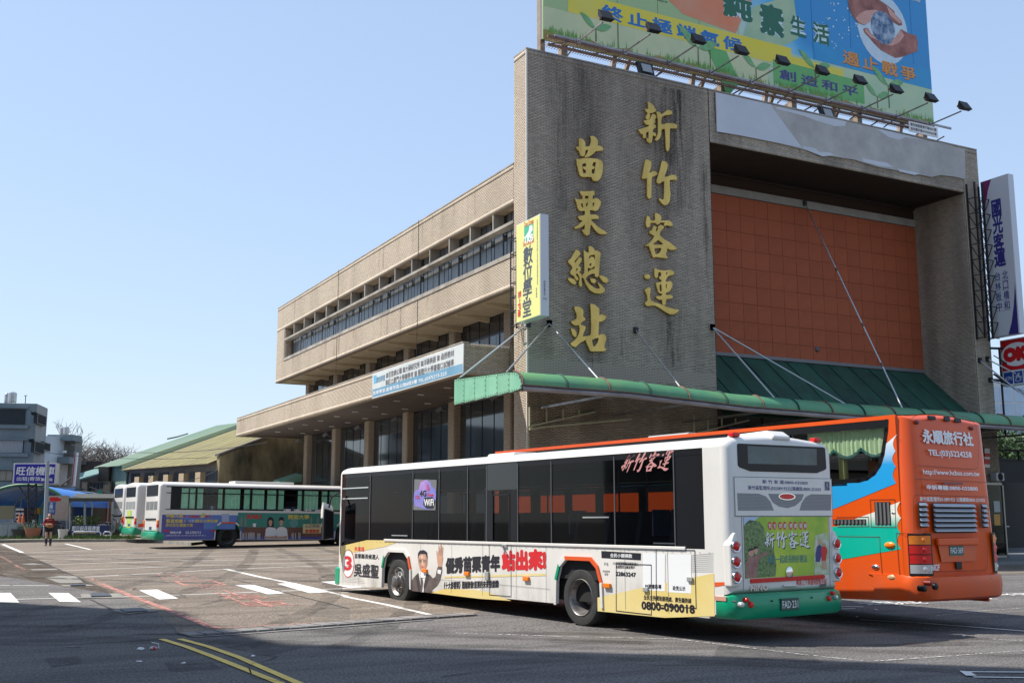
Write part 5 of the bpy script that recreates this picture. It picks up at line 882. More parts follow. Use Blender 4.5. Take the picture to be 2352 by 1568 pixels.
for sx, cs in ((0, ((265, 985), (268, 1100), (268, 1212))), (1, ((993, 965), (998, 1073), (1003, 1178)))):
    cc = [fr.ab(r1(*q)) for q in cs]; ac = .075 if not sx else 2.43; mb = MB(); z1_, z0_ = cc[0][1] + .2, cc[2][1] - .14
    fr.slab(mb, [(ac - .09, z0_), (ac + .09, z0_), (ac + .095, cc[0][1] + .02), (ac + (.05 if not sx else .0), z1_), (ac - (.0 if not sx else .05), z1_), (ac - .095, cc[0][1] + .02)], -.12, .035); pod = mb.build('lamp_pod', p_wht, rear, bevel=.03)
    for a, b in cc:
        mb = MB(); mb.lathe(fr.p(ac, b, .03), fr.n, [(.088, 0), (.09, .03), (.08, .045), (.066, .04)], 24); lp = mb.build('lamp_rim', p_chr, pod, smooth=True)
        mb = MB(); mb.lathe(fr.p(ac, b, .03), fr.n, [(.068, .036), (.05, .05), (.02, .06), (0, .06)], 24); mb.build('tail_lamp', l_red, pod, smooth=True)
fb = Fr((0, SR - .14 - .165, 0), (1, 0, 0), (0, 0, 1), (0, -1, 0), M=Mb)
for x, y, r_, mm in ((350, 1380, .035, l_red), (380, 1415, .045, l_red), (313, 1415, .038, l_clr), (983, 1330, .032, l_red), (955, 1368, .042, l_red), (1007, 1360, .036, l_clr), (260, 1392, .012, k_blk), (532, 1387, .012, k_blk), (825, 1362, .012, k_blk)):
    a, b = fb.ab(r1(x, y)); mb = MB(); mb.lathe(fb.p(a, b, -.06), fb.n, [(r_, 0), (r_, .06), (r_ * .8, .075), (0, .08)], 16); mb.build('bumper_lamp', mm, bus, smooth=True)
fp = Fr((0, SR - .14 - .185, 0), (1, 0, 0), (0, 0, 1), (0, -1, 0), M=Mb); a0, b1 = fp.ab(r1(597, 1370)); a1, b0 = fp.ab(r1(732, 1450)); mb = MB(); fp.box(mb, a0, a1, b0, b1, -.02, .004); pl = mb.build('number_plate', mat('plate_green', (.015, .07, .05), .4), bus, bevel=.004)
textpx(fp, 'FAD·231', r1(606, 1388), r1(723, 1434), k_wht, pl, c=.006, bold=.005)
mb = MB(); mb.box(-.02, .0, SR - .05, SR + .17, .63, .69); mb.build('side_reflector', mat('pale_red_lens', (.6, .3, .22), .2, coat=1), bus)
for x in (.28, 2.2): MB().box(x - .08, x + .08, SR - .1, SR + .02, 3.055, 3.12).build('roof_lamp', l_red, bus, bevel=.02)
mb = MB(); P = [(-.16, 3.04), (-.16, 3.1), (-.02, 3.19), (.8, 3.16), (.9, 3.1), (.9, 3.05)]; mb.prism([(1.05, SR + y, z) for y, z in P], [(1.45, SR + y, z) for y, z in P]); mb.build('camera_hood', p_wht, bus, bevel=.03)
# ---------- the orange coach behind it
hc = math.radians(7); Mc = Matrix.Translation((14.15, 13.3, 0)) @ Matrix.Rotation(hc, 4, 'Z'); WC, LC, ZT = 2.38, 12.15, 3.46
YR = -.45
coach = thing('coach', (14.15, 13.3, 0), 'orange touring coach with blue and green scalloped stripes and rear louvres', 'coach', rot=(0, 0, hc))
fc = Fr((0, 0, 0), (0, -1, 0), (0, 0, 1), (-1, 0, 0), M=Mc); t_ = zq(3300, 1600, 796, 1468)
wb = [fc.ab(t_(*q)) for q in [(455, 155), (452, 220), (440, 310), (425, 400), (400, 480), (360, 540), (310, 575), (250, 592), (60, 600)]]
zwt = wb[0][1]; zwb = wb[-1][1]
P = [(-YR - .32, .5), (-3.0, .42), (-3.0, .9), (-3.3, 1.15), (-4.2, 1.15), (-4.5, .9), (-4.5, .38), (-LC + 3.3, .34), (-LC + 3.3, .9), (-LC + 3., 1.15), (-LC + 2.1, 1.15), (-LC + 1.8, .9), (-LC + 1.8, .34), (-LC + .2, .34), (-LC + .2, zwt), (-LC + .3, zwt), (-LC + .6, zwb)] + [q for q in wb[::-1]] + [(wb[0][0], zwt + .03), (-LC + .2, zwt + .03), (-LC + .2, zwt + .1), (-YR - .32, zwt + .1)]
mb = MB(); fc.slab(mb, P, -.04, 0); cside = mb.build('side_panel', p_org, coach)
top = outline_top(WC, zwt + .08, 3.62, r=.24, crown=.06); mb = MB(); mb.loft([[(x, y, z) for x, z in top] for y in (YR + .32, LC - .3)], closed=False); mb.build('roof', p_org, coach, smooth=True)
full = [(0, .55)] + top + [(WC, .55)]
def taper(mb, out, y0, dr, r, W, lean=.0):
    rings = []
    for i in range(9):
        t = math.pi / 2 * i / 8; d = r * (1 - math.cos(t)); y = y0 + dr * r * math.sin(t)
        rings.append([(W / 2 + (x - W / 2) * (W / 2 - d) / (W / 2), y - dr * lean * max(0, z - 2.2), (z - 1.9) * (1 - d * .35 / 1.6) + 1.9) for x, z in out])
    mb.loft(rings, cap1=True)
mb = MB(); taper(mb, full, YR + .32, -1, .32, WC, .1); crear = mb.build('rear_panel', p_org, coach, smooth=45); mb = MB(); taper(mb, full, LC - .3, 1, .35, WC); mb.build('front_panel', p_org, coach, smooth=45)
mb = MB(); mb.box(WC - .04, WC, YR + .32, LC - .3, .4, 1.95); mb.box(WC - .04, WC, .22, LC - .3, 3.1, 3.3)
mb.build('far_side_panel', p_org, coach); mb = MB()
for s in (.3, 2, 3.8, 5.6, 7.4, 9.2, 11): mb.box(WC - .04, WC, s, s + .15, 1.95, 3.1)
mb.build('far_post', p_und, coach); mb = MB(); mb.box(.06, WC - .06, .3, LC - .4, .5, 1.4); mb.box(.1, WC - .1, .3, LC - .4, 3.38, 3.42); mb.box(.06, .1, .3, LC - .4, 1.4, zwb - .1); mb.box(WC - .09, WC - .05, 0, LC - .4, .6, 1.95); mb.box(WC - .09, WC - .05, 0, LC - .4, 3.05, 3.4); mb.box(.06, WC - .06, YR + .36, YR + .4, .6, 3.42); mb.build('cabin_shade_lining', p_und, coach)  # posts and lining coloured black, standing in for the shade inside the coach
for s in (3.75, LC - 2.55):
    wheel(coach, 1, s, .03, s > 5)
    MB().lathe((WC - .36, s, .495), (1, 0, 0), [(0, 0), (.3, .02), (.47, 0), (.495, .06), (.495, .26), (.46, .31), (0, .28)], 24).build('wheel', p_rub, coach, smooth=True)
# coach windows
edges = [wb[0][0], wb[0][0] - 2.05, wb[0][0] - 4., wb[0][0] - 6., wb[0][0] - 8., -LC + .6]
for i, (a, b) in enumerate(zip(edges[:-1], edges[1:])):
    mb = MB()
    if i == 0: fc.slab(mb, wb + [(b, zwb), (b, zwt)], -.03, -.02)
    else: fc.slab(mb, [(a, zwt), (a, zwb), (b, zwb), (b, zwt)], -.03, -.02)
    mb.build('window_pane', p_tint2 if i == 0 else p_tint, coach)
    if i: mb = MB(); fc.box(mb, a - .03, a + .03, zwb, zwt, -.02, -.004); mb.build('window_post', p_blk, coach)
fr_line(fc, wb, .07, p_blk, coach, 'window_seal', .006, px=False); mb = MB(); fc.box(mb, -LC + .6, wb[0][0], zwt - .1, zwt + .02, -.015, .004); mb.build('window_header', p_blk, coach)
mb = MB(); fc.box(mb, -4, wb[-1][0], zwb - .05, zwb + .01, .0, .005); fc.box(mb, -LC + .6, wb[-1][0] + .3, zwb - .08, zwb + .02, .0, .004); mb.build('window_sill', p_blk, coach)
mb = MB(); fc.slab(mb, [(a, b + .04) for a, b in wb[4:]] + [(a, b + .055) for a, b in wb[4:][::-1]], .006, .012) if False else None
m_cur = mat('green_curtain', (.42, .55, .30), .9, c2=(.52, .62, .38), ns=5); m_cur2 = mat('olive_curtain', (.28, .28, .13), .9)
def curtain(fr, a0, a1, z0, z1, m, par, amp=.03, n=40, scal=None, c=-.15, name='curtain'):
    mb = MB()
    for i in range(n + 1):
        s = i / n; a = a0 + (a1 - a0) * s; cc = c + amp * math.sin(i * 1.9) + rng.uniform(-.3, .3) * amp; zb = z0 - (scal * abs(math.sin(math.pi * s * 3)) if scal else 0)
        mb.v += [tuple(fr.p(a, zb, cc)), tuple(fr.p(a, z1, cc * .9))]
        if i: k = 2 * i; mb.f.append([k - 2, k - 1, k + 1, k]); mb.m.append(0)
    return mb.build(name, m, par, smooth=True)
aL = fc.ab(t_(-60, 200))[0]; aR = wb[1][0] - .03; curtain(fc, aL - .3, aR, zwt - .42, zwt - .05, m_cur, coach, .015, 60, .13, -.1, 'valance'); 
fr_line(fc, [(aL - .3 + (aR - aL + .3) * i / 36, zwt - .43 - .13 * abs(math.sin(math.pi * i / 12))) for i in range(37)], .045, mat('teal_fringe', (.03, .16, .13), .8), coach, 'fringe', -.09, px=False)
for x0, x1 in ((60, 115), (362, 398)): curtain(fc, fc.ab(t_(x0, 400))[0], fc.ab(t_(x1, 400))[0], zwb + .02, zwt - .3, m_cur2, coach, .03, 12, None, -.16)
mb = MB(); a, b = fc.ab(t_(228, 520)); fc.slab(mb, [(a - .14, b - .25), (a + .14, b - .25), (a + .15, b + .1), (a + .06, b + .2), (a - .08, b + .18)], -.6, -.45); mb.build('seat', mat('tan_leather', (.35, .14, .06), .5), coach, bevel=.03)
# scalloped stripes
def zgrad(name, z0, z1, c0, c1):
    m = mat(name, c0, .28, coat=.6); n = m.node_tree; b = n.nodes['Principled BSDF']; tc = n.nodes.new('ShaderNodeTexCoord'); sp = n.nodes.new('ShaderNodeSeparateXYZ'); r = n.nodes.new('ShaderNodeMapRange'); x = n.nodes.new('ShaderNodeMix'); x.data_type = 'RGBA'
    n.links.new(tc.outputs['Object'], sp.inputs[0]); n.links.new(sp.outputs[2], r.inputs[0]); r.inputs[1].default_value = z0; r.inputs[2].default_value = z1; n.links.new(r.outputs[0], x.inputs[0]); x.inputs[6].default_value = (*c0, 1); x.inputs[7].default_value = (*c1, 1); n.links.new(x.outputs[2], b.inputs['Base Color']); return m
C_ = lambda P, m, c=.004, nm='stripe': glue(cside, fc, P, m, c, nm)
def scallop(p, q, d):
    return [(p[0] + (q[0] - p[0]) * s + d * math.sin(math.pi * s), p[1] + (q[1] - p[1]) * s) for s in (.1, .3, .5, .7, .9)]
S1 = [(534, 250)] + scallop((534, 250), (520, 375), -24) + [(522, 375)] + scallop((520, 375), (522, 490), -24) + [(524, 490)] + scallop((522, 490), (526, 612), -24) + [(526, 612)]
z_ = lambda q: fc.ab(q)[1]
blue = [t_(*q) for q in S1] + [t_(80, 795)]; 
C_(blue + [fc_q for fc_q in [t_(66, 612), t_(260, 606), t_(325, 584), t_(378, 545), t_(418, 480), t_(442, 400), t_(452, 320)]], zgrad('blue_stripe', z_(t_(500, 470)), z_(t_(500, 290)), (.02, .33, .68), (.72, .76, .74)))
ext = fc.ab(t_(80, 795)); mb = MB(); fc.poly(mb, [(ext[0], ext[1]), (ext[0] - 4.5, ext[1] - 1.35), (ext[0] - 6.5, ext[1] - 1.5), (ext[0] - 6.5, ext[1] - .6), (ext[0] - 3.5, zwb - .35), (ext[0], zwb - .06)], .003); mb.build('stripe', MATS['blue_stripe'], cside)
S2 = [(557, 746)] + scallop((557, 746), (560, 868), -26) + [(562, 870)] + scallop((560, 870), (556, 975), -24) + [(558, 977)] + scallop((556, 977), (560, 1095), -24) + [(562, 1097)]
C_([t_(*q) for q in S2] + [t_(110, 1175), t_(85, 930), t_(240, 868), t_(370, 822), t_(480, 775)], zgrad('green_stripe', z_(t_(500, 935)), z_(t_(500, 850)), (.0, .42, .30), (.74, .75, .66)))
e2 = fc.ab(t_(110, 1175)); e3 = fc.ab(t_(85, 930)); mb = MB(); fc.poly(mb, [e2, (e2[0] - 5, e2[1] - .6), (e3[0] - 5, e3[1] - .2), e3], .003); mb.build('stripe', MATS['green_stripe'], cside)
m_slat = mat('grey_slat', (.22, .22, .22), .4, .5)
for q0, q1, n in ((t_(365, 750), t_(490, 918), 4), (t_(60, 877), t_(306, 917), 9)):
    a0, b1 = fc.ab(q0); a1, b0 = fc.ab(q1); mb = MB(); fc.box(mb, a0, a1, b0, b1, .001, .007); v_ = mb.build('side_vent', p_dark, coach)
    for i in range(n): mb = MB(); x = a0 + (a1 - a0) * (i + .35) / n; fc.box(mb, x, x + (a1 - a0) / n * .5, b0 + .01, b1 - .01, .007, .02); mb.build('slat', m_slat, v_)
for P in ([(335, 733), (517, 730), (524, 937), (343, 933), (335, 733)], [(85, 862), (322, 860), (325, 930), (95, 933)], [(528, 980), (715, 985)], [(100, 1003), (405, 1008), (410, 1130), (440, 1470)], [(528, 980), (545, 1200), (568, 1465)]): fr_line(fc, [t_(*q) for q in P], .009, mat('dark_orange_gap', (.12, .02, .01), .5), cside, c=.008)
for q, w, mm in ((t_(480, 1068), .11, l_amb), (t_(495, 1305), .10, mat('tan_lens', (.5, .32, .16), .2)), (t_(505, 832), .04, p_chr), (t_(372, 1228), .08, p_chr)):
    a, b = fc.ab(q); mb = MB(); mb.sphere(fc.p(a, b, 0), w * 1.0, 16, 8, (.35, 1, .5)); mb.build('marker_lamp', mm, coach, smooth=True)
# coach rear
fq = Fr((0, YR, 0), (1, 0, 0), (0, 0, 1), (0, -1, 0), M=Mc); fu = Fr((0, -.0, 0), (1, 0, 0), (0, 0, 1), (0, -1, 0), M=Mc)
lean = .1
def fl(z): return lean * max(0, z - 2.2)
# lettering on the leaning upper part uses a leaning frame
cz = math.atan(lean); fu = Fr((0, YR, 2.2), (1, 0, 0), (0, math.sin(cz), math.cos(cz)), (0, -math.cos(cz), math.sin(cz)), M=Mc)
TC = lambda fr_, s, tl, br, m=k_wht, **k: textpx(fr_, s, t_(*tl), t_(*br), m, crear, **k)
TC(fu, '永順旅行社', (708, 210), (1097, 342), bold=.035, c=.006); TC(fu, 'TEL:(03)5224258', (757, 362), (1085, 437), bold=.03, c=.006); TC(fu, 'http://www.hcbus.com.tw', (718, 507), (1142, 572), bold=.02, c=.006); TC(fu, '申訴專線:0800-035800', (745, 622), (1127, 670), bold=.03, c=.006)
TC(fq, '新竹區監理所03-5891923 公路總局0800-231035', (697, 710), (1178, 752), bold=.02, c=.006); TC(fq, '1682F', (777, 1210), (845, 1254), bold=.02, c=.006)
og = MATS['dark_orange_gap']
fr_line(fu, [t_(*q) for q in [(640, 130), (700, 100), (900, 100), (1050, 125), (1110, 180), (1135, 300), (1125, 500), (1090, 510), (690, 480)]], .008, og, crear, c=.004); fr_line(fq, [t_(*q) for q in [(655, 975), (650, 720), (665, 697), (1195, 712), (1205, 740), (1215, 980)]], .008, og, crear, c=.004); fr_line(fq, [t_(*q) for q in [(765, 1265), (1180, 1255), (1195, 1240), (1200, 1000)]], .008, og, crear, c=.004); fr_line(fu, [t_(*q) for q in [(660, 578), (1190, 605)]], .008, og, crear, c=.004)
m_blade = mat('louvre_blade', (.42, .45, .5), .35, .4)
for q0, q1, n in (((790, 757), (1113, 975), 6), ((685, 750), (756, 938), 5), ((1147, 762), (1198, 940), 5)):
    a0, b1 = fq.ab(t_(*q0)); a1, b0 = fq.ab(t_(*q1)); mb = MB(); fq.box(mb, a0, a1, b0, b1, .002, .008); v_ = mb.build('louvre', p_dark, crear); h = (b1 - b0) / n
    for i in range(n):
        z = b1 - h * (i + .62); mb = MB(); mb.hexa([fq.p(a0 + .01, z, .008), fq.p(a1 - .01, z, .008), fq.p(a1 - .01, z + h * .5, .008), fq.p(a0 + .01, z + h * .5, .008)], [fq.p(a0 + .01, z - .01, .045), fq.p(a1 - .01, z - .01, .045), fq.p(a1 - .01, z + h * .05, .045), fq.p(a0 + .01, z + h * .05, .045)]); mb.build('blade', m_blade, v_)
a0, b1 = fq.ab(t_(820, 1018)); a1, b0 = fq.ab(t_(1125, 1185)); mb = MB(); fq.slab(mb, [(a0, b1), (a1, b1), (a1 - .05, b0), (a0 + .1, b0)], .0, .01); mb.build('plate_recess', cpaint('coach_orange_dark', (.6, .09, .012)), crear, bevel=.006); mb = MB(); fq.box(mb, a0 - .02, a1, b1 - .12, b1, .0, .06); mb.build('plate_lamp_hood', p_org, crear, bevel=.02)
a0, b1 = fq.ab(t_(910, 1065)); a1, b0 = fq.ab(t_(1017, 1142)); mb = MB(); fq.box(mb, a0, a1, b0, b1, .01, .02); pl = mb.build('number_plate', mat('plate_teal', (.02, .1, .09), .4), crear); textpx(fq, 'FAD·369', t_(917, 1085), t_(1011, 1127), k_wht, pl, c=.022, bold=.005)
for q0, q1, z in (((960, 1190), (1007, 1245), 1), ): a0, b1 = fq.ab(t_(*q0)); a1, b0 = fq.ab(t_(*q1)); mb = MB(); fq.box(mb, a0, a1, b0, b1, 0, .02); mb.build('latch', p_blk, crear, bevel=.01)
for q0, q1 in (((750, 113), (812, 147)), ((870, 120), (918, 158)), ((947, 133), (1000, 167))): a0, b1 = fu.ab(t_(*q0)); a1, b0 = fu.ab(t_(*q1)); mb = MB(); fu.box(mb, a0, a1, b0, b1, 0, .025); mb.build('roof_lamp', p_blk, crear, bevel=.01)
a0, b1 = fu.ab(t_(868, 602)); a1, b0 = fu.ab(t_(1015, 622)); mb = MB(); fu.box(mb, a0, a1, b0, b1, 0, .01); mb.build('brake_lamp', mat('dull_red_lens', (.16, .01, .008), .3), crear)
for q in ((675, 160), (1080, 205)): a, b = fu.ab(t_(*q)); mb = MB(); mb.sphere(fu.p(a, b, 0), .07, 12, 8, (1, .4, .6)); mb.build('marker_lamp', MATS['dull_red_lens'], crear, smooth=True)
for q0, q1, sx in (((583, 997), (716, 1292), 0), ((1213, 985), (1243, 1272), 1)):
    a0, b1 = fq.ab(t_(*q0)); a1, b0 = fq.ab(t_(*q1)); b1, b0 = fq.ab(t_(583, 997))[1], fq.ab(t_(583, 1290))[1]
    if sx: a0, a1 = WC - .2, WC + .01
    else: a0, a1 = -.0, max(a1, .3)
    path = [(.32 - .33 * math.cos(t), YR + .32 - .33 * math.sin(t)) for t in np.linspace(.36, 1.25, 7)] + [(.30, YR - .008)]
    if sx: path = [(WC - x, y) for x, y in path]
    h = (b1 - b0) / 4; mb = MB(); mb.loft([[(x + (.004 if not sx else -.004) * (x < 1), y + .004, z) for x, y in ([(path[0][0], path[0][1] + .02)] + path + [(path[-1][0] + (.03 if not sx else -.03), path[-1][1])])] for z in (b0 - .03, b1 + .03)], closed=False); mb.build('lamp_surround', p_blk, coach)
    for k, mm in enumerate((l_clr, l_red, l_red, l_amb)):
        z0, z1 = b0 + k * h + .008, b0 + (k + 1) * h - .008; mb = MB(); mb.loft([[(x, y, z) for x, y in path] for z in (z0, (z0 + z1) / 2, z1)], closed=False); mb.build('tail_lamp', mm, coach, smooth=True)
        mb = MB(); mb.sphere((.19 if not sx else WC - .19, YR + .035, (z0 + z1) / 2), h * .33, 16, 8, (1.1, .45, 1)); mb.build('tail_lamp_bulb', mm, coach, smooth=True)
mb = MB(); path = [(x, y + YR) for x, y in [(-.02, .9), (-.02, .4), (.0, .22), (.06, .06), (.17, -.05), (.35, -.1), (WC / 2, -.16), (WC - .35, -.1), (WC - .17, -.05), (WC - .06, .06), (WC, .22), (WC + .02, .4), (WC + .02, .9)]]; zt_ = fq.ab(t_(583, 1300))[1]
rings = [[(x, y + d, z) for x, y in path] for z, d in ((.5, .1), (.54, .03), (.72, 0), (zt_ - .03, .02), (zt_, .12))]; mb.loft(rings, closed=False); mb.poly(rings[0]); mb.poly(rings[-1]); mb.build('bumper', p_org, coach, smooth=45)
fbb = Fr((0, YR - .10, 0), (1, 0, 0), (0, 0, 1), (0, -1, 0), M=Mc)
for x, y, r_, mm in ((785, 1348, .04, MATS['dull_red_lens']), (740, 1388, .05, p_blk), (822, 1372, .055, p_blk), (1220, 1320, .04, MATS['dull_red_lens']), (1243, 1360, .04, p_blk)):
    a, b = fbb.ab(t_(x, y)); a = min(a, WC - .12); mb = MB(); mb.lathe(fbb.p(a, b, -.12), fbb.n, [(r_, 0), (r_, .12), (r_ * .7, .125), (0, .125)], 16); mb.build('bumper_lamp', mm, coach, smooth=True)
mb = MB(); P = [(.6, 3.58), (.66, 3.66), (1.3, 3.66), (1.36, 3.6)]; mb.prism([(x, 5.5, z) for x, z in P], [(x, 6.8, z) for x, z in P]); mb.build('roof_unit', MATS['grey_latch'], coach, bevel=.03)
# ------------------------------------------------------------------ awning over the forecourt, stay rods, lean-to roof
c4 = zq(3100, 0, 996, 2082)
m_awn = mat('green_sheet', (.05, .22, .125), .5, c2=(.12, .28, .12), ns=.7, bump=.2, bs=5, objrand=.16); m_awd = mat('dark_green_sheet', (.016, .085, .055), .65, c2=(.01, .045, .032), ns=.9, stretch=(2, 1, 1), objrand=.2); m_awp = mat('pale_green_panel', (.16, .40, .26), .6, c2=(.22, .48, .32), ns=1.2, objrand=.08)
m_gut = mat('aluminium_gutter', (.36, .35, .36), .4, .6, c2=(.22, .2, .2), ns=3, stretch=(.3, 1, 1)); m_rod = mat('steel_rod', (.55, .55, .55), .35, .8); m_rust = mat('rusty_steel', (.10, .055, .045), .7, c2=(.2, .12, .09), ns=6); m_blk = mat('black_steel', (.02, .02, .024), .5, .3)
def zaw(x): return float(np.interp(x, [16, 20, 25, 30, 40, 60], [5.9, 5.88, 5.65, 5.58, 5.53, 5.45]))
aw = thing('awning', (30, 32, 5.6), 'green barrel-edged awning hung on rods along the station front', 'awning')
PR = [(29.98, 0), (29.96, .1), (30.0, .22), (30.09, .34), (30.22, .44), (30.4, .52), (30.62, .56), (31.5, .62), (34.95, .86)]
xs = [16.1 + 1.62 * i for i in range(28)]
for i in range(27):
    a, b = xs[i] + .02, xs[i + 1] - .02; mb = MB(); mb.loft([[(x, y, zaw(x) + z + .06) for y, z in PR] for x in (a, (a + b) / 2, b)], closed=False); mb.build('sheet', m_awn, aw, smooth=60)
for i in range(0, 28):
    x = xs[i]; mb = MB(); mb.tube([(x, y - .02, zaw(x) + z + .07) for y, z in PR[:7]], .034, 6); mb.build('rib', m_rust if i % 2 == 0 else m_awd, aw, smooth=True)
mb = MB(); mb.loft([[(x, y, zaw(x) + z) for y, z in ((30.05, .1), (29.9, .08), (29.86, .0), (29.9, -.08), (30.05, -.08), (30.05, .1))] for x in (16.05, 20, 25, 30, 35, 40, 50, 60)], closed=False, ); mb.build('gutter', m_gut, aw)
mb = MB(); mb.loft([[(x, y, zaw(x) + z) for y, z in ((29.85, .085), (29.85, .12), (30.05, .12))] for x in (16.05, 20, 25, 30, 40, 60)], closed=False); mb.build('gutter_lip', m_rust, aw)
ys = list(np.linspace(30.0, 35.1, 7))
def ztop(y): return 5.9 + float(np.interp(y, [29.96, 30.1, 30.4, 31., 35.1], [.05, .38, .56, .62, .86]))
for i, (a, b) in enumerate(zip(ys[:-1], ys[1:])):
    yy = np.linspace(a + .01, b - .01, 5); mb = MB(); P = [(y, ztop(y)) for y in yy] + [(b - .01, 5.86), (a + .01, 5.88 if i else 5.9)]; mb.prism([(16.07, y, z) for y, z in P], [(16.1, y, z) for y, z in P]); pn = mb.build('end_panel', m_awp, aw)
    mb = MB()
    for k in range(5):
        mb.box(16.055, 16.07, a + .03, a + .06, 5.93 + k * .17, 5.96 + k * .17); mb.box(16.055, 16.07, a + .15 + k * .16, a + .18 + k * .16, 5.9, 5.925); mb.box(16.055, 16.07, a + .15 + k * .16, a + .18 + k * .16, ztop(a + .15 + k * .16) - .05, ztop(a + .15 + k * .16) - .025)
    mb.build('rivet', m_rust, pn, kind='stuff')
m_cgl = mat('olive_underside', (.10, .12, .05), .7)
for i in range(0, 27, 2):
    x = xs[i] + .1; MB().box(x - .04, x + .04, 30.05, 34.9, zaw(x) - .04, zaw(x) + .04).build('cross_beam', m_gut, aw)
for x in (18.1, 19.9): MB().box(x, x + .0, 30, 30, 0, 0) if False else None
for x0 in (17.2, 24.6):                                       # bracket frames under the awning
    mb = MB(); pts = [(x0 + 1.8, 34.85, 5.2), (x0 + 4.6, 34.85, 5.85)]; mb.bar(pts[0], pts[1], .06); mb.bar((x0 + 1.8, 34.85, 5.2), (x0 + 1.8, 34.85, 5.9), .06)
    for k in range(1, 4): q = Vector(pts[0]).lerp(Vector(pts[1]), k / 4); mb.bar(q, (q.x, q.y, 5.9), .05)
    mb.build('bracket', mat('cream_metal', (.45, .44, .32), .5), aw)
MB().tube([(19.0, 34.88, 5.1), (19.6, 34.86, 5.2), (23.2, 34.5, 5.62)], .045, 8).build('pipe', MATS['cream_metal'], aw, smooth=True); MB().tube([(18.96, 34.9, 5.0), (18.96, 34.9, .5)], .05, 8).build('downpipe', MATS['cream_metal'], aw, smooth=True)
for k, (p, q) in enumerate([((18.99, 34.95, 9.0), (16.12, 34.9, 6.75)), ((19.9, 34.95, 9.1), (16.3, 31.5, 6.6)), ((19.9, 34.95, 9.1), (19.93, 31.5, 6.55)), ((23.79, 34.95, 9.16), (23.48, 31.5, 6.35)), ((27.55, 34.95, 9.59), (27.71, 31.5, 6.3)), ((27.55, 34.95, 9.59), (31.35, 31.5, 6.25)),
        ((35.71, 38.0, 16.75), (34.37, 31.5, 6.2)), ((43.37, 34.95, 9.3), (43.7, 31.5, 6.2)), ((43.9, 34.95, 9.4), (47.8, 31.5, 6.2)), ((44.0, 34.95, 8.4), (49, 31.5, 6.2))]):
    MB().tube([p, q], .032, 7).build('stay_rod', m_rod, aw, smooth=True); MB().box(p[0] - .09, p[0] + .09, p[1] - .06, p[1] + .03, p[2] - .12, p[2] + .12).build('rod_bracket', m_blk, aw)
    if k == 6:
        for s in (.35, .62, .8): v = Vector(p).lerp(Vector(q), s); w = Vector(p).lerp(Vector(q), s + .015); MB().tube([v, w], .05, 6).build('rod_coupling', m_rust, aw)
lt = MB(); n = 12; lr = None
for i in range(n):
    a, b = 27.78 + 15.38 * i / n, 27.78 + 15.38 * (i + 1) / n; mb = MB(); mb.hexa([(a + .01, 38.12, 9.02), (b - .01, 38.12, 9.02), (b - .01, 34.6, 5.96), (a + .01, 34.6, 5.96)][::1], [(a + .01, 38.12, 9.06), (b - .01, 38.12, 9.06), (b - .01, 34.6, 6.0), (a + .01, 34.6, 6.0)])
    if lr is None: lr = thing('lean_to_roof', (35, 36, 6), 'dark green sloping sheet roof under the orange wall', 'roof')
    mb.build('sheet', m_awd, lr); MB().bar((a, 38.1, 9.07), (a, 34.6, 6.02), .03).build('seam', m_awd, lr)
MB().box(27.78, 43.16, 38.03, 38.09, 9.05, 9.2).build('flashing', mat('grey_flashing', (.16, .16, .17), .5), lr)
# things in the shade under the awning
sg = thing('departure_sign', (29.5, 35, 5), 'dark purple hanging sign under the awning behind the coach', 'sign'); fs = Fr((27.9, 34.7, 0), (1, 0, 0), (0, 0, 1), (0, -1, 0)); mb = MB(); fs.box(mb, 0, 7.5, 4.55, 5.5, 0, .2); mb.build('board', mat('purple_board', (.045, .03, .09), .4), sg)
text(fs, '往', .9, 1.7, 4.68, 5.4, k_wht, sg, c=.21); text(fs, '台北 · 板橋', 1.9, 4.6, 4.75, 5.3, k_wht, sg, c=.21)
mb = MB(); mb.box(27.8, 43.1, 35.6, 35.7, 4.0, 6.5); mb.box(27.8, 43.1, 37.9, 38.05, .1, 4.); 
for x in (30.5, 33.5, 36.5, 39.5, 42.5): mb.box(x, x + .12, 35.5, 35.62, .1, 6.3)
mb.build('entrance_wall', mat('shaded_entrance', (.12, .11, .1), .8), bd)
# ------------------------------------------------------------------ signs
def sign_light(n, c, **k): return mat(n, c, .35, **k)
m_sy = sign_light('yellow_sign_face', (.72, .70, .22), c2=(.68, .66, .24), ns=.5); m_sw = mat('grey_white_box', (.55, .58, .64), .4)
ks = thing('hanging_sign', (18.6, 34, 9), 'yellow vertical box sign 數位學堂 on the slab corner', 'sign'); XK = 18.5
MB().box(XK, XK + .34, 33.1, 34.95, 8.97, 12.7).build('box', m_sw, ks, bevel=.012)
fk = Fr((XK, 34.95, 0), (0, -1, 0), (0, 0, 1), (-1, 0, 0)); mb = MB(); fk.box(mb, .03, 1.82, 9.0, 12.67, .0, .012); mb.build('face', m_sy, ks)
TK = lambda s, tl, br, m, **k: textpx(fk, s, A_(*tl), A_(*br), m, ks, c=.016, **k)
TK('Taso Group', (388, 372), (462, 392), k_red, bold=.01); glue(ks, fk, [A_(388, 400), A_(460, 380), A_(458, 505), A_(388, 520)], mat('logo_green', (.05, .42, .24), .4), .015, 'logo'); TK('TKB', (388, 488), (458, 515), k_wht, bold=.03); TK('Taiwan Knowledge Bank', (378, 525), (466, 540), k_red)
mb = MB(); P = [fk.ab(A_(*q)) for q in [(400, 480), (425, 440), (430, 400), (452, 392), (455, 430), (440, 455), (432, 470), (448, 490), (425, 492)]]; fk.poly(mb, P, .0165); mb.build('logo_figure', k_wht, ks)
m_sgry = mat('dark_grey_print', (.06, .07, .09), .5)
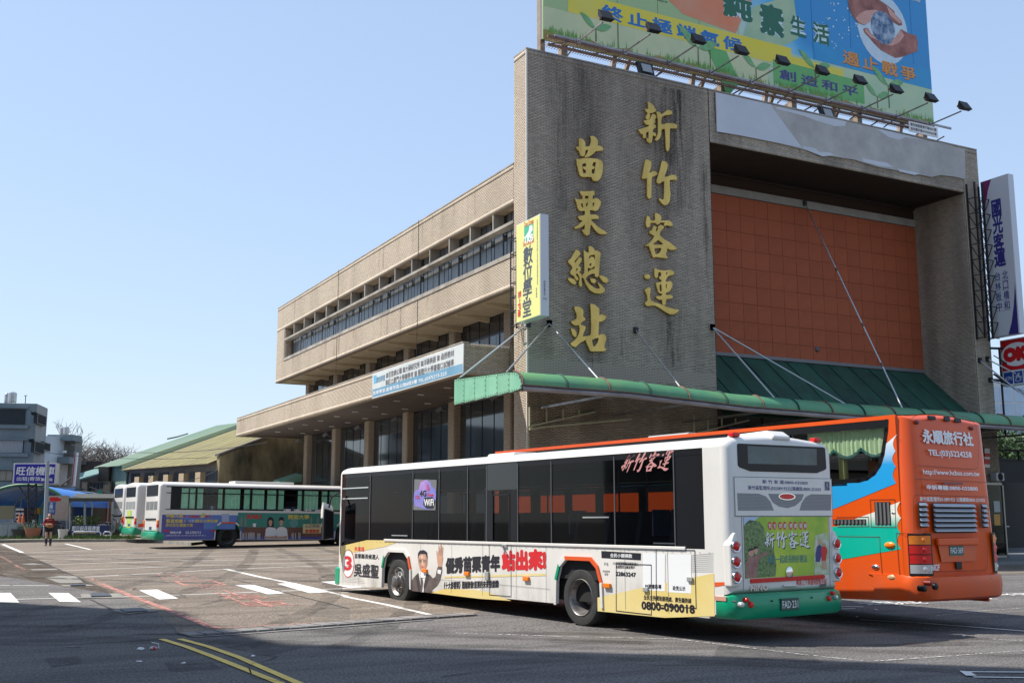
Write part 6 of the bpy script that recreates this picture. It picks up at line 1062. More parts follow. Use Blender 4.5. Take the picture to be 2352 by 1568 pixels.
for k, ch in enumerate('數位學堂'): y = (572, 708, 838, 980)[k]; TK(ch, (382 - k * 2, y), (456 - k * 4, y + 118), m_sgry, bold=.022)
for k, ch in enumerate('請上3樓'): y = (915, 968, 1018, 1068)[k]; TK(ch, (340 - k, y), (365 - k, y + 42), k_red, bold=.02)
TK('台灣知識庫股份有限公司附設短期補習班', (487, 345), (497, 860), m_sgry, vert=True); TK('招生專線', (480, 885), (490, 960), m_sgry, vert=True)
f2_ = Fr((XK, 33.1, 0), (1, 0, 0), (0, 0, 1), (0, -1, 0)); text(f2_, '超群廣告', .12, .2, 9.7, 10.25, m_sgry, ks, vert=True, c=.004); text(f2_, '377600', .09, .25, 9.55, 9.63, m_sgry, ks, c=.004)
mb = MB(); 
for x in (XK + .05, XK + .3): mb.bar((x, 35.5, 8.9), (x, 35.5, 12.3), .04)
for i in range(7):
    z = 8.95 + i * .55; mb.bar((XK + .05, 35.5, z), (XK + .05, 34.9, z), .03); mb.bar((XK + .05, 35.5, z), (X0, 35.5, z), .03)
mb.build('ladder_frame', m_blk, ks)
gs = thing('hanging_sign', (44.4, 34, 10), 'tall white and purple vertical box sign 國光客運 on a truss at the tower', 'sign'); XG = 44.3
MB().box(XG, XG + .38, 33.37, 34.95, 10.45, 18.2).build('box', m_sw, gs, bevel=.01); fg = Fr((XG, 34.95, 0), (0, -1, 0), (0, 0, 1), (-1, 0, 0)); m_gw = mat('pale_sign_face', (.58, .60, .64), .35); mb = MB(); fg.box(mb, .02, 1.56, 10.47, 18.18, 0, .01); mb.build('face', m_gw, gs)
t5 = zq(3700, 600, 396, 690); k_pur = mat('sign_magenta', (.20, .02, .12), .4); k_ind = mat('sign_indigo', (.035, .03, .20), .4)
glue(gs, fg, [t5(*q) for q in [(390, 226), (462, 205), (440, 280), (425, 370), (415, 500), (408, 480)]], k_pur, .012); glue(gs, fg, [t5(*q) for q in [(628, 915), (654, 1278), (583, 1285), (605, 1200), (620, 1080)]], k_ind, .012)
for ch, tl, br in (('國', (460, 355), (537, 460)), ('光', (468, 468), (548, 575)), ('客', (473, 590), (556, 695)), ('運', (478, 700), (568, 805)), ('台', (485, 855), (528, 905)), ('北', (536, 845), (582, 895)), ('林', (489, 925), (532, 975)), ('口', (542, 915), (584, 965)), ('板', (493, 995), (537, 1048)), ('橋', (547, 983), (591, 1035)), ('中', (497, 1065), (540, 1118)), ('和', (550, 1055), (594, 1108))):
    textpx(fg, ch, t5(*tl), t5(*br), k_ind, gs, c=.014, bold=.035 if tl[1] < 800 else .015)
for y0, y1 in ((916, 900), (984, 968), (1055, 1042), (1126, 1112)): fr_line(fg, [t5(483 + (y0 - 916) * .06, y0), t5(585 + (y0 - 916) * .06, y1)], .012, k_ind, gs, 'print', .014)
mb = MB()
for x, y in ((43.3, 34.95), (43.3, 34.5), (43.85, 34.5), (44.15, 34.95)): mb.bar((x, y, 10.3), (x, y, 17.95), .07)
for i in range(10):
    z = 10.35 + i * .76
    for p, q in (((43.3, 34.5), (43.85, 34.5)), ((43.85, 34.5), (44.28, 34.5)), ((43.3, 34.5), (43.3, 34.95)), ((43.85, 34.5), (44.15, 34.95))):
        mb.bar((*p, z), (*q, z), .035); mb.bar((*p, z), (*q, z + .76), .03) if z < 17 else None
mb.build('truss', m_blk, gs)
os_ = thing('shop_sign', (45, 34, 8), 'red and white OK box sign cut by the right edge', 'sign'); XO = 44.8; MB().box(XO, XO + .3, 33.15, 34.9, 8.12, 10.35).build('box', m_sw, os_, bevel=.01); fo = Fr((XO, 34.9, 0), (0, -1, 0), (0, 0, 1), (-1, 0, 0)); k_or = mat('sign_red', (.62, .01, .015), .35); k_blu = mat('sign_blue', (.02, .07, .34), .35)
mb = MB(); fo.box(mb, .05, 1.7, 8.85, 10.3, 0, .008); mb.build('face', k_or, os_); mb = MB(); fo.disc(mb, .88, 9.58, .84, .011, 40, .56); mb.build('face', k_wht, os_); text(fo, 'OK', .14, 1.5, 9.22, 9.95, k_or, os_, c=.014, bold=.09)
mb = MB(); fo.box(mb, .05, 1.7, 8.15, 8.82, 0, .008); mb.build('face', k_wht, os_)
for k, s in enumerate(('ATM', '☕', '¥')): mb = MB(); fo.box(mb, .1 + k * .54, .58 + k * .54, 8.2, 8.77, .008, .011); mb.build('face', k_blu, os_); text(fo, s, .16 + k * .54, .52 + k * .54, 8.38 if k != 1 else 8.28, 8.56 if k != 1 else 8.7, k_wht, os_, c=.014, bold=.01)
mb = MB(); mb.bar((44.2, 34.97, 9.95), (44.8, 34.8, 9.95), .1); mb.bar((44.2, 34.97, 8.4), (44.8, 34.8, 8.4), .1); mb.bar((44.6, 34.8, 10.0), (44.6, 34.8, 5.7), .07); mb.bar((44.2, 34.9, 8.7), (47.5, 33.0, 5.9), .08); mb.bar((44.3, 34.9, 9.6), (46.5, 33.5, 7.8), .04); mb.build('bracket', m_blk, os_)
# banner on the canopy band
cb = thing('banner', (16.9, 43, 7.2), 'faded white and blue banner hung on the wing canopy', 'banner'); fcb = Fr((16.93, 70.9, 0), (0, -1, 0), (0, 0, 1), (-1, 0, 0)); bb = zq(900, 900, 1200, 2091)
mb = MB(); fcb.slab(mb, [bb(*q) for q in [(1032, 1035), (1350, 935), (1668, 823), (1664, 1030), (1400, 1105), (1030, 1210)]], 0, .03, px=True); sh = mb.build('sheet', mat('banner_white', (.60, .62, .60), .6, c2=(.5, .54, .54), ns=.8), cb)
glue(sh, fcb, [bb(*q) for q in [(1033, 1148), (1350, 1050), (1660, 965), (1662, 1025), (1400, 1098), (1032, 1200)]], mat('banner_blue', (.10, .25, .38), .6, c2=(.16, .32, .44), ns=1), .034)
TB = lambda s, tl, br, m, **k: textpx(fcb, s, bb(*tl), bb(*br), m, sh, c=.038, **k); k_fad = mat('faded_print', (.14, .13, .14), .6)
TB('數位學堂', (1062, 1058), (1120, 1082), MATS['banner_blue'], bold=.02); TB('■百官網公職■大碩研究所■洋碩美語■   函授教材', (1130, 1040), (1602, 905), k_fad, bold=.01) if False else None
def bband(s, xl, yl, xr, yr, h, m, **k):
    """a line of writing running along the banner: (xl, yl) its lower left, (xr, yr) its lower right"""
    a0, b0 = fcb.ab(bb(xl, yl)); a1, b1 = fcb.ab(bb(xr, yr)); text(fcb, s, a0, a1, b0, b0 + h, m, sh, c=.038, slope=b1 - b0, **k)
bband('■百官網公職 ■大碩研究所 ■洋碩美語 ■ 函授教材', 1128, 1070, 1602, 912, .26, k_fad, bold=.008); bband('■后土廈門大學轉學考 ■ 甄戰升大學書審口試輔導', 1125, 1118, 1600, 978, .26, k_fad, bold=.008); bband('苗栗學堂:苗栗市為公路8號3樓 TEL:(037)273-223', 1036, 1190, 1550, 1052, .2, k_wht, bold=.012)
glue(sh, fcb, [bb(*q) for q in [(1040, 1050), (1060, 1045), (1062, 1100), (1042, 1105)]], mat('logo_cyan', (.12, .4, .6), .5), .036)
# ------------------------------------------------------------------ roof billboard
YB = 37.0; fbd = Fr((20.84, YB, 0), (1, 0, 0), (0, 0, 1), (0, -1, 0)); BW = 22.9; ZB = 21.5; ZT_ = 33.0
bl = thing('billboard', (32, 37, 20), 'huge printed billboard with hands round a globe on a steel roof frame', 'billboard')
m_bb = mat('printed_backdrop', (.10, .42, .75), .45); n_ = m_bb.node_tree; b_s = n_.nodes['Principled BSDF']; tc_ = n_.nodes.new('ShaderNodeTexCoord'); sp_ = n_.nodes.new('ShaderNodeSeparateXYZ'); n_.links.new(tc_.outputs['Object'], sp_.inputs[0])
def math_(op, a, b=None):
    x = n_.nodes.new('ShaderNodeMath'); x.operation = op
    for i, q in enumerate((a, b)):
        if q is None: continue
        if isinstance(q, (int, float)): x.inputs[i].default_value = q
        else: n_.links.new(q, x.inputs[i])
    return x.outputs[0]
nz = n_.nodes.new('ShaderNodeTexNoise'); nz.inputs['Scale'].default_value = .28; nz.inputs['Detail'].default_value = 2; n_.links.new(tc_.outputs['Object'], nz.inputs['Vector'])
g_ = math_('ADD', math_('MULTIPLY', math_('SUBTRACT', sp_.outputs[0], 27.5), .10), math_('MULTIPLY', math_('SUBTRACT', sp_.outputs[2], 24.0), .17)); g_ = math_('ADD', g_, math_('MULTIPLY', math_('SUBTRACT', nz.outputs[0], .5), .9))
cr_ = n_.nodes.new('ShaderNodeValToRGB'); e_ = cr_.color_ramp.elements; e_[0].position = .0; e_[0].color = (.36, .50, .24, 1); e_[1].position = 1.; e_[1].color = (.03, .27, .60, 1)
for p, c in ((.25, (.50, .60, .36)), (.45, (.45, .62, .55)), (.62, (.22, .52, .72)), (.8, (.06, .38, .70))): q = e_.new(p); q.color = (*c, 1)
n_.links.new(g_, cr_.inputs[0]); n_.links.new(cr_.outputs[0], b_s.inputs['Base Color'])
seams = [0] + [fbd.ab(c3(x, y))[0] for x, y in ((368, 250), (776, 300), (1115, 350), (1462, 400), (1792, 500))] + [fbd.ab(c4(x, y))[0] for x, y in ((25, 500), (322, 500), (640, 500), (895, 500), (1155, 500))] + [BW]
for a, b in zip(seams[:-1], seams[1:]): mb = MB(); fbd.box(mb, a + .012, b - .012, ZB, ZT_, -.08, 0); mb.build('panel', m_bb, bl)
MB().box(20.84, 20.84 + BW, YB + .09, YB + .2, ZB + .02, ZT_).build('backing', mat('panel_back', (.2, .2, .19), .8), bl)
BP = lambda P, m, c=.006, nm='print': glue(bl, fbd, P, m, c, nm)
def zz(q): return fbd.ab(q)[1]
def xx(q): return fbd.ab(q)[0]
k_y = mat('billboard_yellow', (.74, .62, .03), .45, c2=(.68, .60, .10), ns=.4); k_lb = mat('billboard_blue', (.015, .24, .58), .45, c2=(.03, .32, .60), ns=.4); k_g = mat('billboard_green', (.16, .45, .14), .45, c2=(.10, .38, .10), ns=.5); k_o = mat('billboard_orange', (.70, .22, .10), .45, c2=(.62, .30, .18), ns=.5)
k_dg = mat('billboard_deep_green', (.015, .13, .07), .45); k_cr = mat('billboard_cream', (.62, .64, .38), .5, c2=(.5, .58, .34), ns=.6)
zy1, zy0 = zz(c3(1100, 115)), zz(c3(1100, 285)); zb1, zb0 = zz(c4(640, 405)), zz(c4(640, 580)); zg1, zg0 = zz(c4(400, 600)), zz(c4(400, 790))
R4 = lambda a0, a1, z0, z1, m, c=.006: (lambda mb: (fbd.poly(mb, [(a0, z0), (a1, z0), (a1, z1), (a0, z1)], c), mb.build('print', m, bl)))(MB())
R4(0, 13.6, ZB, zy0, k_cr, .004); R4(12., BW, ZB, zb0, mat('billboard_pale', (.52, .62, .40), .5, c2=(.36, .56, .36), ns=.35), .005)
R4(xx(c3(360, 100)), 13.5, zy0, zy1, k_y, .008); R4(13.5, 16.8, zy0 - .05, zy0 + .55, k_y, .0085)
R4(xx(c4(330, 500)), BW, zb0, zb1, k_lb, .009); R4(xx(c4(-20, 500)), xx(c4(740, 700)), zg0, zg1, k_g, .010)
mb = MB(); fbd.poly(mb, [(4.5, ZT_), (5.5, zy1 + 1.4), (7.2, zy1 + .3), (10.2, zy1 + .02), (10.9, zy1 + 1.5), (12, zy1 + 3), (11, ZT_)], .006); mb.build('print', k_o, bl)
mb = MB(); fbd.poly(mb, [(10.6, zy1), (11.3, zy1 + 1.6), (13.8, zy1 + 2.8), (14, zy1 + .6), (13, zy1)], .007); mb.build('print', mat('billboard_sage', (.30, .48, .30), .5, c2=(.42, .55, .35), ns=.8), bl)
mb = MB(); fbd.poly(mb, [(8.4, zy0), (9.6, zy0), (10.3, zy0 - 1.4), (9.6, zy0 - 2.2), (9.1, zy0 - 1.2)], .0075); mb.build('print', k_g, bl)
TBb = lambda s, tl, br, m, **k: textpx(fbd, s, tl, br, m, bl, **k)
k_b2 = mat('billboard_text_blue', (.01, .16, .48), .45); k_b3 = mat('billboard_text_indigo', (.05, .04, .20), .45); k_ot = mat('billboard_text_orange', (.70, .28, .05), .45)
TBb('終止極端氣候', c3(640, 30), c3(1818, 448), k_b2, c=.014, bold=.03, space=1.35); TBb('創造和平', c4(32, 572), c4(697, 818), k_b3, c=.014, bold=.025, space=1.35); TBb('遏止戰爭', c4(562, 418), c4(1182, 695), mat('billboard_shadow', (.10, .05, .02), .5), c=.012, bold=.03, space=1.3); TBb('遏止戰爭', c4(560, 414), c4(1180, 690), k_ot, c=.015, bold=.02, space=1.3)
k_halo = mat('billboard_halo', (.62, .78, .85), .5)
for s, tl, br, bo in (('純', c3(1650, -75), c3(1905, 198), .045), ('素', c3(1953, 10), c3(2172, 332), .05), ('生', c4(122, 120), c4(262, 322), .03), ('活', c4(310, 175), c4(460, 392), .03)):
    TBb(s, tl, br, k_halo, c=.012, bold=bo + .055); TBb(s, tl, br, k_dg, c=.016, bold=bo)
TBb('Always', c3(1000, -40), c3(1190, 32), k_dg, c=.012, bold=.02); TBb('環保綠生活', c4(990, -70), c4(1215, 25), k_wht, c=.012, bold=.02)
# two printed hands round a globe
k_h1 = mat('printed_hand_dark', (.20, .06, .05), .5, c2=(.42, .17, .13), ns=1.3); k_h2 = mat('printed_hand_light', (.55, .27, .22), .5, c2=(.68, .40, .34), ns=1.5); k_gl = mat('printed_globe', (.03, .09, .22), .45, c2=(.45, .55, .65), ns=2.6, fac=.56)
a, b = fbd.ab(c4(900, 240)); mb = MB(); fbd.disc(mb, a, b, 1.75, .010, 30, 1.9); mb.build('print', mat('printed_glow', (.62, .72, .80), .5, c2=(.45, .62, .75), ns=1), bl)
BP([c4(*q) for q in [(605, 0), (640, -20), (700, -35), (850, -10), (920, 35), (995, 95), (1000, 118), (1055, 180), (1062, 213), (1035, 218), (985, 190), (935, 140), (880, 108), (838, 108), (800, 130), (797, 180), (745, 214), (690, 195), (650, 140), (622, 90)]], k_h1, .018, 'printed_hand'); BP([c4(*q) for q in [(700, 120), (760, 90), (840, 85), (900, 112), (880, 120), (835, 118), (805, 135), (800, 180), (745, 210), (700, 190), (672, 155)]], k_h2, .019, 'printed_palm')
BP([c4(*q) for q in [(1180, 300), (1192, 360), (1190, 430), (1120, 455), (1060, 478), (1005, 488), (960, 465), (880, 420), (825, 365), (800, 335), (745, 275), (735, 245), (755, 235), (775, 240), (800, 285), (860, 315), (912, 330), (925, 345), (960, 345), (1000, 318), (1035, 270), (1050, 245), (1110, 280)]], k_h1, .018, 'printed_hand'); BP([c4(*q) for q in [(1050, 250), (1080, 300), (1040, 355), (980, 385), (920, 375), (860, 340), (912, 330), (925, 345), (960, 345), (1000, 318), (1035, 270)]], k_h2, .019, 'printed_palm')
for q in ([(930, 50), (1000, 120), (1055, 190), (1040, 200), (960, 130)], [(755, 238), (800, 290), (870, 330), (860, 340), (800, 315), (750, 265)]): BP([c4(*p) for p in q], k_h2, .020, 'printed_finger')
mb = MB(); a, b = fbd.ab(c4(900, 235)); fbd.disc(mb, a, b, .82, .022, 30, .88); mb.build('printed_globe', k_gl, bl)
for i in range(60):
    q = c4(rng.uniform(380, 860), rng.uniform(20, 420)); a, b = fbd.ab(q); r_ = rng.uniform(.02, .06); mb = MB() if i == 0 else mb; fbd.disc(mb, a, b, r_, .0105, 6)
mb.build('printed_sparkle', k_halo, bl, kind='stuff')
# sprouts, soil and grass printed along the foot
m_lf = mat('printed_leaf', (.12, .34, .14), .5, c2=(.22, .46, .2), ns=3); m_st = mat('printed_stem', (.09, .10, .04), .5)
def sprout(x, y0, y1, w, cc=c3, c=.024):
    a, b0 = fbd.ab(cc(x, y0)); b1 = fbd.ab(cc(x, y1))[1]; mb = MB(); fbd.poly(mb, [(a - .03, b0), (a + .03, b0), (a + .02, b1), (a - .02, b1)], c); mb.build('printed_stem', m_st, bl)
    for s in (-1, 1):
        P = [(a + s * w * t, b1 + w * (.35 * t if s > 0 else .75 * t) + s * w * .0 + (.22 * w * math.sin(math.pi * t)) * sg_) for sg_ in (1, -1) for t in (np.linspace(0, 1, 7) if sg_ > 0 else np.linspace(1, 0, 7)[1:-1])]
        mb = MB(); fbd.poly(mb, P, c + .001); mb.build('printed_leaf', m_lf, bl)
sprout(593, 350, 245, .8); sprout(1450, 560, 400, 1.1); sprout(1933, 660, 570, .9); sprout(340, 700, 575, 1.0, c4); sprout(955, 905, 720, 1.1, c4); sprout(858, 905, 810, .85, c4)
for x, y in ((775, 190), (1545, 400)): a, b = fbd.ab(c3(x, y)); R4(a - .02, a + .02, ZB, b, m_st, .023)
P = [(0, ZB)] + [(BW, ZB)] + [(BW - i * BW / 60, ZB + .30 + .12 * math.sin(i * 1.3) + rng.uniform(-.05, .05)) for i in range(61)]; mb = MB(); fbd.poly(mb, P, .026); mb.build('printed_soil', mat('printed_soil', (.30, .17, .05), .6, c2=(.40, .27, .10), ns=1.5), bl)
mb = MB()
for i in range(900):
    a = rng.uniform(0, BW); 
    if math.sin(a * .9 + .6) + .5 * math.sin(a * 2.1) < -.1 and rng.random() < .8: continue
    h = rng.uniform(.1, .4); l = rng.uniform(-.08, .08); z = ZB + rng.uniform(.12, .42); fbd.poly(mb, [(a - .025, z), (a + .025, z), (a + l, z + h)], .028 + i * 2e-6)
mb.build('printed_grass', mat('printed_grass', (.10, .28, .03), .6, c2=(.2, .4, .08), ns=4), bl, kind='stuff')
# steel frame and catwalk
m_ib = mat('tan_steel', (.33, .25, .18), .7, c2=(.2, .14, .1), ns=2)
for x in (20.95, 22.0, 26.2, 30.4, 34.6, 38.8, 43.3):
    w = .3 if x > 21 else .22; MB().box(x - w / 2, x + w / 2, YB + .22, YB + .5, 19.75, 31).build('post', m_ib, bl)
    if x > 23:
        MB().bar((x + .1, YB + .3, 21.4), (x - 1.6, YB + 3.2, 19.7), .2, .26).build('strut', m_ib, bl); MB().bar((x, YB + 3.4, 19.7), (x, YB + .4, 24.), .16).build('strut', m_ib, bl); MB().bar((x - 2., YB + .25, 19.9), (x - 1.7, YB + .25, 21.5), .2).build('strut', m_ib, bl)
        MB().bar((x, 36.05, 20.75), (x - 1.2, YB + .3, 19.9), .05).build('strut', m_rust, bl)
for z, y in ((21.12, 36.), (20.76, 36.)): MB().box(20.5, 42.0 if z > 21 else 41., y - .04, y + .04, z - .05, z + .05).build('rail', m_rust, bl)
MB().box(20.84, 43.8, 36.0, 36.06, 21.18, 21.28).build('rail', m_gut, bl)
mb = MB()
for i in range(170): x = 20.7 + i * .125; mb.bar((x, 36.05, 21.1), (x + .0, YB - .05, 21.1), .014, .02)
for i in range(11): x = 20.6 + i * 2.03; mb.bar((x, 36., 20.8), (x + 1.0, 36., 21.1), .04)
mb.build('catwalk_grating', m_rust, bl, kind='stuff')
def floodlight(x, y, z, ylamp, label):
    t = thing('floodlight', (x, y, z), label, 'floodlight', 'floodlights on arms below the billboard')
    MB().tube([(x, y + .9, z - .25), (x, y, z), (x, ylamp + .2, z + .05)], .035, 7).build('arm', m_gut, t, smooth=True); MB().box(x - .08, x + .08, y - .05, y + .05, z - .1, z + .12).build('clamp', m_gut, t)
    mb = MB(); a = 1.0; c, s = math.cos(a), math.sin(a); O = Vector((x, ylamp, z + .22)); ux = Vector((1, 0, 0)); uy = Vector((0, c, s)); uz = Vector((0, -s, c))
    q = lambda i, j, k: O + ux * i + uy * j + uz * k
    mb.hexa([q(-.24, -.2, -.1), q(.24, -.2, -.1), q(.24, .2, -.1), q(-.24, .2, -.1)], [q(-.3, -.27, .1), q(.3, -.27, .1), q(.3, .27, .1), q(-.3, .27, .1)]); mb.build('lamp_head', m_blk, t, bevel=.02)
    mb = MB(); mb.hexa([q(-.2, -.02, -.2), q(.2, -.02, -.2), q(.2, .22, -.2), q(-.2, .22, -.2)], [q(-.2, -.02, -.1), q(.2, -.02, -.1), q(.2, .22, -.1), q(-.2, .22, -.1)]); mb.build('gear_box', m_rust, t)
    return t
ords = ['leftmost floodlight arm, before the first character of the blue writing', 'second floodlight arm from the left, below the yellow stripe', 'third floodlight arm from the left, above the square lamp on the slab', 'fourth floodlight arm from the left, at the end of the yellow writing',
        'fifth floodlight arm, left of the indigo writing', 'sixth floodlight arm, over the indigo writing', 'seventh floodlight arm, at the end of the indigo writing', 'eighth floodlight arm, third from the right', 'ninth floodlight arm, in front of the billboard edge', 'rightmost floodlight arm, reaching past the billboard into the sky']
for k in range(10): floodlight(21.95 + 2.262 * k, 36.0, 21.18, 33.95, ords[k])
for q, lab in ((c3(1010, 585), 'square grey-faced lamp on the slab top under the catwalk'), (c4(435, 955), 'grey lamp seen from behind above the torn sheet')):
    p = onY(q, 35.6); t = thing('parapet_lamp', (p[0], 35.6, 19.85), lab, 'floodlight'); mb = MB(); O = Vector(p); mb.hexa([O + Vector(v) for v in ((-.38, -.15, -.3), (.38, -.15, -.3), (.38, .0, -.3), (-.38, .0, -.3))], [O + Vector(v) for v in ((-.38, .05, .35), (.38, .05, .35), (.38, .25, .35), (-.38, .25, .35))]); mb.build('lamp_head', m_blk, t, bevel=.02)
    mb = MB(); mb.hexa([O + Vector(v) for v in ((-.24, -.17, -.16), (.24, -.17, -.16), (.24, -.14, -.16), (-.24, -.14, -.16))], [O + Vector(v) for v in ((-.24, -.02, .24), (.24, -.02, .24), (.24, .02, .24), (-.24, .02, .24))]); mb.build('glass', mat('lamp_glass', (.3, .32, .33), .2), t); MB().bar((p[0], 35.65, 19.85), (p[0], 35.65, p[2]), .08).build('foot', m_blk, t)
ls_ = thing('permit_sign', (41, 35.9, 20.5), 'small white permit plate with two rows of numbers at the billboard corner', 'sign'); fl_ = Fr((0, 35.85, 0), (1, 0, 0), (0, 0, 1), (0, -1, 0)); P = [fl_.ab(c4(*q)) for q in ((1120, 1012), (1358, 1056), (1355, 1140), (1118, 1096))]
mb = MB(); fl_.box(mb, P[0][0], P[1][0], P[3][1], P[0][1], -.04, 0); mb.build('plate', k_wht, ls_); H_ = P[0][1] - P[3][1]; k_sg = mat('faded_black_print', (.08, .08, .09), .6)
text(fl_, '廣告物建管使字第0001號', P[0][0] + .08, P[1][0] - .1, P[3][1] + H_ * .55, P[0][1] - .06, k_sg, ls_, bold=.02); text(fl_, '苗府建字第0970009665號', P[0][0] + .08, P[1][0] - .1, P[3][1] + .08, P[3][1] + H_ * .45, k_sg, ls_, bold=.02)
# ------------------------------------------------------------------ buses in the far yard
g1 = zq(0, 1500, 1024, 2007); g2 = zq(900, 1550, 1024, 2007); g6 = zq(0, 1800, 700, 2352)
hb = -math.radians(84.7)
def lot_bus(label, wq, t, sr, sf, near=True, pitch=.006):
    O = at(wq[0], wq[1], t); O[2] = gz(O[0], O[1]) if near is not None else O[2]
    M = Matrix.Translation(O) @ Matrix.Rotation(hb, 4, 'Z') @ Matrix.Rotation(-pitch, 4, 'X')
    b = thing('city_bus', tuple(O), label, 'bus', 'buses parked at the station', rot=M.to_euler()); return b, M
def lot_rear(b, m, sr, W, rear, M, green=True):
    f = Fr((0 if m > 0 else -W, sr - .14, 0), (1, 0, 0), (0, 0, 1), (0, -1, 0), M=M)
    def bx(a0, a1, z0, z1, c0, c1, mt, nm, par=rear, bev=0): mb = MB(); f.box(mb, a0, a1, z0, z1, c0, c1); return mb.build(nm, mt, par, bevel=bev)
    bx(.3, W - .3, 2.35, 2.85, 0, .02, p_blk, 'rear_window', bev=.02); 
    for a0, a1 in ((.3, .85), (.95, 1.55), (1.65, W - .3)): bx(a0, a1, 1.72, 2.1, 0, .01, m_mesh, 'grille')
    bx(.4, W - .4, 1.25, 1.33, 0, .03, p_blk, 'handle_bar')
    for a in (.12, W - .12):
        for k, mt in enumerate((l_clr, l_red, l_amb)): bx(a - .1, a + .1, .75 + k * .17, .91 + k * .17, -.05, .03, mt, 'tail_lamp', bev=.02)
    bx(W / 2 - .2, W / 2 + .2, .82, .95, 0, .015, k_nvy, 'number_plate')
    bumper(b, m, sr - .14, W)
    return f
b1, M1 = lot_bus('bus with blue and green university advertisement and green curtains', g1(1780, 1355), 51.6, -3.1, 8.8)
f1 = Fr((0, 0, 0), (0, 1, 0), (0, 0, 1), (1, 0, 0), M=M1); SR1 = f1.ab(g1(1262, 1200))[0]; wl_ = f1.ab(g1(1270, 850))
f1, r1_, s1_ = bus_shell(b1, -1, SR1, 8.6, 6.0, zw=1.72, zt=2.78, ztop=3.02, open_right=[(-2.4, -.9), (-.7, .9), (1.1, 2.7), (2.9, 4.5), (4.7, 6.3)], winglass=p_tint2); f1.M = M1; lot_rear(b1, -1, SR1, 2.5, r1_, M1)
ww = [g1(1310, 878), g1(2000, 885)]; 
# windows with curtains
z0, z1 = 1.76, 2.76; sA = f1.ab(g1(1300, 1000))[0]; posts = [sA] + [f1.ab(g1(x, 950))[0] for x in (1415, 1540, 1757, 1970)]; dp = posts[-1] - posts[-2]; posts += [posts[-1] + dp * i for i in range(1, 5)]; posts = [p for p in posts if p < 8.4] + [8.5]
mb = MB(); f1.box(mb, sA, 8.5, 1.72, 1.76, -.03, .002); f1.box(mb, sA, 8.5, 2.74, 2.79, -.03, .002); f1.box(mb, sA, 8.5, 2.46, 2.5, -.01, .004); mb.build('window_frame', p_blk, b1)
m_gc = mat('green_curtain_cloth', (.34, .68, .48), .8, c2=(.45, .78, .56), ns=4); p_clear = glass('clear_window_glass', (.93, .96, .95))
for i, (a, b) in enumerate(zip(posts[:-1], posts[1:])):
    mb = MB(); f1.slab(mb, [(a, z0), (b, z0), (b, z1), (a, z1)], -.02, -.01); mb.build('window_pane', p_blk if i == 0 else p_clear, b1); mb = MB(); f1.box(mb, b - .04, b + .04, z0, z1, -.02, .003); mb.build('window_post', p_blk, b1)
    if i:
        for s0, s1_x in (((.04, .6), (.75, .96)), ((.06, .5), (.62, .95)), ((.05, .25), (.8, .95)))[i % 3]: curtain(f1, a + (b - a) * s0, a + (b - a) * s1_x, z0 + .03, z1 - .06, m_gc, b1, .02, 14, None, -.07)
E1 = lambda P, m, c=.004, nm='print': glue(s1_, f1, P, m, c, nm)
m_ul = mat('advert_violet', (.07, .05, .26), .4, c2=(.09, .13, .42), ns=.5); m_ub = mat('advert_blue', (.09, .18, .50), .4, c2=(.14, .25, .55), ns=.8); m_ug = mat('advert_board_green', (.03, .20, .16), .4, c2=(.05, .25, .2), ns=.6); m_uw = mat('advert_shelf', (.12, .055, .04), .4, c2=(.19, .09, .065), ns=1.5)
aL, aM = f1.ab(g1(1265, 1200))[0], f1.ab(g1(1860, 1200))[0]
def R1(a0, a1, z0, z1, m, c=.004, nm='print', par=None): mb = MB(); f1.poly(mb, [(a0, z0), (a1, z0), (a1, z1), (a0, z1)], c); return mb.build(nm, m, par or s1_)
archp = [(-a, z) for a, z in []]
def side_fill(a0, a1, z0, z1, m, c, top=None):
    """rectangle of print on the side, cut out round the wheel arches"""
    P = [(a0, z0)]
    for ax in (0, 6.0):
        if a0 < ax < a1: P += [(ax + a, max(z, z0)) for a, z in ARCH]
    P += [(a1, z0), (a1, z1), (a0, z1)]; mb = MB(); f1.poly(mb, P, c); return mb.build('print', m, s1_)
side_fill(aL, 8.5, .38, 1.5, m_ul, .003); mb = MB(); f1.poly(mb, [(aM - 3.4, 1.5), (aM, 1.5), (aM - .1, 1.15), (aM - 1.9, 1.15)], .004); mb.build('print', m_ub, s1_); R1(aM - 1.6, aM - .1, .85, 1.5, m_ub, .0045)
R1(aM, 5.3, .95, 1.62, m_ug, .005); mb = MB(); f1.poly(mb, [(5.2, .95), (8.5, .95), (8.5, 1.5), (5.2, 1.62)], .005); mb.build('print', m_ug, s1_); R1(.72, 5.28, .5, .95, m_uw, .005)
for s, tl, br, m, k in [('申請入學', (1302, 1085), (1432, 1118), mat('advert_gold', (.62, .50, .10), .4), {'bold': .03}), ('第一志願最高', (1438, 1095), (1560, 1117), k_red, {'bold': .02}), ('8', (1572, 1080), (1608, 1118), MATS['advert_gold'], {'bold': .04, 'shear': .2}), ('萬元', (1610, 1095), (1655, 1117), k_red, {'bold': .02}),
        ('繁星推薦', (1302, 1125), (1432, 1158), MATS['advert_gold'], {'bold': .03}), ('大一比照', (1438, 1132), (1522, 1153), k_wht, {}), ('國立大學收費', (1528, 1128), (1708, 1155), MATS['advert_gold'], {'bold': .03, 'shear': .2}), ('原住民生優惠方案', (1298, 1160), (1512, 1188), MATS['advert_gold'], {'bold': .02}), ('開南大學', (1335, 1222), (1420, 1242), k_wht, {'bold': .02}), ('03-2705712', (1455, 1222), (1575, 1242), k_wht, {'bold': .02}), ('(開創未來大學在成長學系)', (1300, 1250), (1612, 1262), k_wht, {})]:
    textpx(f1, s, g1(*tl), g1(*br), m, s1_, c=.008, **k)
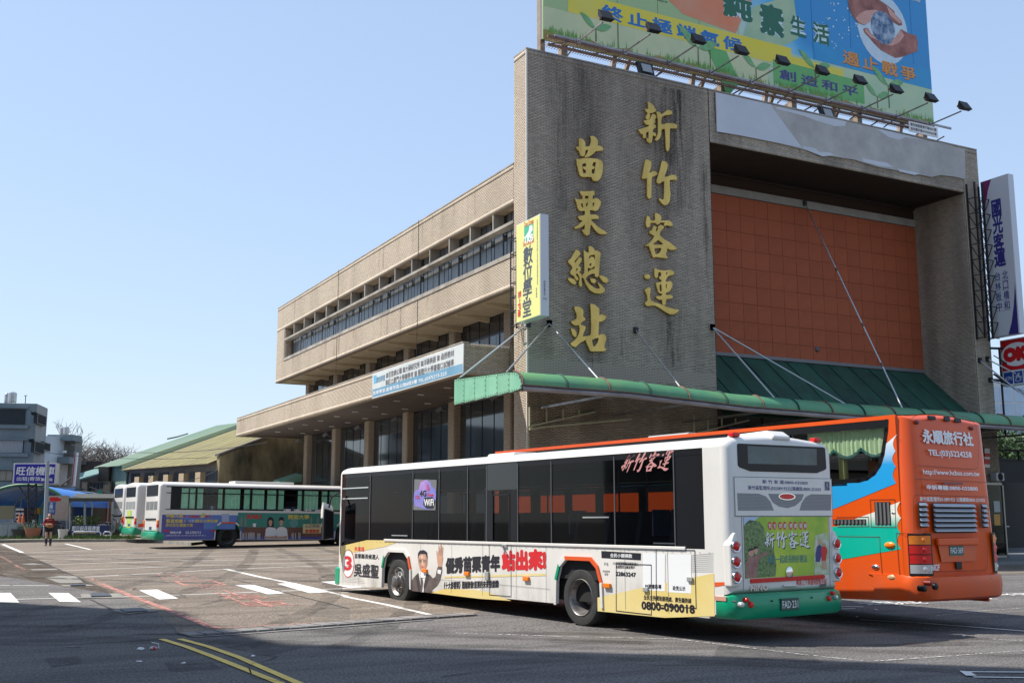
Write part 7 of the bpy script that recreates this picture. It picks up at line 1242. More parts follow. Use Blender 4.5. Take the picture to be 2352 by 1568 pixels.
E1([g1(1738, 1085), g1(1795, 1085), g1(1795, 1160), g1(1738, 1160)], mat('pale_square', (.35, .42, .6), .5), .006, 'pale_square')
textpx(f1, 'KNU', g2(175, 992), g2(283, 1028), k_red, s1_, c=.008, bold=.05); textpx(f1, '開南大學', g2(495, 993), g2(660, 1032), MATS['advert_gold'], s1_, c=.008, bold=.03)
a0, b1_ = f1.ab(g2(612, 1068)); a1, b0_ = f1.ab(g2(752, 1140)); R1(a0, a1, b0_, b1_, mat('speech_yellow', (.66, .56, .28), .4), .009); textpx(f1, '心之所向', g2(628, 1070), g2(738, 1098), k_nvy, s1_, c=.011, bold=.02); textpx(f1, '首選開南', g2(628, 1108), g2(738, 1138), k_red, s1_, c=.011, bold=.03)
for x, hair in ((355, 1), (440, 0)):                                   # two printed students in white shirts
    E1([g2(x - 45, 1185), g2(x - 35, 1105), g2(x - 12, 1090), g2(x + 20, 1090), g2(x + 45, 1105), g2(x + 55, 1188)], k_wht, .008); 
    if hair: E1([g2(x - 24, 1090), g2(x - 24, 1030), g2(x, 1017), g2(x + 26, 1030), g2(x + 28, 1095)], k_blk, .009)
    E1([g2(x - 14, 1045), g2(x, 1030), g2(x + 16, 1045), g2(x + 12, 1075), g2(x, 1086), g2(x - 11, 1075)], k_skin, .010); E1([g2(x - 20, 1048), g2(x - 16, 1018), g2(x + 2, 1010), g2(x + 20, 1020), g2(x + 22, 1048), g2(x + 8, 1036), g2(x - 10, 1038)], k_blk, .011)
    E1([g2(x - 40, 1180), g2(x - 50, 1160), g2(x - 20, 1165), g2(x + 50, 1160), g2(x + 45, 1182)], k_skin, .011)
for x in (128, 160, 675, 727): E1([g2(x - 7, 1085), g2(x - 5, 1040), g2(x, 1000), g2(x + 6, 1030), g2(x + 5, 1060), g2(x + 9, 1085)], mat('printed_trophy', (.25, .24, .2), .4), .008)
for x in (230, 765): E1([g2(x - 14, 1060), g2(x + 14, 1060), g2(x + 10, 1090), g2(x - 10, 1090)], k_wht, .008); E1([g2(x - 20, 1062), g2(x - 10, 1045), g2(x + 8, 1043), g2(x + 22, 1062)], p_grn, .009)
for x in range(135, 600, 9):
    if rng.random() < .55 and not 290 < x < 520: E1([g2(x, 1185), g2(x, 1135 + rng.uniform(-5, 12)), g2(x + 6, 1135), g2(x + 6, 1185)], mat('printed_book_%d' % (x % 3), ((.5, .5, .48), (.1, .22, .2), (.3, .2, .15))[x % 3], .5), .007)
a, b = f1.ab(g2(540, 1060)); mb = MB(); f1.disc(mb, a, b, .22, .008, 20); mb.build('print', mat('printed_sphere', (.12, .3, .28), .4), s1_)
textpx(f1, '運 客 竹 新', g2(455, 948), g2(762, 976), k_wht, b1, c=.012, bold=.02)
for x in (1305, 1672): a, b = f1.ab(g1(x, 1219)); R1(a - .1, a + .1, b - .03, b + .04, l_red, .03, 'marker_lamp', b1)
for k in range(7):
    ar, ao = AR_, AO_
    for ax in (0, 6.0): mb = MB(); f1.slab(mb, [(ax + ar[k][0], ar[k][1]), (ax + ar[k + 1][0], ar[k + 1][1]), (ax + ao[k + 1][0], ao[k + 1][1]), (ax + ao[k][0], ao[k][1])], 0, .03); mb.build('arch_trim', p_grn if k in (1, 5) else MATS['stripe_orange'] if k == 3 else p_wht, b1)
mb = MB(); mb.box(-1.7, -.8, .5, 3.5, 2.98, 3.12); mb.build('roof_unit', p_wht, b1, bevel=.03)
for lab, q, t, k in (('white bus with tall dark side window and yellow poster on its rear', g1(1045, 1285), 57., 0), ('rearmost white bus, half hidden behind the one with a yellow rear poster', g1(945, 1250), 62.5, 1)):
    O = at(*q, t); dl = Vector((math.cos(hb), math.sin(hb), 0)); dn = Vector((-math.sin(hb), math.cos(hb), 0)); O = np.array(Vector(O) + dn * 3.3); z = gz(O[0], O[1])
    M = Matrix.Translation((O[0], O[1], z)) @ Matrix.Rotation(hb, 4, 'Z') @ Matrix.Rotation(-.004, 4, 'X'); bb_ = thing('city_bus', (O[0], O[1], z), lab, 'bus', 'buses parked at the station', rot=M.to_euler())
    f_, r_, s_ = bus_shell(bb_, -1, -3.1, 8.6, 6.0, zw=1.35, zt=2.8, ztop=3.1, rw=.55, open_right=[(0, 2), (3, 5)]); f_.M = M; ff = lot_rear(bb_, -1, -3.1, 2.5, r_, M)
    for a, b in ((-2.5, -1.1), (-1., .6), (.7, 2.3), (2.4, 4.), (4.1, 5.7), (5.8, 8.4)): mb = MB(); f_.slab(mb, [(a, 1.37), (b, 1.37), (b, 2.78), (a, 2.78)], -.02, -.008); mb.build('window_pane', p_blk if a < -1 else p_tint, bb_)
    mb = MB(); f_.poly(mb, [(-3.1, .95), (0, 1.18), (8.5, 1.25), (8.5, 1.1), (0, 1.02), (-3.1, .78)], .004); mb.build('print', MATS['stripe_orange'], s_)
    mb = MB(); f_.poly(mb, [(-3.1, .40), (-.75, .42), (-.75, .52), (-3.1, .56)], .004); mb.build('print', k_yel, s_)
    if k == 0: mb = MB(); ff.box(mb, .75, 1.6, .75, 1.65, 0, .012); pp = mb.build('poster', mat('poster_yellow', (.55, .62, .12), .4, c2=(.35, .5, .1), ns=3), r_)
    else: mb = MB(); f_.poly(mb, [(-3.1, 1.1), (-2.6, 1.1), (-2.2, 1.35), (-3.1, 1.35)], .005); mb.build('print', k_yel, s_)
# ------------------------------------------------------------------ kerb strip and things along it
m_kerb = mat('kerb_concrete', (.28, .27, .24), .9, c2=(.18, .175, .15), ns=3, bump=.4, bs=12); m_soil = mat('packed_earth', (.16, .14, .11), .95, c2=(.24, .21, .17), ns=2, bump=.5, bs=8)
kp = [G(*g1(-120, 1316)), G(*g1(60, 1312)), G(*g1(300, 1308)), G(*g1(560, 1306)), G(*g1(900, 1300)), G(*g1(1150, 1298)), G(*g1(1500, 1292))]
mb = MB(); 
for i, p in enumerate(kp):
    b = p + FW * .18 ; z = p[2]; mb.v += [tuple(p + UPV * -.05), tuple(p + UPV * .15), (b[0], b[1], z + .15), (b[0], b[1], z - .05)]
    if i:
        k = 4 * i
        for j in range(3): mb.f.append([k - 4 + j, k + j, k + j + 1, k - 3 + j]); mb.m.append(0)
kerb = mb.build('kerb', m_kerb, kind='structure')
back = [p + FW * 30 for p in kp]; mb = MB(); mb.loft([[tuple(p + FW * .18 + UPV * .14) for p in kp], [tuple((b[0], b[1], gz(b[0], b[1]) + .12)) for b in back]], closed=False); mb.build('pavement', m_soil, kind='structure')
T0 = 61.
def P(x, y, t, reg=g1): return at(*reg(x, y), t)
def boxpx(mb, tl, br, t, depth, reg=g1, front=0.):
    """block facing the camera heading: tl/br photo pixels on its front, depth metres deep"""
    a, b = P(*tl, t, reg), P(*br, t, reg); x0, x1 = a @ RT, b @ RT; z0, z1 = min(a[2], b[2]), max(a[2], b[2])
    q = lambda x, d, z: tuple(RT * x + FW * (t + d) + UPV * z)
    return mb.hexa([q(x0, 0, z0), q(x1, 0, z0), q(x1, depth, z0), q(x0, depth, z0)], [q(x0, 0, z1), q(x1, 0, z1), q(x1, depth, z1), q(x0, depth, z1)])
def frpx(t, reg=g1, x=0): return Fr(FW * t, RT, UPV, -FW)
def gl0(l, t): p = RT * l + FW * t; return np.array([p[0], p[1], gz(p[0], p[1]) + .13])
m_cab = mat('grey_cabinet', (.30, .35, .36), .5, c2=(.24, .28, .29), ns=2); 
for k, (x0, x1, y0, lab) in enumerate(((0, 60, 1165, 'left grey utility cabinet by the kerb'), (62, 132, 1158, 'right grey utility cabinet beside the planters'))):
    c = P((x0 + x1) / 2, 1292, T0); t = thing('utility_cabinet', (c[0], c[1], gz(c[0], c[1])), lab, 'cabinet', 'utility cabinets'); mb = MB(); boxpx(mb, (x0, y0), (x1, 1292), T0, .6); mb.build('body', m_cab, t, bevel=.02); mb = MB(); boxpx(mb, (x0 + 5, y0 + 12), (x1 - 5, 1270), T0 - .015, .02); mb.build('door', m_cab, t, bevel=.005); mb = MB(); boxpx(mb, (x0 - 1, y0 - 5), (x1 + 1, y0), T0 - .03, .66); mb.build('lid', m_cab, t)
# person
def person():
    q = g6(640, 1290); t = 53.6; O = at(*q, t); z = gz(O[0], O[1]); O = Vector((O[0], O[1], z)); H = 1.52
    root = thing('person', O, 'person in dark red jumper, black shorts and knee boots holding a brown bag', 'person', rot=(0, 0, -YAW + .3))
    J = {'pel': (0, 0, .86), 'wa': (0, .01, 1.0), 'ch': (0, .0, 1.2), 'nk': (0, .01, 1.34), 'hd': (0, -.02, 1.41), 'ht': (0, -.02, 1.5), 'sl': (.17, .01, 1.27), 'sr': (-.17, .01, 1.27), 'el': (.24, -.03, 1.03), 'er': (-.24, -.03, 1.03), 'wl': (.08, -.24, 1.05), 'wr': (-.06, -.24, 1.02), 'hl': (.09, .01, .82), 'hr': (-.09, .01, .82), 'kl': (.11, -.02, .46), 'kr': (-.08, -.05, .46), 'al': (.11, .02, .08), 'ar': (-.08, -.0, .08), 'tl': (.12, -.13, .03), 'tr': (-.09, -.15, .03)}
    Rr = {'pel': .14, 'wa': .12, 'ch': .14, 'nk': .055, 'hd': .075, 'ht': .085, 'sl': .07, 'sr': .07, 'el': .05, 'er': .05, 'wl': .036, 'wr': .036, 'hl': .1, 'hr': .1, 'kl': .062, 'kr': .062, 'al': .045, 'ar': .045, 'tl': .04, 'tr': .04}
    Ed = [('pel', 'wa'), ('wa', 'ch'), ('ch', 'nk'), ('nk', 'hd'), ('hd', 'ht'), ('ch', 'sl'), ('ch', 'sr'), ('sl', 'el'), ('sr', 'er'), ('el', 'wl'), ('er', 'wr'), ('pel', 'hl'), ('pel', 'hr'), ('hl', 'kl'), ('hr', 'kr'), ('kl', 'al'), ('kr', 'ar'), ('al', 'tl'), ('ar', 'tr')]
    def skin(name, keys, m, grow=0., par=root, sub=1, ov={}):
        ks = list(keys); me = bpy.data.meshes.new(name); me.from_pydata([ov.get(k, J[k]) for k in ks], [(ks.index(a), ks.index(b)) for a, b in Ed if a in ks and b in ks], []); me.materials.append(m)
        o = bpy.data.objects.new(name, me); COL.objects.link(o); o.parent = par; md = o.modifiers.new('skin', 'SKIN'); sv = me.skin_vertices[0].data if me.skin_vertices else None
        if sv is None:
            bpy.context.view_layer.objects.active = o; me.skin_vertices
        for i, k in enumerate(ks): me.skin_vertices[0].data[i].radius = (Rr[k] + grow, Rr[k] * .85 + grow)
        me.skin_vertices[0].data[0].use_root = True; s = o.modifiers.new('sub', 'SUBSURF'); s.levels = sub; s.render_levels = 2; md.use_smooth_shade = True; return o
    sk_ = mat('person_skin', (.50, .30, .22), .6); body = skin('body', list(J), sk_)
    skin('jumper', ['ch', 'pel', 'wa', 'nk', 'sl', 'sr', 'el', 'er', 'wl', 'wr'], mat('dark_red_wool', (.26, .015, .02), .9, c2=(.18, .01, .015), ns=12), .016, ov={'nk': (0, .01, 1.28), 'wl': (.13, -.19, 1.05), 'wr': (-.11, -.19, 1.02)})
    skin('shorts', ['pel', 'hl', 'hr', 'kl', 'kr'], mat('black_cloth', (.015, .015, .018), .9), .02, ov={'kl': (.10, .0, .62), 'kr': (-.085, -.02, .62)})
    for s in 'lr': skin('boot', ['a' + s, 'k' + s, 't' + s], mat('navy_boot', (.02, .02, .045), .5), .014, ov={'k' + s: (J['k' + s][0], J['k' + s][1], .40)})
    mb = MB(); mb.sphere((0, .03, 1.47), .108, 14, 10, (1, 1, 1.0)); mb.sphere((0, .05, 1.37), .10, 12, 8, (1.1, .7, 1.1)); hr = mb.build('hair', mat('brown_hair', (.05, .02, .012), .7, c2=(.09, .035, .02), ns=20), root, smooth=True)
    mb = MB(); mb.sphere((0, -.035, 1.43), .092, 14, 10, (.82, .95, 1.12)); fc_ = mb.build('face', sk_, root, smooth=True); mb = MB(); mb.sphere((-.03, -.118, 1.445), .011, 8, 6); mb.sphere((.03, -.118, 1.445), .011, 8, 6); mb.build('eye', k_blk, fc_, kind='stuff'); mb = MB(); mb.sphere((0, -.128, 1.42), .013, 8, 6); mb.build('nose', sk_, fc_); mb = MB(); mb.box(-.022, .022, -.12, -.112, 1.382, 1.39); mb.build('mouth', k_red, fc_)
    for s in (1, -1):
        mb = MB(); w = Vector((.07 * s, -.25, 1.04))
        for k in range(4): mb.tube([w + Vector((-.01 * s, 0, .03 - k * .018)), w + Vector((-.05 * s, -.045, .035 - k * .02)), w + Vector((-.085 * s, -.03, .03 - k * .02))], [.011, .01, .008], 6)
        mb.tube([w + Vector((0, 0, .03)), w + Vector((-.03 * s, -.03, .065))], [.012, .009], 6); mb.sphere(w, .035, 8, 6, (1, .8, 1.1)); mb.build('hand', sk_, root, smooth=True)
    bg_ = thing('handbag', O + Vector((0, 0, .98)), 'brown bag held in both arms by the person in red', 'bag', rot=(0, 0, -YAW + .3)); mb = MB(); mb.sphere((0.06, -.30, -.02), .13, 12, 8, (1.3, .6, .8)); mb.build('pouch', mat('brown_leather', (.25, .09, .03), .6, c2=(.35, .15, .05), ns=8), bg_, smooth=True); MB().tube([(-.12, -.3, .1), (-.05, -.33, .24), (.12, -.33, .26), (.2, -.3, .1)], .015, 6).build('strap', mat('brown_strap', (.12, .05, .02), .6), bg_)
person()
# lamp post, sign on lattice post, notice board, banner, rails
m_pole = mat('galvanised_pole', (.33, .37, .40), .5, .4); m_lat = mat('dark_lattice', (.035, .03, .03), .7)
c = P(352, 1300, 62); t = thing('lamp_post', (c[0], c[1], gz(c[0], c[1])), 'grey-blue steel pole in front of the blue motorcycle sign', 'pole'); p = P(374, 672, 62); MB().tube([(c[0], c[1], gz(c[0], c[1])), tuple(p)], [.13, .1], 10).build('pole', m_pole, t, smooth=True)
sgn = thing('shop_sign', P(255, 1290, 65), 'blue rectangular sign 旺信機車 on a lattice post', 'sign'); mb = MB(); boxpx(mb, (108, 690), (440, 848), 64, .35); mb.build('box', mat('white_frame', (.6, .6, .58), .4), sgn, bevel=.01)
fs = frpx(64); mb = MB(); P4 = [fs.ab(g1(*q)) for q in ((120, 697), (434, 697), (430, 846), (112, 846))]; fs.box(mb, P4[0][0], P4[1][0], P4[2][1], P4[0][1], .0, .02); mb.build('face', mat('deep_blue_face', (.025, .02, .30), .35), sgn)
textpx(fs, '旺信機車', g1(132, 715), g1(430, 785), k_wht, sgn, c=.03, bold=.02, shear=.1); textpx(fs, '出租|寄放|', g1(134, 795), g1(328, 832), k_wht, sgn, c=.03, bold=.01); textpx(fs, '歡迎月租', g1(330, 806), g1(412, 830), k_wht, sgn, c=.03, bold=.03)
mb = MB(); b0, b1 = P(222, 1290, 64.3), P(285, 1290, 64.3); t0, t1 = P(222, 850, 64.3), P(285, 850, 64.3)
for a, b in ((b0, t0), (b1, t1)): mb.bar(a, b, .09)
for i in range(9):
    s, e = i / 9, (i + 1) / 9; L_ = lambda a, b, s: a + (b - a) * s
    mb.bar(L_(b0, t0, s), L_(b1, t1, e), .05); mb.bar(L_(b1, t1, s), L_(b0, t0, e), .05)
mb.bar(P(150, 868, 64.3), P(240, 1000, 64.3), .07); mb.bar(P(270, 1000, 64.3), P(360, 880, 64.3), .07); mb.bar(P(110, 868, 64.3), P(420, 868, 64.3), .06); mb.build('lattice_post', m_lat, sgn)
nb = thing('notice_board', P(450, 1290, 63), 'cream notice board with a red title and a blue poster', 'notice board'); mb = MB(); boxpx(mb, (362, 942), (528, 1138), 62.8, .12); mb.build('board', mat('board_cream', (.42, .38, .30), .6, c2=(.36, .30, .25), ns=3), nb); fn = frpx(62.8)
def PN(x0, y0, x1, y1, m, c=.01, par=nb, fr=fn): a0, b1 = fr.ab(g1(x0, y0)); a1, b0 = fr.ab(g1(x1, y1)); mb = MB(); fr.box(mb, a0, a1, b0, b1, 0, c); return mb.build('poster', m, par)
PN(392, 955, 455, 988, k_red); PN(455, 965, 478, 985, k_red); bp = PN(373, 993, 432, 1090, mat('poster_blue', (.04, .11, .32), .4)); textpx(fn, '正捷', g1(390, 998), g1(415, 1045), k_wht, nb, c=.014, vert=True, bold=.02); textpx(fn, '機車出租', g1(385, 1050), g1(422, 1074), k_wht, nb, c=.014)
mapm = mat('map_print', (.45, .28, .24), .5, c2=(.40, .36, .30), ns=5); PN(435, 1005, 512, 1125, mapm)
for x in (366, 524): a, b = P(x, 942, 62.9), P(x, 1295, 62.9); MB().bar(a, b, .07).build('leg', m_pole, nb)
bn = thing('banner', P(680, 1200, 61.5), 'dark blue banner 即日起月租停車 tied along the rail', 'banner'); mb = MB(); boxpx(mb, (556, 1175), (850, 1248), 61.6, .04); sb = mb.build('sheet', mat('navy_banner', (.02, .03, .12), .6), bn); fb_ = frpx(61.6); textpx(fb_, '即日起月租停車', g1(566, 1180), g1(782, 1222), k_wht, sb, c=.01, bold=.03); textpx(fb_, '洽詢車電話037-269750', g1(585, 1228), g1(755, 1243), k_yel, sb, c=.01, bold=.01)
m_ss = mat('stainless_rail', (.6, .6, .6), .3, .8)
for k, (x0, x1, lab) in enumerate(((570, 790, 'long stainless hoop rail in front of the navy banner'), (812, 870, 'short stainless hoop rail by the parked buses'))):
    t = thing('hoop_rail', P((x0 + x1) / 2, 1290, 60.8), lab, 'rail', 'steel rails on the kerb'); MB().tube([P(x0, 1290, 60.8), P(x0, 1240, 60.8), P(x0 + 12, 1226, 60.8), P(x1 - 12, 1226, 60.8), P(x1, 1240, 60.8), P(x1, 1290, 60.8)], .04, 8).build('hoop', m_ss, t, smooth=True)
def scooter(q, t, size, col, label, ang=0.):
    O = P(*q, t); z = gz(O[0], O[1]) + .13; r = thing('scooter', (O[0], O[1], z), label, 'scooter', 'scooters parked behind the kerb', rot=(0, 0, -YAW + ang)); m = mat('scooter_' + label.split()[0], col, .3, coat=.6)
    for x in (-.6, .6): MB().lathe((x, -.06, .24), (0, 1, 0), [(.0, 0), (.14, 0), (.22, 0), (.24, .03), (.24, .09), (.22, .12), (.0, .12)], 20).build('wheel', p_rub, r, smooth=True)
    mb = MB(); P_ = [(-.85, .5), (-.8, .72), (-.35, .78), (.0, .7), (.05, .35), (.3, .3), (.5, .42), (.62, .95), (.7, .92), (.62, .3), (.35, .2), (-.1, .2), (-.5, .3)]; mb.prism([(x, -.14, z) for x, z in P_], [(x, .14, z) for x, z in P_]); mb.build('body', m, r, bevel=.03)
    mb = MB(); P_ = [(-.85, .74), (-.3, .8), (.02, .74), (.02, .82), (-.3, .88), (-.82, .86)]; mb.prism([(x, -.15, z) for x, z in P_], [(x, .15, z) for x, z in P_]); mb.build('seat', p_blk, r, bevel=.03)
    MB().tube([(.6, -.32, 1.02), (.62, 0, .95), (.6, .32, 1.02)], .02, 6).build('handlebar', p_blk, r)
    for s in (-1, 1): MB().tube([(.6, s * .25, 1.02), (.58, s * .3, 1.22)], .01, 5).build('mirror_stem', p_blk, r); mb = MB(); mb.sphere((.58, s * .31, 1.26), .06, 8, 6, (.4, 1, .7)); mb.build('mirror', p_blk, r, smooth=True)
    mb = MB(); mb.sphere((.66, 0, .88), .08, 10, 6, (.6, 1, 1)); mb.build('headlamp', l_clr, r, smooth=True); mb = MB(); mb.box(-.92, -.85, -.07, .07, .58, .68); mb.build('tail_lamp', l_red, r)
scooter((470, 1292), 62.3, 1, (.03, .035, .04), 'black scooter with pale legshield beside the person', .15)
scooter((850, 1285), 62.2, 1, (.1, .1, .1), 'grey scooter between the navy banner and the buses', -.5)
scooter((450, 1215), 66.5, 1, (.02, .03, .05), 'navy scooter behind the notice board', .9); scooter((240, 1200), 67, 1, (.02, .16, .3), 'blue scooter under the tarpaulin beside the lattice post', .6); scooter((205, 1185), 68, 1, (.5, .5, .5), 'white scooter by the striped posts under the tarpaulin', 1.2)
def pot(q, w, h, t, m, label, leafm=None, lh=.35):
    O = P(*q, t); z = gz(O[0], O[1]) + .13; r = thing('flower_pot', (O[0], O[1], z), label, 'pot', rot=(0, 0, 0)); MB().lathe((0, 0, 0), (0, 0, 1), [(0, 0), (w * .36, 0), (w * .5, h), (w * .46, h), (w * .44, h * .9), (0, h * .88)], 16).build('pot', m, r, smooth=40)
    if leafm:
        mb = MB()
        for i in range(130):
            d = Vector((rng.normal(), rng.normal(), abs(rng.normal()) + .2)).normalized() * rng.uniform(.1, 1) * lh; a = Vector((rng.normal(), rng.normal(), rng.normal())).normalized() * .07; b = d.orthogonal().normalized() * .03; p = Vector((0, 0, h)) + Vector((d.x * 1.2, d.y * 1.2, d.z)); mb.poly([p - b, p + a * .5, p + b + a, p + b])
        mb.build('foliage', leafm, r, kind='stuff')
m_lfs = mat('shrub_leaf', (.07, .12, .03), .7, island=.4); m_tc = mat('terracotta', (.32, .13, .08), .8)
pot((252, 1290), .9, .55, 60.9, m_tc, 'terracotta pot with a straggly plant near the kerb', m_lfs, .5); pot((490, 1296), .55, .5, 60.7, mat('white_pot', (.55, .54, .5), .7), 'empty white pot in front of the black scooter'); pot((178, 1288), 1.3, .5, 61.2, mat('black_tub', (.04, .045, .045), .8), 'wide black tub with weeds beside the cabinets', m_lfs, .25)
# low planter wall, weeds
pw = thing('planter', P(180, 1230, 62.5), 'grey slatted planter box behind the cabinets', 'planter'); 
for i in range(4): mb = MB(); boxpx(mb, (134, 1188 + i * 15), (218, 1201 + i * 15), 62.4, .7); mb.build('plank', mat('planter_plank', (.2, .22, .22), .8), pw)
mb = MB()
for i in range(1400):
    u = rng.uniform(560, 1060) if i % 3 else rng.uniform(0, 560); o = P(u, 1300, 59.9 + rng.uniform(0, 1.6)); 
    if rng.random() < .5 and 1 + math.sin(u * .05) < .8: continue
    z = gz(o[0], o[1]) + .13; h = rng.uniform(.05, .26); l = rng.uniform(-.1, .1, 2); mb.poly([(o[0] - .03, o[1], z), (o[0] + .03, o[1], z), (o[0] + l[0], o[1] + l[1], z + h)])
mb.build('weeds', mat('weed_green', (.06, .12, .02), .8, island=.4), kind='stuff')
hg = thing('hedge', P(660, 1170, 64), 'low pale green hedge behind the navy banner', 'hedge'); mb = MB()
for i in range(1600):
    o = P(rng.uniform(585, 775), 1180, 63.5 + rng.uniform(0, 1.)); z = o[2] + rng.uniform(-.6, .55) * 1.; a = Vector(rng.normal(size=3)).normalized() * .08; b = Vector(rng.normal(size=3)).normalized() * .06; p = Vector((o[0], o[1], z)); mb.poly([p - a, p + b, p + a])
mb.build('foliage', mat('hedge_leaf', (.14, .2, .07), .7, island=.35), hg, kind='stuff')
# bicycle shelter roof
shl = thing('shelter', P(700, 1250, 64), 'dark corrugated lean-to shelter roof on steel posts behind the banner', 'shelter'); q = lambda x, y, t: tuple(P(x, y, t)); mb = MB(); a, b, c_, d = q(545, 975, 62.8), q(885, 976, 62.8), q(900, 938, 67.), q(600, 935, 67.)
for i in range(14):
    s, e = i / 14, (i + .92) / 14; A0, A1 = Vector(a).lerp(Vector(b), s), Vector(a).lerp(Vector(b), e); B0, B1 = Vector(d).lerp(Vector(c_), s), Vector(d).lerp(Vector(c_), e); up = Vector((0, 0, .06)); mb = MB(); mb.hexa([A0, A1, B1, B0], [A0 + up, A1 + up, B1 + up, B0 + up]); mb.build('roof_sheet', mat('dark_shelter_sheet', (.06, .06, .045), .7), shl)
mb = MB(); mb.bar(a, b, .16, .2); mb.build('fascia', MATS['dark_shelter_sheet'], shl)
for x in (550, 665, 880): MB().tube([q(x, 965, 63), q(x, 1290, 63)], .06, 8).build('post', m_pole, shl, smooth=True)
# tarpaulin arch tent
tn = thing('tarpaulin_tent', P(250, 1180, 70), 'blue tarpaulin stretched over metal hoops behind the sign', 'tent'); m_tp = mat('blue_tarpaulin', (.03, .14, .50), .45, c2=(.04, .22, .6), ns=1, bump=.4, bs=3); m_tg = mat('green_hem', (.03, .16, .08), .6)
def arch(t, l0, l1, zb, zt, n=16): return [RT * (l0 + (l1 - l0) * (.5 - .5 * math.cos(math.pi * i / n))) + FW * t + UPV * (zb + (zt - zb) * math.sin(math.pi * i / n)) for i in range(n + 1)]
lA, lB = P(-70, 1000, 68) @ RT, P(570, 1000, 68) @ RT; zb_, zt_2 = P(0, 1030, 68)[2], P(290, 862, 68)[2]
for i in range(7): t0, t1 = 67 + i * 1.6, 67 + (i + 1) * 1.6 - .03; mb = MB(); mb.loft([arch(t0, lA - i * .12, lB - i * .12, zb_, zt_2 - i * .05), arch(t1, lA - i * .12, lB - i * .12, zb_, zt_2 - i * .05)], closed=False); mb.build('sheet', m_tp, tn, smooth=True)
mb = MB(); mb.tube(arch(66.9, lA, lB, zb_, zt_2), .09, 6); mb.build('hem', m_tg, tn, smooth=True)
for i in range(3):
    A = arch(67.2 + i * 4, lA, lB, zb_, zt_2 - .2); mb = MB(); mb.tube(A, .04, 5); mb.build('hoop', m_pole, tn)
    for p in (A[0], A[-1], A[3], A[-4]): MB().tube([tuple(p), (p[0], p[1], 1)], .04, 5).build('post', m_pole, tn)
# small shop front in the tent shade
sf_ = thing('repair_shop', P(250, 1100, 76), 'repair shop with red sign and barred window under the tarpaulin', 'shop'); mb = MB(); boxpx(mb, (-60, 880), (560, 1260), 78, 3); mb.build('wall', mat('shop_wall', (.20, .24, .28), .8, c2=(.14, .17, .2), ns=1), sf_)
def pbox(x0, y0, x1, y1, t, d, m, nm, par, bev=0): mb = MB(); boxpx(mb, (x0, y0), (x1, y1), t, d); return mb.build(nm, m, par, bevel=bev)
pbox(175, 905, 340, 985, 77.4, .3, mat('red_shop_sign', (.30, .03, .03), .5), 'sign_board', sf_); textpx(frpx(77.35), '機車', g1(195, 915), g1(310, 975), k_wht, sf_, c=.02); pbox(180, 990, 340, 1200, 77.9, .1, p_dark, 'doorway', sf_)
w = pbox(20, 970, 125, 1015, 77.8, .1, p_dark, 'window', sf_)
for i in range(9): pbox(24 + i * 11.5, 970, 27 + i * 11.5, 1015, 77.7, .05, k_wht, 'bar', w)
pbox(0, 1022, 105, 1128, 66.4, .1, mat('olive_board', (.20, .19, .12), .8), 'counter_board', sf_); pbox(310, 1020, 340, 1180, 72, .5, mat('turquoise_locker', (.06, .35, .42), .5), 'locker', sf_); pbox(275, 1038, 308, 1090, 71, .3, mat('yellow_crate', (.6, .38, .03), .6), 'crate', sf_); pbox(400, 1190, 470, 1290, 74, .5, mat('dark_clutter', (.05, .05, .05), .8), 'clutter', sf_)
for x in (135, 152, 176): 
    t = thing('striped_post', P(x, 1180, 67), {135: 'left striped post', 152: 'middle striped post', 176: 'right striped post'}[x] + ' under the tarpaulin', 'post', 'striped posts by the shop')
    for i in range(9): a, b = P(x, 1180 - i * 15, 67), P(x, 1180 - (i + 1) * 15, 67); MB().tube([a, b], .08, 7).build('band', k_blk if i % 2 else k_wht, t)
for x, lb in ((148, 'left'), (176, 'right')):
    O = P(x, 1192, 65.5); t = thing('traffic_cone', tuple(O), lb + ' orange cone with grey bands near the blue scooter', 'cone', 'orange cones'); MB().lathe(O, (0, 0, 1), [(.2, 0), (.2, .04), (.15, .04), (.04, .75), (0, .76)], 14).build('cone', mat('cone_orange', (.6, .16, .06), .6), t, smooth=40)
# ------------------------------------------------------------------ buildings on the left horizon
m_g1 = mat('blue_grey_render', (.20, .245, .26), .8, c2=(.15, .19, .205), ns=.5, stretch=(1, 1, .3)); m_g2 = mat('grey_side_render', (.33, .33, .34), .85, c2=(.24, .24, .25), ns=.4, stretch=(1, 1, .3)); m_bw = mat('house_window', (.03, .035, .04), .4, spec=.3)
gb = thing('grey_building', RT * -38 + FW * 82, 'blue-grey three-storey building with barred windows and steel tanks on its roof', 'building')
a1_ = -math.radians(10.9); dR = FW * math.cos(a1_) + RT * math.sin(a1_); dL = -(RT * math.cos(a1_) - FW * math.sin(a1_)); C0 = RT * -35.06 + FW * 80
fL = Fr(C0, -dL, UPV, -dR); fR = Fr(C0, dR, UPV, -dL)
zt0 = fL.ab(g1(225, 222))[1]
def FB(fr, tl, br, c0, c1, m, nm, par, reg=g1): a0, b1 = fr.ab(reg(*tl)); a1, b0 = fr.ab(reg(*br)); mb = MB(); fr.box(mb, min(a0, a1), max(a0, a1), min(b0, b1), max(b0, b1), c0, c1); return mb.build(nm, m, par)
mb = MB(); q = lambda a, b, z: tuple(C0 + dR * a + dL * b + UPV * z); aR = fR.ab(g1(370, 285))[0]
mb.hexa([q(0, 0, 0), q(aR, 0, 0), q(aR, 16, 0), q(0, 16, 0)], [q(0, 0, zt0), q(aR, 0, zt0), q(aR, 16, zt0), q(0, 16, zt0)]); wl = mb.build('wall', m_g1, gb)
mb = MB(); fR.box(mb, .02, aR, .2, zt0 - .05, 0, .03); mb.build('side_wall', m_g2, gb)
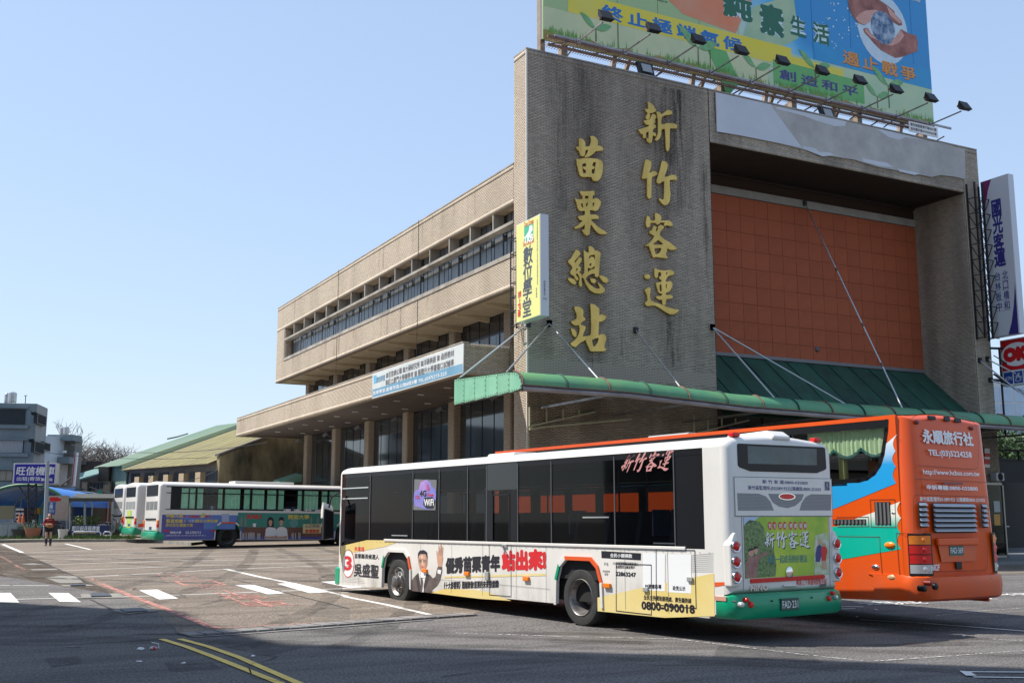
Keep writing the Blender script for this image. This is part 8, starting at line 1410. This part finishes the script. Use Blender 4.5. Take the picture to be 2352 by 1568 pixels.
for tl, br in (((0, 240), (225, 262)), ((0, 392), (225, 420)), ((0, 500), (215, 512)), ((0, 610), (225, 640)), ((0, 735), (225, 745))): FB(fL, tl, br, 0, .25, m_g1, 'ledge', gb)
for tl, br, n in (((0, 268), (195, 384), 3), ((0, 742), (98, 830), 2)):
    w = FB(fL, tl, br, .02, .06, m_fr, 'window', gb)
    for i in range(n): x0 = tl[0] + (br[0] - tl[0]) * i / n; FB(fL, (x0 + 5, tl[1] + 6), (x0 + (br[0] - tl[0]) / n - 5, br[1] - 5), .06, .07, m_bw if tl[1] < 700 else mat('tan_shutter', (.3, .26, .2), .8), 'pane', w)
w = FB(fL, (0, 515), (182, 606), .02, .05, m_bw, 'window', gb)
for i in range(17): FB(fL, (3 + i * 10.8, 512), (5 + i * 10.8, 608), .1, .13, mat('grey_bar', (.33, .34, .34), .6), 'bar', w)
for tl, br in (((262, 295), (330, 402)), ((240, 512), (312, 622)), ((312, 520), (362, 600)), ((238, 280), (256, 318)), ((218, 490), (236, 530))): w = FB(fR, tl, br, .05, .3 if tl[0] > 239 and br[1] - tl[1] > 60 else .08, m_fr, 'window', gb); FB(fR, (tl[0] + 6, tl[1] + 8), (br[0] - 6, br[1] - 8), .301 if tl[0] > 239 and br[1] - tl[1] > 60 else .081, .32, mat('dark_shutter', (.03, .033, .036), .9, spec=.1), 'pane', w)
m_tank = mat('steel_tank', (.55, .55, .55), .3, .8, c2=(.4, .4, .4), ns=2)
def tank(cx, y0, y1, w, t, label):
    a, b = P(cx, y1, t), P(cx, y0, t); r = abs((P(cx + w / 2, y1, t) - a) @ RT); h = b[2] - a[2]; o = thing('water_tank', tuple(a), label, 'water tank', 'roof water tanks'); prof = [(0, 0), (r, .02)]
    for i in range(5): z = h * (.08 + .16 * i); prof += [(r, z), (r * 1.03, z + .03), (r * 1.03, z + h * .06), (r, z + h * .06 + .03)]
    prof += [(r, h * .88), (r * .6, h * .97), (r * .25, h), (0, h)]; MB().lathe(a, (0, 0, 1), prof, 20).build('tank', m_tank, o, smooth=40)
    for k in range(3): g = a + RT * (r * .8 * math.cos(k * 2.1)) + FW * (r * .8 * math.sin(k * 2.1)); MB().bar(tuple(g - UPV * .5), tuple(g + UPV * .05), .08).build('leg', m_tank, o)
tank(95, 130, 216, 62, 84, 'larger steel tank on the grey building roof'); tank(48, 138, 216, 30, 85, 'slimmer steel tank at the left on the grey building roof'); tank(518, 402, 462, 42, 97, 'right steel tank on the balcony house'); tank(485, 408, 462, 36, 98, 'left steel tank on the balcony house')
an = thing('antenna', tuple(P(198, 220, 82)), 'thin aerial on the grey building roof', 'antenna'); MB().tube([P(198, 222, 82), P(202, 160, 82)], .03, 5).build('mast', m_fr, an); MB().bar(P(190, 162, 82), P(214, 158, 82), .04).build('crossbar', m_fr, an)
hb_ = thing('balcony_house', P(460, 900, 95), 'narrow grey house with a balcony and roof tanks behind the blue sign', 'building')
pbox(380, 495, 548, 1180, 96, 1.6, mat('olive_grey_render', (.20, .20, .18), .85, c2=(.15, .15, .135), ns=.5), 'wall', hb_); pbox(372, 465, 572, 512, 95, 2, m_g1, 'roof_edge', hb_); pbox(378, 640, 540, 690, 94.6, 1.4, m_g1, 'balcony', hb_); pbox(395, 535, 442, 640, 95.9, .1, mat('pale_door', (.5, .52, .52), .6), 'door', hb_); pbox(455, 545, 525, 640, 95.9, .1, mat('dull_wall', (.2, .19, .17), .8), 'recess', hb_); pbox(400, 700, 520, 860, 95.8, .1, mat('pale_tiles', (.45, .44, .42), .7, c2=(.36, .35, .33), ns=2), 'tiled_wall', hb_)
pbox(342, 475, 384, 690, 93, 4, mat('pale_corrugated', (.5, .55, .58), .5), 'corrugated_annex', hb_); pbox(492, 590, 510, 608, 94.9, .3, k_wht, 'air_conditioner', hb_)
db = thing('dark_building', P(640, 850, 100), 'dark weathered building behind the red vertical sign', 'building'); pbox(528, 672, 770, 1180, 100, 1.5, mat('dark_weathered', (.085, .075, .068), .9, c2=(.05, .045, .04), ns=.4), 'wall', db); pbox(528, 668, 660, 700, 99.5, 1.5, mat('dark_parapet', (.12, .11, .10), .9), 'parapet', db)
vs = thing('hanging_sign', P(580, 740, 85), 'narrow red and white vertical sign leaning beside the dark building', 'sign'); fv = frpx(85); mb = MB(); fv.slab(mb, [fv.ab(g1(*q)) for q in ((583, 604), (606, 604), (578, 868), (555, 870))], -.3, 0); bx_ = mb.build('box', k_wht, vs); glue(vs, fv, [g1(*q) for q in ((586, 608), (594, 608), (566, 864), (558, 866))], k_red, .01); mb = MB(); mb.bar(P(560, 800, 85.1), P(470, 870, 88), .1); mb.bar(P(580, 620, 85.2), P(600, 560, 86), .05) if False else None; mb.build('bracket', m_lat, vs)
# small house with green awnings
sh_ = thing('small_house', P(730, 950, 82), 'small beige house with four little windows and green awnings', 'house'); m_be = mat('beige_wall', (.34, .27, .18), .85, c2=(.24, .19, .13), ns=.6, stretch=(1, 1, .4)); fh = frpx(80)
pbox(640, 830, 840, 1180, 80, 6, mat('grey_plaster', (.17, .155, .135), .85, c2=(.13, .115, .10), ns=1), 'wall', sh_); pbox(672, 858, 838, 1150, 79.7, .3, m_be, 'front_wall', sh_); pbox(645, 838, 680, 920, 79.5, .4, m_be, 'corner_wall', sh_)
mb = MB(); P_ = [P(622, 822, 79), P(772, 780, 79), P(775, 735, 82), P(625, 778, 82)]; mb.hexa(P_, [p + UPV * .1 for p in P_]); mb.build('roof', mat('teal_roof', (.10, .2, .18), .6), sh_); pbox(772, 716, 845, 870, 80.5, 4, mat('brown_shed_wall', (.10, .085, .065), .9), 'upper_wall', sh_)
for x, y in ((694, 856), (724, 849), (755, 842), (785, 836)): w = pbox(x, y, x + 17, y + 50, 79.6, .1, m_bw, 'window', sh_); pbox(x + 7, y + 3, x + 10, y + 47, 79.55, .05, m_fr, 'mullion', w)
for x, y in ((672, 908), (760, 904), (757, 968)): mb = MB(); A = [P(x, y + 28, 79), P(x + 40, y + 25, 79), P(x + 38, y, 79.7), P(x + 6, y + 3, 79.7)]; mb.hexa(A, [p + UPV * .05 for p in A]); mb.build('awning', mat('green_awning', (.02, .28, .18), .6), sh_)
pbox(688, 975, 716, 1062, 79.55, .1, mat('blue_white_notice', (.4, .5, .6), .6), 'notice', sh_); pbox(590, 985, 668, 1110, 74, 1, mat('blue_sheet', (.03, .10, .3), .6), 'blue_screen', sh_); pbox(832, 930, 885, 1180, 76, 1, mat('rusty_corrugated', (.38, .14, .07), .8, c2=(.28, .1, .05), ns=.8, stretch=(8, 8, .2)), 'rusty_fence', sh_)
# warehouses: eave wall with windows and pilasters, stained gable end
eA = -math.radians(44); E_ = FW * math.cos(eA) + RT * math.sin(eA); D_ = FW * math.cos(eA + math.pi / 2) + RT * math.sin(eA + math.pi / 2)
W0 = RT * -18.9 + FW * 70; wy = thing('warehouse', tuple(W0), 'long low warehouse with yellow corrugated roof, small windows and stained gable end', 'warehouse'); q = lambda s, r, z: tuple(W0 + E_ * s + D_ * r + UPV * z)
m_wl = mat('warehouse_render', (.20, .18, .155), .9, c2=(.14, .125, .105), ns=.6, stretch=(1, 1, .4)); m_wg = mat('stained_gable', (.025, .022, .016), .9, c2=(.34, .27, .15), ns=.42, stretch=(1, 1, .45), fac=.47, det=6); m_pil = mat('tan_pilaster', (.42, .32, .2), .85)
SL = 3.08 / 8.1; zE = 5.62
mb = MB(); mb.hexa([q(0, 0, .3), q(12.6, 0, .3), q(12.6, .3, .3), q(0, .3, .3)], [q(0, 0, zE - .1), q(12.6, 0, zE - .1), q(12.6, .3, zE - .1), q(0, .3, zE - .1)]); mb.build('eave_wall', m_wl, wy)
fW = Fr(W0 + E_ * 12.6, -E_, UPV, -D_)
for x in (1032, 1138, 1250, 1368, 1492, 1622): w = FB(fW, (x, 770 + (1032 - x) * .03), (x + 62 + (x - 1032) * .03, 850), .01, .04, m_fr, 'window', wy); FB(fW, (x + 6, 790 + (1032 - x) * .03), (x + 28, 842), .04, .05, m_bw, 'pane', w); FB(fW, (x + 34, 790 + (1032 - x) * .03), (x + 56, 842), .04, .05, m_bw, 'pane', w)
for x in (1092, 1202, 1318, 1440, 1570): FB(fW, (x, 798 - (x - 1092) * .075), (x + 24 + (x - 1092) * .01, 1000), .0, .35, m_pil, 'pilaster', wy)
mb = MB(); mb.prism([q(-.0, 0, .3), q(0, 8.1, .3), q(0, 17, .3), q(0, 17, zE + SL * 8.1 - 1.2), q(0, 8.1, zE + SL * 8.1 + .3), q(0, 0, zE + .25)], [q(-.35, 0, .3), q(-.35, 8.1, .3), q(-.35, 17, .3), q(-.35, 17, zE + SL * 8.1 - 1.2), q(-.35, 8.1, zE + SL * 8.1 + .3), q(-.35, 0, zE + .25)]); mb.build('gable_wall', m_wg, wy)
mb = MB(); mb.hexa([q(-.42, -.1, zE + .26), q(.08, -.1, zE + .26), q(.08, 8.1, zE + SL * 8.1 + .31), q(-.42, 8.1, zE + SL * 8.1 + .31)], [q(-.42, -.1, zE + .4), q(.08, -.1, zE + .4), q(.08, 8.1, zE + SL * 8.1 + .45), q(-.42, 8.1, zE + SL * 8.1 + .45)]); mb.build('gable_coping', mat('dark_coping', (.10, .085, .07), .9), wy)
def corr(name, S0, S1, qf, z0, slope, r0, r1, m, par, n, over=.0):
    mb = MB(); N = n * 4
    for i in range(N + 1):
        s = S0 + (S1 - S0) * i / N; h = .035 * math.cos(i * math.pi / 2); mb.v += [qf(s, r0, z0 + slope * r0 + h), qf(s, r1, z0 + slope * r1 + h)]
        if i: k = 2 * i; mb.f.append([k - 2, k, k + 1, k - 1]); mb.m.append(0)
    return mb.build(name, m, par, kind='stuff')
m_yr = mat('yellow_corrugated', (.40, .35, .16), .55, c2=(.30, .26, .14), ns=.5, stretch=(1, 1, 1)); m_gr = mat('green_corrugated', (.19, .29, .20), .55, c2=(.25, .32, .24), ns=.4)
for i in range(10): corr('roof_sheet', .05 + i * 1.26, .05 + (i + 1) * 1.26 + .02, q, zE, SL, -.55, 8.2, m_yr, wy, 7)
mb = MB(); mb.hexa([q(0, 8.2, 3), q(12.7, 8.2, 3), q(12.7, 15, 3), q(0, 15, 3)], [q(0, 8.2, zE + SL * 8.2 - .05), q(12.7, 8.2, zE + SL * 8.2 - .05), q(12.7, 16, zE), q(0, 16, zE)]); mb.build('far_roof', m_yr, wy)
gw = thing('warehouse', tuple(W0 + E_ * 15), 'taller green-roofed warehouse with green corrugated end wall behind the yellow one', 'warehouse')
for i in range(3): corr('roof_sheet', 12.75 + i * 1.5, 12.75 + (i + 1) * 1.5, q, 5.95, .375, -.6, 9.4, m_gr, gw, 8)
mb = MB(); mb.prism([q(12.72, -.3, 5.2), q(12.72, 9.4, 8.9), q(12.72, 9.4, 9.55), q(12.72, -.6, 5.8)], [q(12.6, -.3, 5.2), q(12.6, 9.4, 8.9), q(12.6, 9.4, 9.55), q(12.6, -.6, 5.8)]); mb.build('barge_board', mat('pale_green_flashing', (.30, .40, .30), .6), gw)
mb = MB(); mb.hexa([q(12.8, 0, .3), q(16.9, 0, .3), q(16.9, 9, .3), q(12.8, 9, .3)], [q(12.8, 0, 5.85), q(16.9, 0, 5.85), q(16.9, 9, 8.8), q(12.8, 9, 8.8)]); mb.build('wall', MATS['brown_shed_wall'], gw)
for i in range(7): s = 12.85 + i * .36; mb = MB(); mb.hexa([q(s, -.08, 1.5), q(s + .33, -.08, 1.5), q(s + .33, 0, 1.5), q(s, 0, 1.5)], [q(s, -.08, 5.8), q(s + .33, -.08, 5.8), q(s + .33, 0, 5.8), q(s, 0, 5.8)]); mb.build('wall_sheet', mat('green_wall_sheet', (.20, .31, .25), .6, c2=(.26, .36, .3), ns=.8), gw)
mb = MB(); A = [P(1310, 505, 90), P(1400, 485, 93), P(1475, 463, 93), P(1385, 490, 90)]; mb.hexa(A, [p + UPV * .12 for p in A]); mb.build('ridge_vent', m_gr, gw)
mb = MB(); mb.bar(P(1095, 1550 - 1550 + 770, 60), P(1200, 700, 60), .1) if False else None
t = thing('ramp_cover', tuple(on(g2(520, 720), (20.5, 0, 0), np.array([1., 0, 0]))), 'small striped green shelter roof beside the first column', 'awning'); A = [onX(g2(430, 755), 19.2), onX(g2(600, 735), 20.6), onX(g2(605, 680), 20.6), onX(g2(430, 735), 19.2)]; mb = MB(); mb.hexa([Vector(p) for p in A], [Vector(p) + Vector((.0, 1.5, .15)) for p in A]); mb.build('sheet', mat('pale_green_sheet', (.22, .42, .3), .6), t)
# bare trees
def bare_tree(base, h, spread, seed, label, m):
    R = random.Random(seed); t = thing('bare_tree', base, label, 'tree', rot=(0, 0, 0)); mt = MB(); mc = MB()
    def grow(p, d, L, r, k):
        e = p + d * L; (mt if k < 2 else mc).tube([p, p + d * L * .5 + Vector((R.uniform(-1, 1), R.uniform(-1, 1), 0)) * L * .05, e], [r, r * .82, r * .66], 5 if k < 3 else 3, cap=False)
        if k >= 7: return
        for i in range(4 if k < 2 else 3 if k < 5 else 2):
            a = Vector((R.gauss(0, 1), R.gauss(0, 1), R.gauss(.25, .6))).normalized(); nd = (d * (1.0 if k else .7) + a * spread).normalized(); nd.z = max(nd.z, -.05); grow(p + d * L * R.uniform(.6, 1.), nd.normalized(), L * R.uniform(.68, .9), r * .64, k + 1)
    grow(Vector((0, 0, 0)), Vector((0, 0, 1)), .22, .026, 0); zm = max(v[2] for v in mc.v); sc_ = h / zm; mt.v = [tuple(x * sc_ for x in v) for v in mt.v]; mc.v = [tuple(x * sc_ for x in v) for v in mc.v]; mt.build('trunk', m, t); mc.build('crown', m, t, kind='stuff')
m_bk = mat('grey_bark', (.10, .085, .075), .9); 
for x, y, tt, tp, sp, sd, lb in ((520, 1100, 118, 345, .9, 3, 'tall bare tree behind the balcony house'), (790, 1100, 112, 520, 1.05, 5, 'wide bare tree behind the green warehouse roof'), (900, 1100, 125, 500, .95, 8, 'rightmost bare tree, fainter, over the warehouse'), (660, 1100, 130, 560, 1., 11, 'small bare tree behind the red sign')):
    a, b = P(x, y, tt), P(x, tp, tt); bare_tree((a[0], a[1], .8), (b[2] - .8), sp, sd, lb, m_bk)
# overhead wires
wr = thing('power_line', tuple(P(0, 560, 85)), 'thin dark cables crossing in front of the warehouses', 'cable'); 
for P0, P1, sag in (((-60, 540, 85), (1680, 642, 72), .5), ((560, 545, 84), (2100, 525, 60), .6), ((-60, 625, 85), (370, 680, 72), .3), ((700, 872, 78), (1250, 885, 62), .4), ((1380, 830, 68), (1700, 740, 66), .2)):
    a, b = P(*P0), P(*P1); mb = MB(); mb.tube([a + (b - a) * s - UPV * sag * 4 * s * (1 - s) for s in np.linspace(0, 1, 14)], .02, 4); mb.build('cable', m_fr, wr)
# ------------------------------------------------------------------ right edge: doorway under the awning, pavement, far glass tower, trees
m_pv = mat('pavement_slab', (.2, .21, .21), .85, c2=(.15, .16, .16), ns=2)
mb = MB(); mb.box(27.8, 90, 31.2, 60, -.02, .14); mb.build('pavement', m_pv, kind='structure'); mb = MB(); mb.box(44.9, 60, 30.3, 31.15, 0, .5); 
kb = thing('rubber_kerb', (46, 30.8, 0), 'row of dark bagged bundles along the pavement edge', 'kerb')
for i in range(8): mb = MB(); mb.sphere((42.6 + i * 1.05, 30.6, .22), .5, 12, 8, (1.1, .7, .5)); mb.build('bag', mat('dark_bag', (.02, .022, .025), .5), kb, smooth=True)
t6 = zq(3820, 1300, 276, 412); fd = Fr((0, 34.6, 0), (1, 0, 0), (0, 0, 1), (0, -1, 0)); a0, b1 = fd.ab(t6(205, 940)); a1, b0 = fd.ab(t6(318, 1430)); b0 = .14
dr = thing('glass_door', ((a0 + a1) / 2, 34.6, .14), 'aluminium-framed glass door with posters beside the tower', 'door'); m_al = mat('aluminium_frame', (.36, .34, .3), .4, .5)
mb = MB(); a0 -= .9; fd.box(mb, a0, a0 + .08, b0, b1, -.05, .05); fd.box(mb, a1 - .08, a1, b0, b1, -.05, .05); fd.box(mb, a0, a1, b1 - .1, b1, -.05, .05); fd.box(mb, a0, a1, b0, b0 + .1, -.05, .05); mb.build('frame', m_al, dr); mb = MB(); fd.box(mb, a0 + .08, a1 - .08, b0 + .1, b1 - .1, -.01, .01); mb.build('pane', glass('door_glass', (.45, .5, .48)), dr)
mb = MB(); fd.box(mb, a1 - .75, a1 - .35, 1.6, 2.1, .012, .018); mb.build('poster', mat('orange_poster', (.6, .3, .05), .5), dr); mb = MB(); fd.box(mb, a1 - .7, a1 - .3, 2.2, 2.7, .012, .018); mb.build('poster', mat('pale_poster', (.4, .45, .45), .5), dr); mb = MB(); fd.box(mb, a0, a1, b0, b1, -.6, -.5); mb.build('inner_wall', mat('inner_dim', (.1, .1, .09), .8), dr)
nbx = thing('red_white_panel', (42.6, 34.8, 3.4), 'red and white striped panel on the tower foot', 'sign'); fz = Fr((0, 34.85, 0), (1, 0, 0), (0, 0, 1), (0, -1, 0))
for y0, y1, mm in ((735, 765, k_wht), (765, 785, k_red), (785, 800, k_wht), (800, 830, k_red), (830, 850, k_wht)): p0, p1 = fz.ab(t6(172, y0)), fz.ab(t6(203, y1)); mb = MB(); fz.box(mb, p0[0], p1[0], p1[1], p0[1], 0, .05); mb.build('stripe', mm, nbx)
ac = thing('air_conditioner', (43.9, 34.7, 3.6), 'grey air-conditioning box above the glass door', 'air conditioner'); p0, p1 = fz.ab(t6(208, 882)), fz.ab(t6(258, 930)); mb = MB(); fz.box(mb, p0[0], p1[0], p1[1], p0[1], 0, .35); mb.build('casing', m_sw, ac, bevel=.02); mb = MB(); fz.disc(mb, (p0[0] + p1[0]) / 2, (p0[1] + p1[1]) / 2, .18, .352); mb.build('fan_grille', p_dark, ac)
shd = thing('shelter', (50, 42, 0), 'dark covered shelter with a railing right of the tower', 'shelter'); mb = MB(); mb.hexa([(44.6, 41, 3.9), (60, 41, 3.9), (60, 47, 4.4), (44.6, 47, 4.4)], [(44.6, 41, 5.2), (60, 41, 5.2), (60, 47, 5.6), (44.6, 47, 5.6)]); mb.build('roof', mat('black_canvas_roof', (.02, .02, .022), .8), shd)
MB().box(44.6, 62, 47, 47.2, .1, 4.4).build('back_wall', mat('dark_back_wall', (.05, .048, .045), .9), shd); MB().box(45.4, 48, 40.8, 41, 2.9, 3.6).build('sign_box', mat('pale_sign_box', (.35, .4, .42), .5), shd)
for i in range(22): MB().tube([(44.7 + i * .28, 40, .14), (44.7 + i * .28, 40, 1.5)], .02, 5).build('baluster', m_pole, shd)
MB().box(44.6, 51, 39.97, 40.03, 1.48, 1.54).build('handrail', m_pole, shd)
mb = MB(); 
for z in (5.1, 4.6, 3.9): mb.bar((44.3, 35.4, z), (50, 35.4, z + .15), .09)
mb.bar((46.2, 35.4, 4.6), (46.2, 35.4, 5.2), .08); mb.bar((44.35, 35.4, 3.2), (44.35, 35.4, 5.3), .05); mb.build('awning_frame', m_blk, aw)
# distant glass tower
gt_ = thing('glass_tower', (150, 118, 0), 'distant pale blue glazed office block', 'building'); tg = 150.; fT = Fr(FW * tg, RT, UPV, -FW); lg0, lg1 = (2278 - 1176) / 2533 * tg, (2700 - 1176) / 2533 * tg; zt_g = fT.ab((2300, 868))[1]; m_cw = mat('curtain_wall_frame', (.5, .53, .56), .5)
mb = MB(); fT.box(mb, lg0, lg1, .5, zt_g, -12, 0); mb.build('frame', m_cw, gt_); m_gp = mat('pale_blue_glazing', (.22, .33, .46), .1, c2=(.36, .46, .58), ns=.25, spec=.8, island=.15)
for i in range(13):
    for j in range(9):
        a, z = lg0 + .3 + i * 2., zt_g - 1.0 - (j + 1) * 2.35
        if z < 1: continue
        mb = MB(); fT.box(mb, a, a + 1.75, z, z + 2.1, 0, .05); mb.build('pane', m_gp, gt_)
for k, (x, z, mm) in enumerate(((2305, 960, k_blu), (2318, 1018, k_blu))): a, b = fT.ab((x, z)); mb = MB(); fT.disc(mb, a, b, .28, .08, 10); mb.build('tree_ornament', mm, gt_)
m_low = mat('tan_low_block', (.45, .38, .32), .8); lb_ = thing('low_building', tuple(FW * 120 + RT * 56), 'low tan building in front of the glass tower', 'building'); fU = Fr(FW * 120, RT, UPV, -FW); p0, p1 = fU.ab((2286, 1032)), fU.ab((2480, 1100)); mb = MB(); fU.box(mb, p0[0], p1[0], .3, p0[1], -8, 0); mb.build('wall', m_low, lb_)
for i in range(5): mb = MB(); fU.box(mb, p0[0] + .6 + i * 1.8, p0[0] + 1.8 + i * 1.8, p0[1] - 1.6, p0[1] - .5, 0, .05); mb.build('window', m_bw, lb_)
def leafy(base, h, rad, n, m, seed, label, ls=.35):
    g = np.random.default_rng(seed); t = thing('leafy_tree', base, label, 'tree', rot=(0, 0, 0)); MB().tube([(0, 0, 0), (.1, 0, h * .3), (.0, .1, h * .6)], [.22, .17, .08], 8).build('trunk', m_bk, t, smooth=True)
    for k in range(5): a = k * 1.3; MB().tube([(0, 0, h * (.35 + .05 * k)), (math.cos(a) * rad * .7, math.sin(a) * rad * .7, h * (.6 + .06 * k))], [.09, .03], 6).build('limb', m_bk, t)
    cl = g.normal(size=(26, 3)) * np.array([rad * .5, rad * .5, h * .16]) + np.array([0, 0, h * .68]); mb = MB()
    for i in range(n):
        c = cl[i % 26] + g.normal(size=3) * rad * .2; a = Vector(g.normal(size=3)).normalized() * ls; b = Vector(g.normal(size=3)).normalized() * ls * .5; p = Vector(c); mb.poly([p - a, p + b, p + a, p - b])
    mb.build('crown', m, t, kind='stuff')
m_l1 = mat('fresh_leaf', (.11, .17, .03), .6, island=.45); m_l2 = mat('dark_leaf', (.035, .07, .02), .6, island=.45)
for l, t, h, r_, m_, sd, lb in ((47.5, 108 - 8, 11.0, 4.2, m_l1, 1, 'bright green tree at the right edge under the sign'), (43.2, 96, 9.0, 2.6, m_l2, 2, 'darker round tree left of the bright green one')):
    p = RT * l + FW * t; leafy((p[0], p[1], .1), h, r_, 5200, m_, sd, lb, .22)
# litter on the road
for q, w_, mm, lb in ((a_(943, 922), .045, k_wht, 'crumpled white paper scrap on the shaded road'), (a_(1028, 918), .05, mat('clear_plastic', (.45, .47, .48), .3), 'crushed plastic cup with red bits on the shaded road')):
    O = G(*q); t = thing('litter', tuple(O), lb, 'litter', rot=(0, 0, 0)); mb = MB(); g = np.random.default_rng(3); mb.sphere((0, 0, w_ * .4), w_, 9, 6, (1.1, .8, .5)); mb.v = [tuple(np.array(v) * (1 + g.uniform(-.25, .25))) for v in mb.v]; mb.build('scrap', mm, t)
    if 'cup' in lb: mb = MB(); mb.sphere((.01, -.03, .02), .025, 6, 4); mb.build('red_bit', k_red, t); MB().tube([(.08, 0, .02), (.07, .0, .08), (-.02, .02, .1)], .005, 5).build('rim', k_wht, t)
for i in range(6):
    O = G(*(a_(rng.uniform(200, 1900), rng.uniform(680, 1130)) if i < 3 else b_(rng.uniform(1200, 2300), rng.uniform(330, 600)))); r_ = rng.uniform(.01, .022); t = thing('litter', tuple(O), 'tiny pale scrap lying on the asphalt', 'litter', 'tiny scraps scattered on the asphalt', rot=(0, 0, rng.uniform(0, 3))); mb = MB(); mb.hexa([(-r_ * 2, -r_, .009), (r_ * 2, -r_, .009), (r_ * 2, r_, .009), (-r_ * 2, r_, .009)], [(-r_ * 1.6, -r_, .02), (r_ * 2, -r_ * .7, .014), (r_ * 1.8, r_, .022), (-r_ * 2, r_, .013)]); mb.build('scrap', k_wht, t)
# ------------------------------------------------------------------ tall tiled block left of the camera whose shadow falls over the foreground
HB = 26.; ft = [(-30, 50), (-14.5, 36.3), (-12.72, 33.86), (-11.72, 33.03), (-11.42, 32.38), (-11.54, 30.19), (-11.4, 28.6), (-11.17, 26.57), (-6.82, 22.79), (-.25, 16.1), (-9, 7), (-36, 28)]
tb = thing('apartment_block', (-18, 26, 0), 'tall tiled apartment block beside the camera, outside the picture', 'building')
mb = MB(); mb.prism([(x, y, 0) for x, y in ft], [(x, y, HB) for x, y in ft]); mb.build('wall', mat('beige_tiles', (.42, .40, .36), .7, c2=(.36, .34, .3), ns=1), tb)
for (x0, y0), (x1, y1) in ((ft[9], ft[10]), (ft[10], ft[11]), (ft[8], ft[9])):
    d = np.array([x1 - x0, y1 - y0, 0.]); L = np.linalg.norm(d); d /= L; nrm = np.array([d[1], -d[0], 0]); nrm = nrm if np.dot(nrm, np.array([(x0 + x1) / 2 + 18, (y0 + y1) / 2 - 26, 0])) > 0 else -nrm; fx = Fr((x0, y0, 0), d, UPV, nrm)
    for i in range(int(L / 2.6)):
        for j in range(8): mb = MB(); fx.box(mb, .6 + i * 2.6, 2.2 + i * 2.6, 1.2 + j * 3.1, 2.7 + j * 3.1, 0, .06); mb.build('window', m_bw, tb)
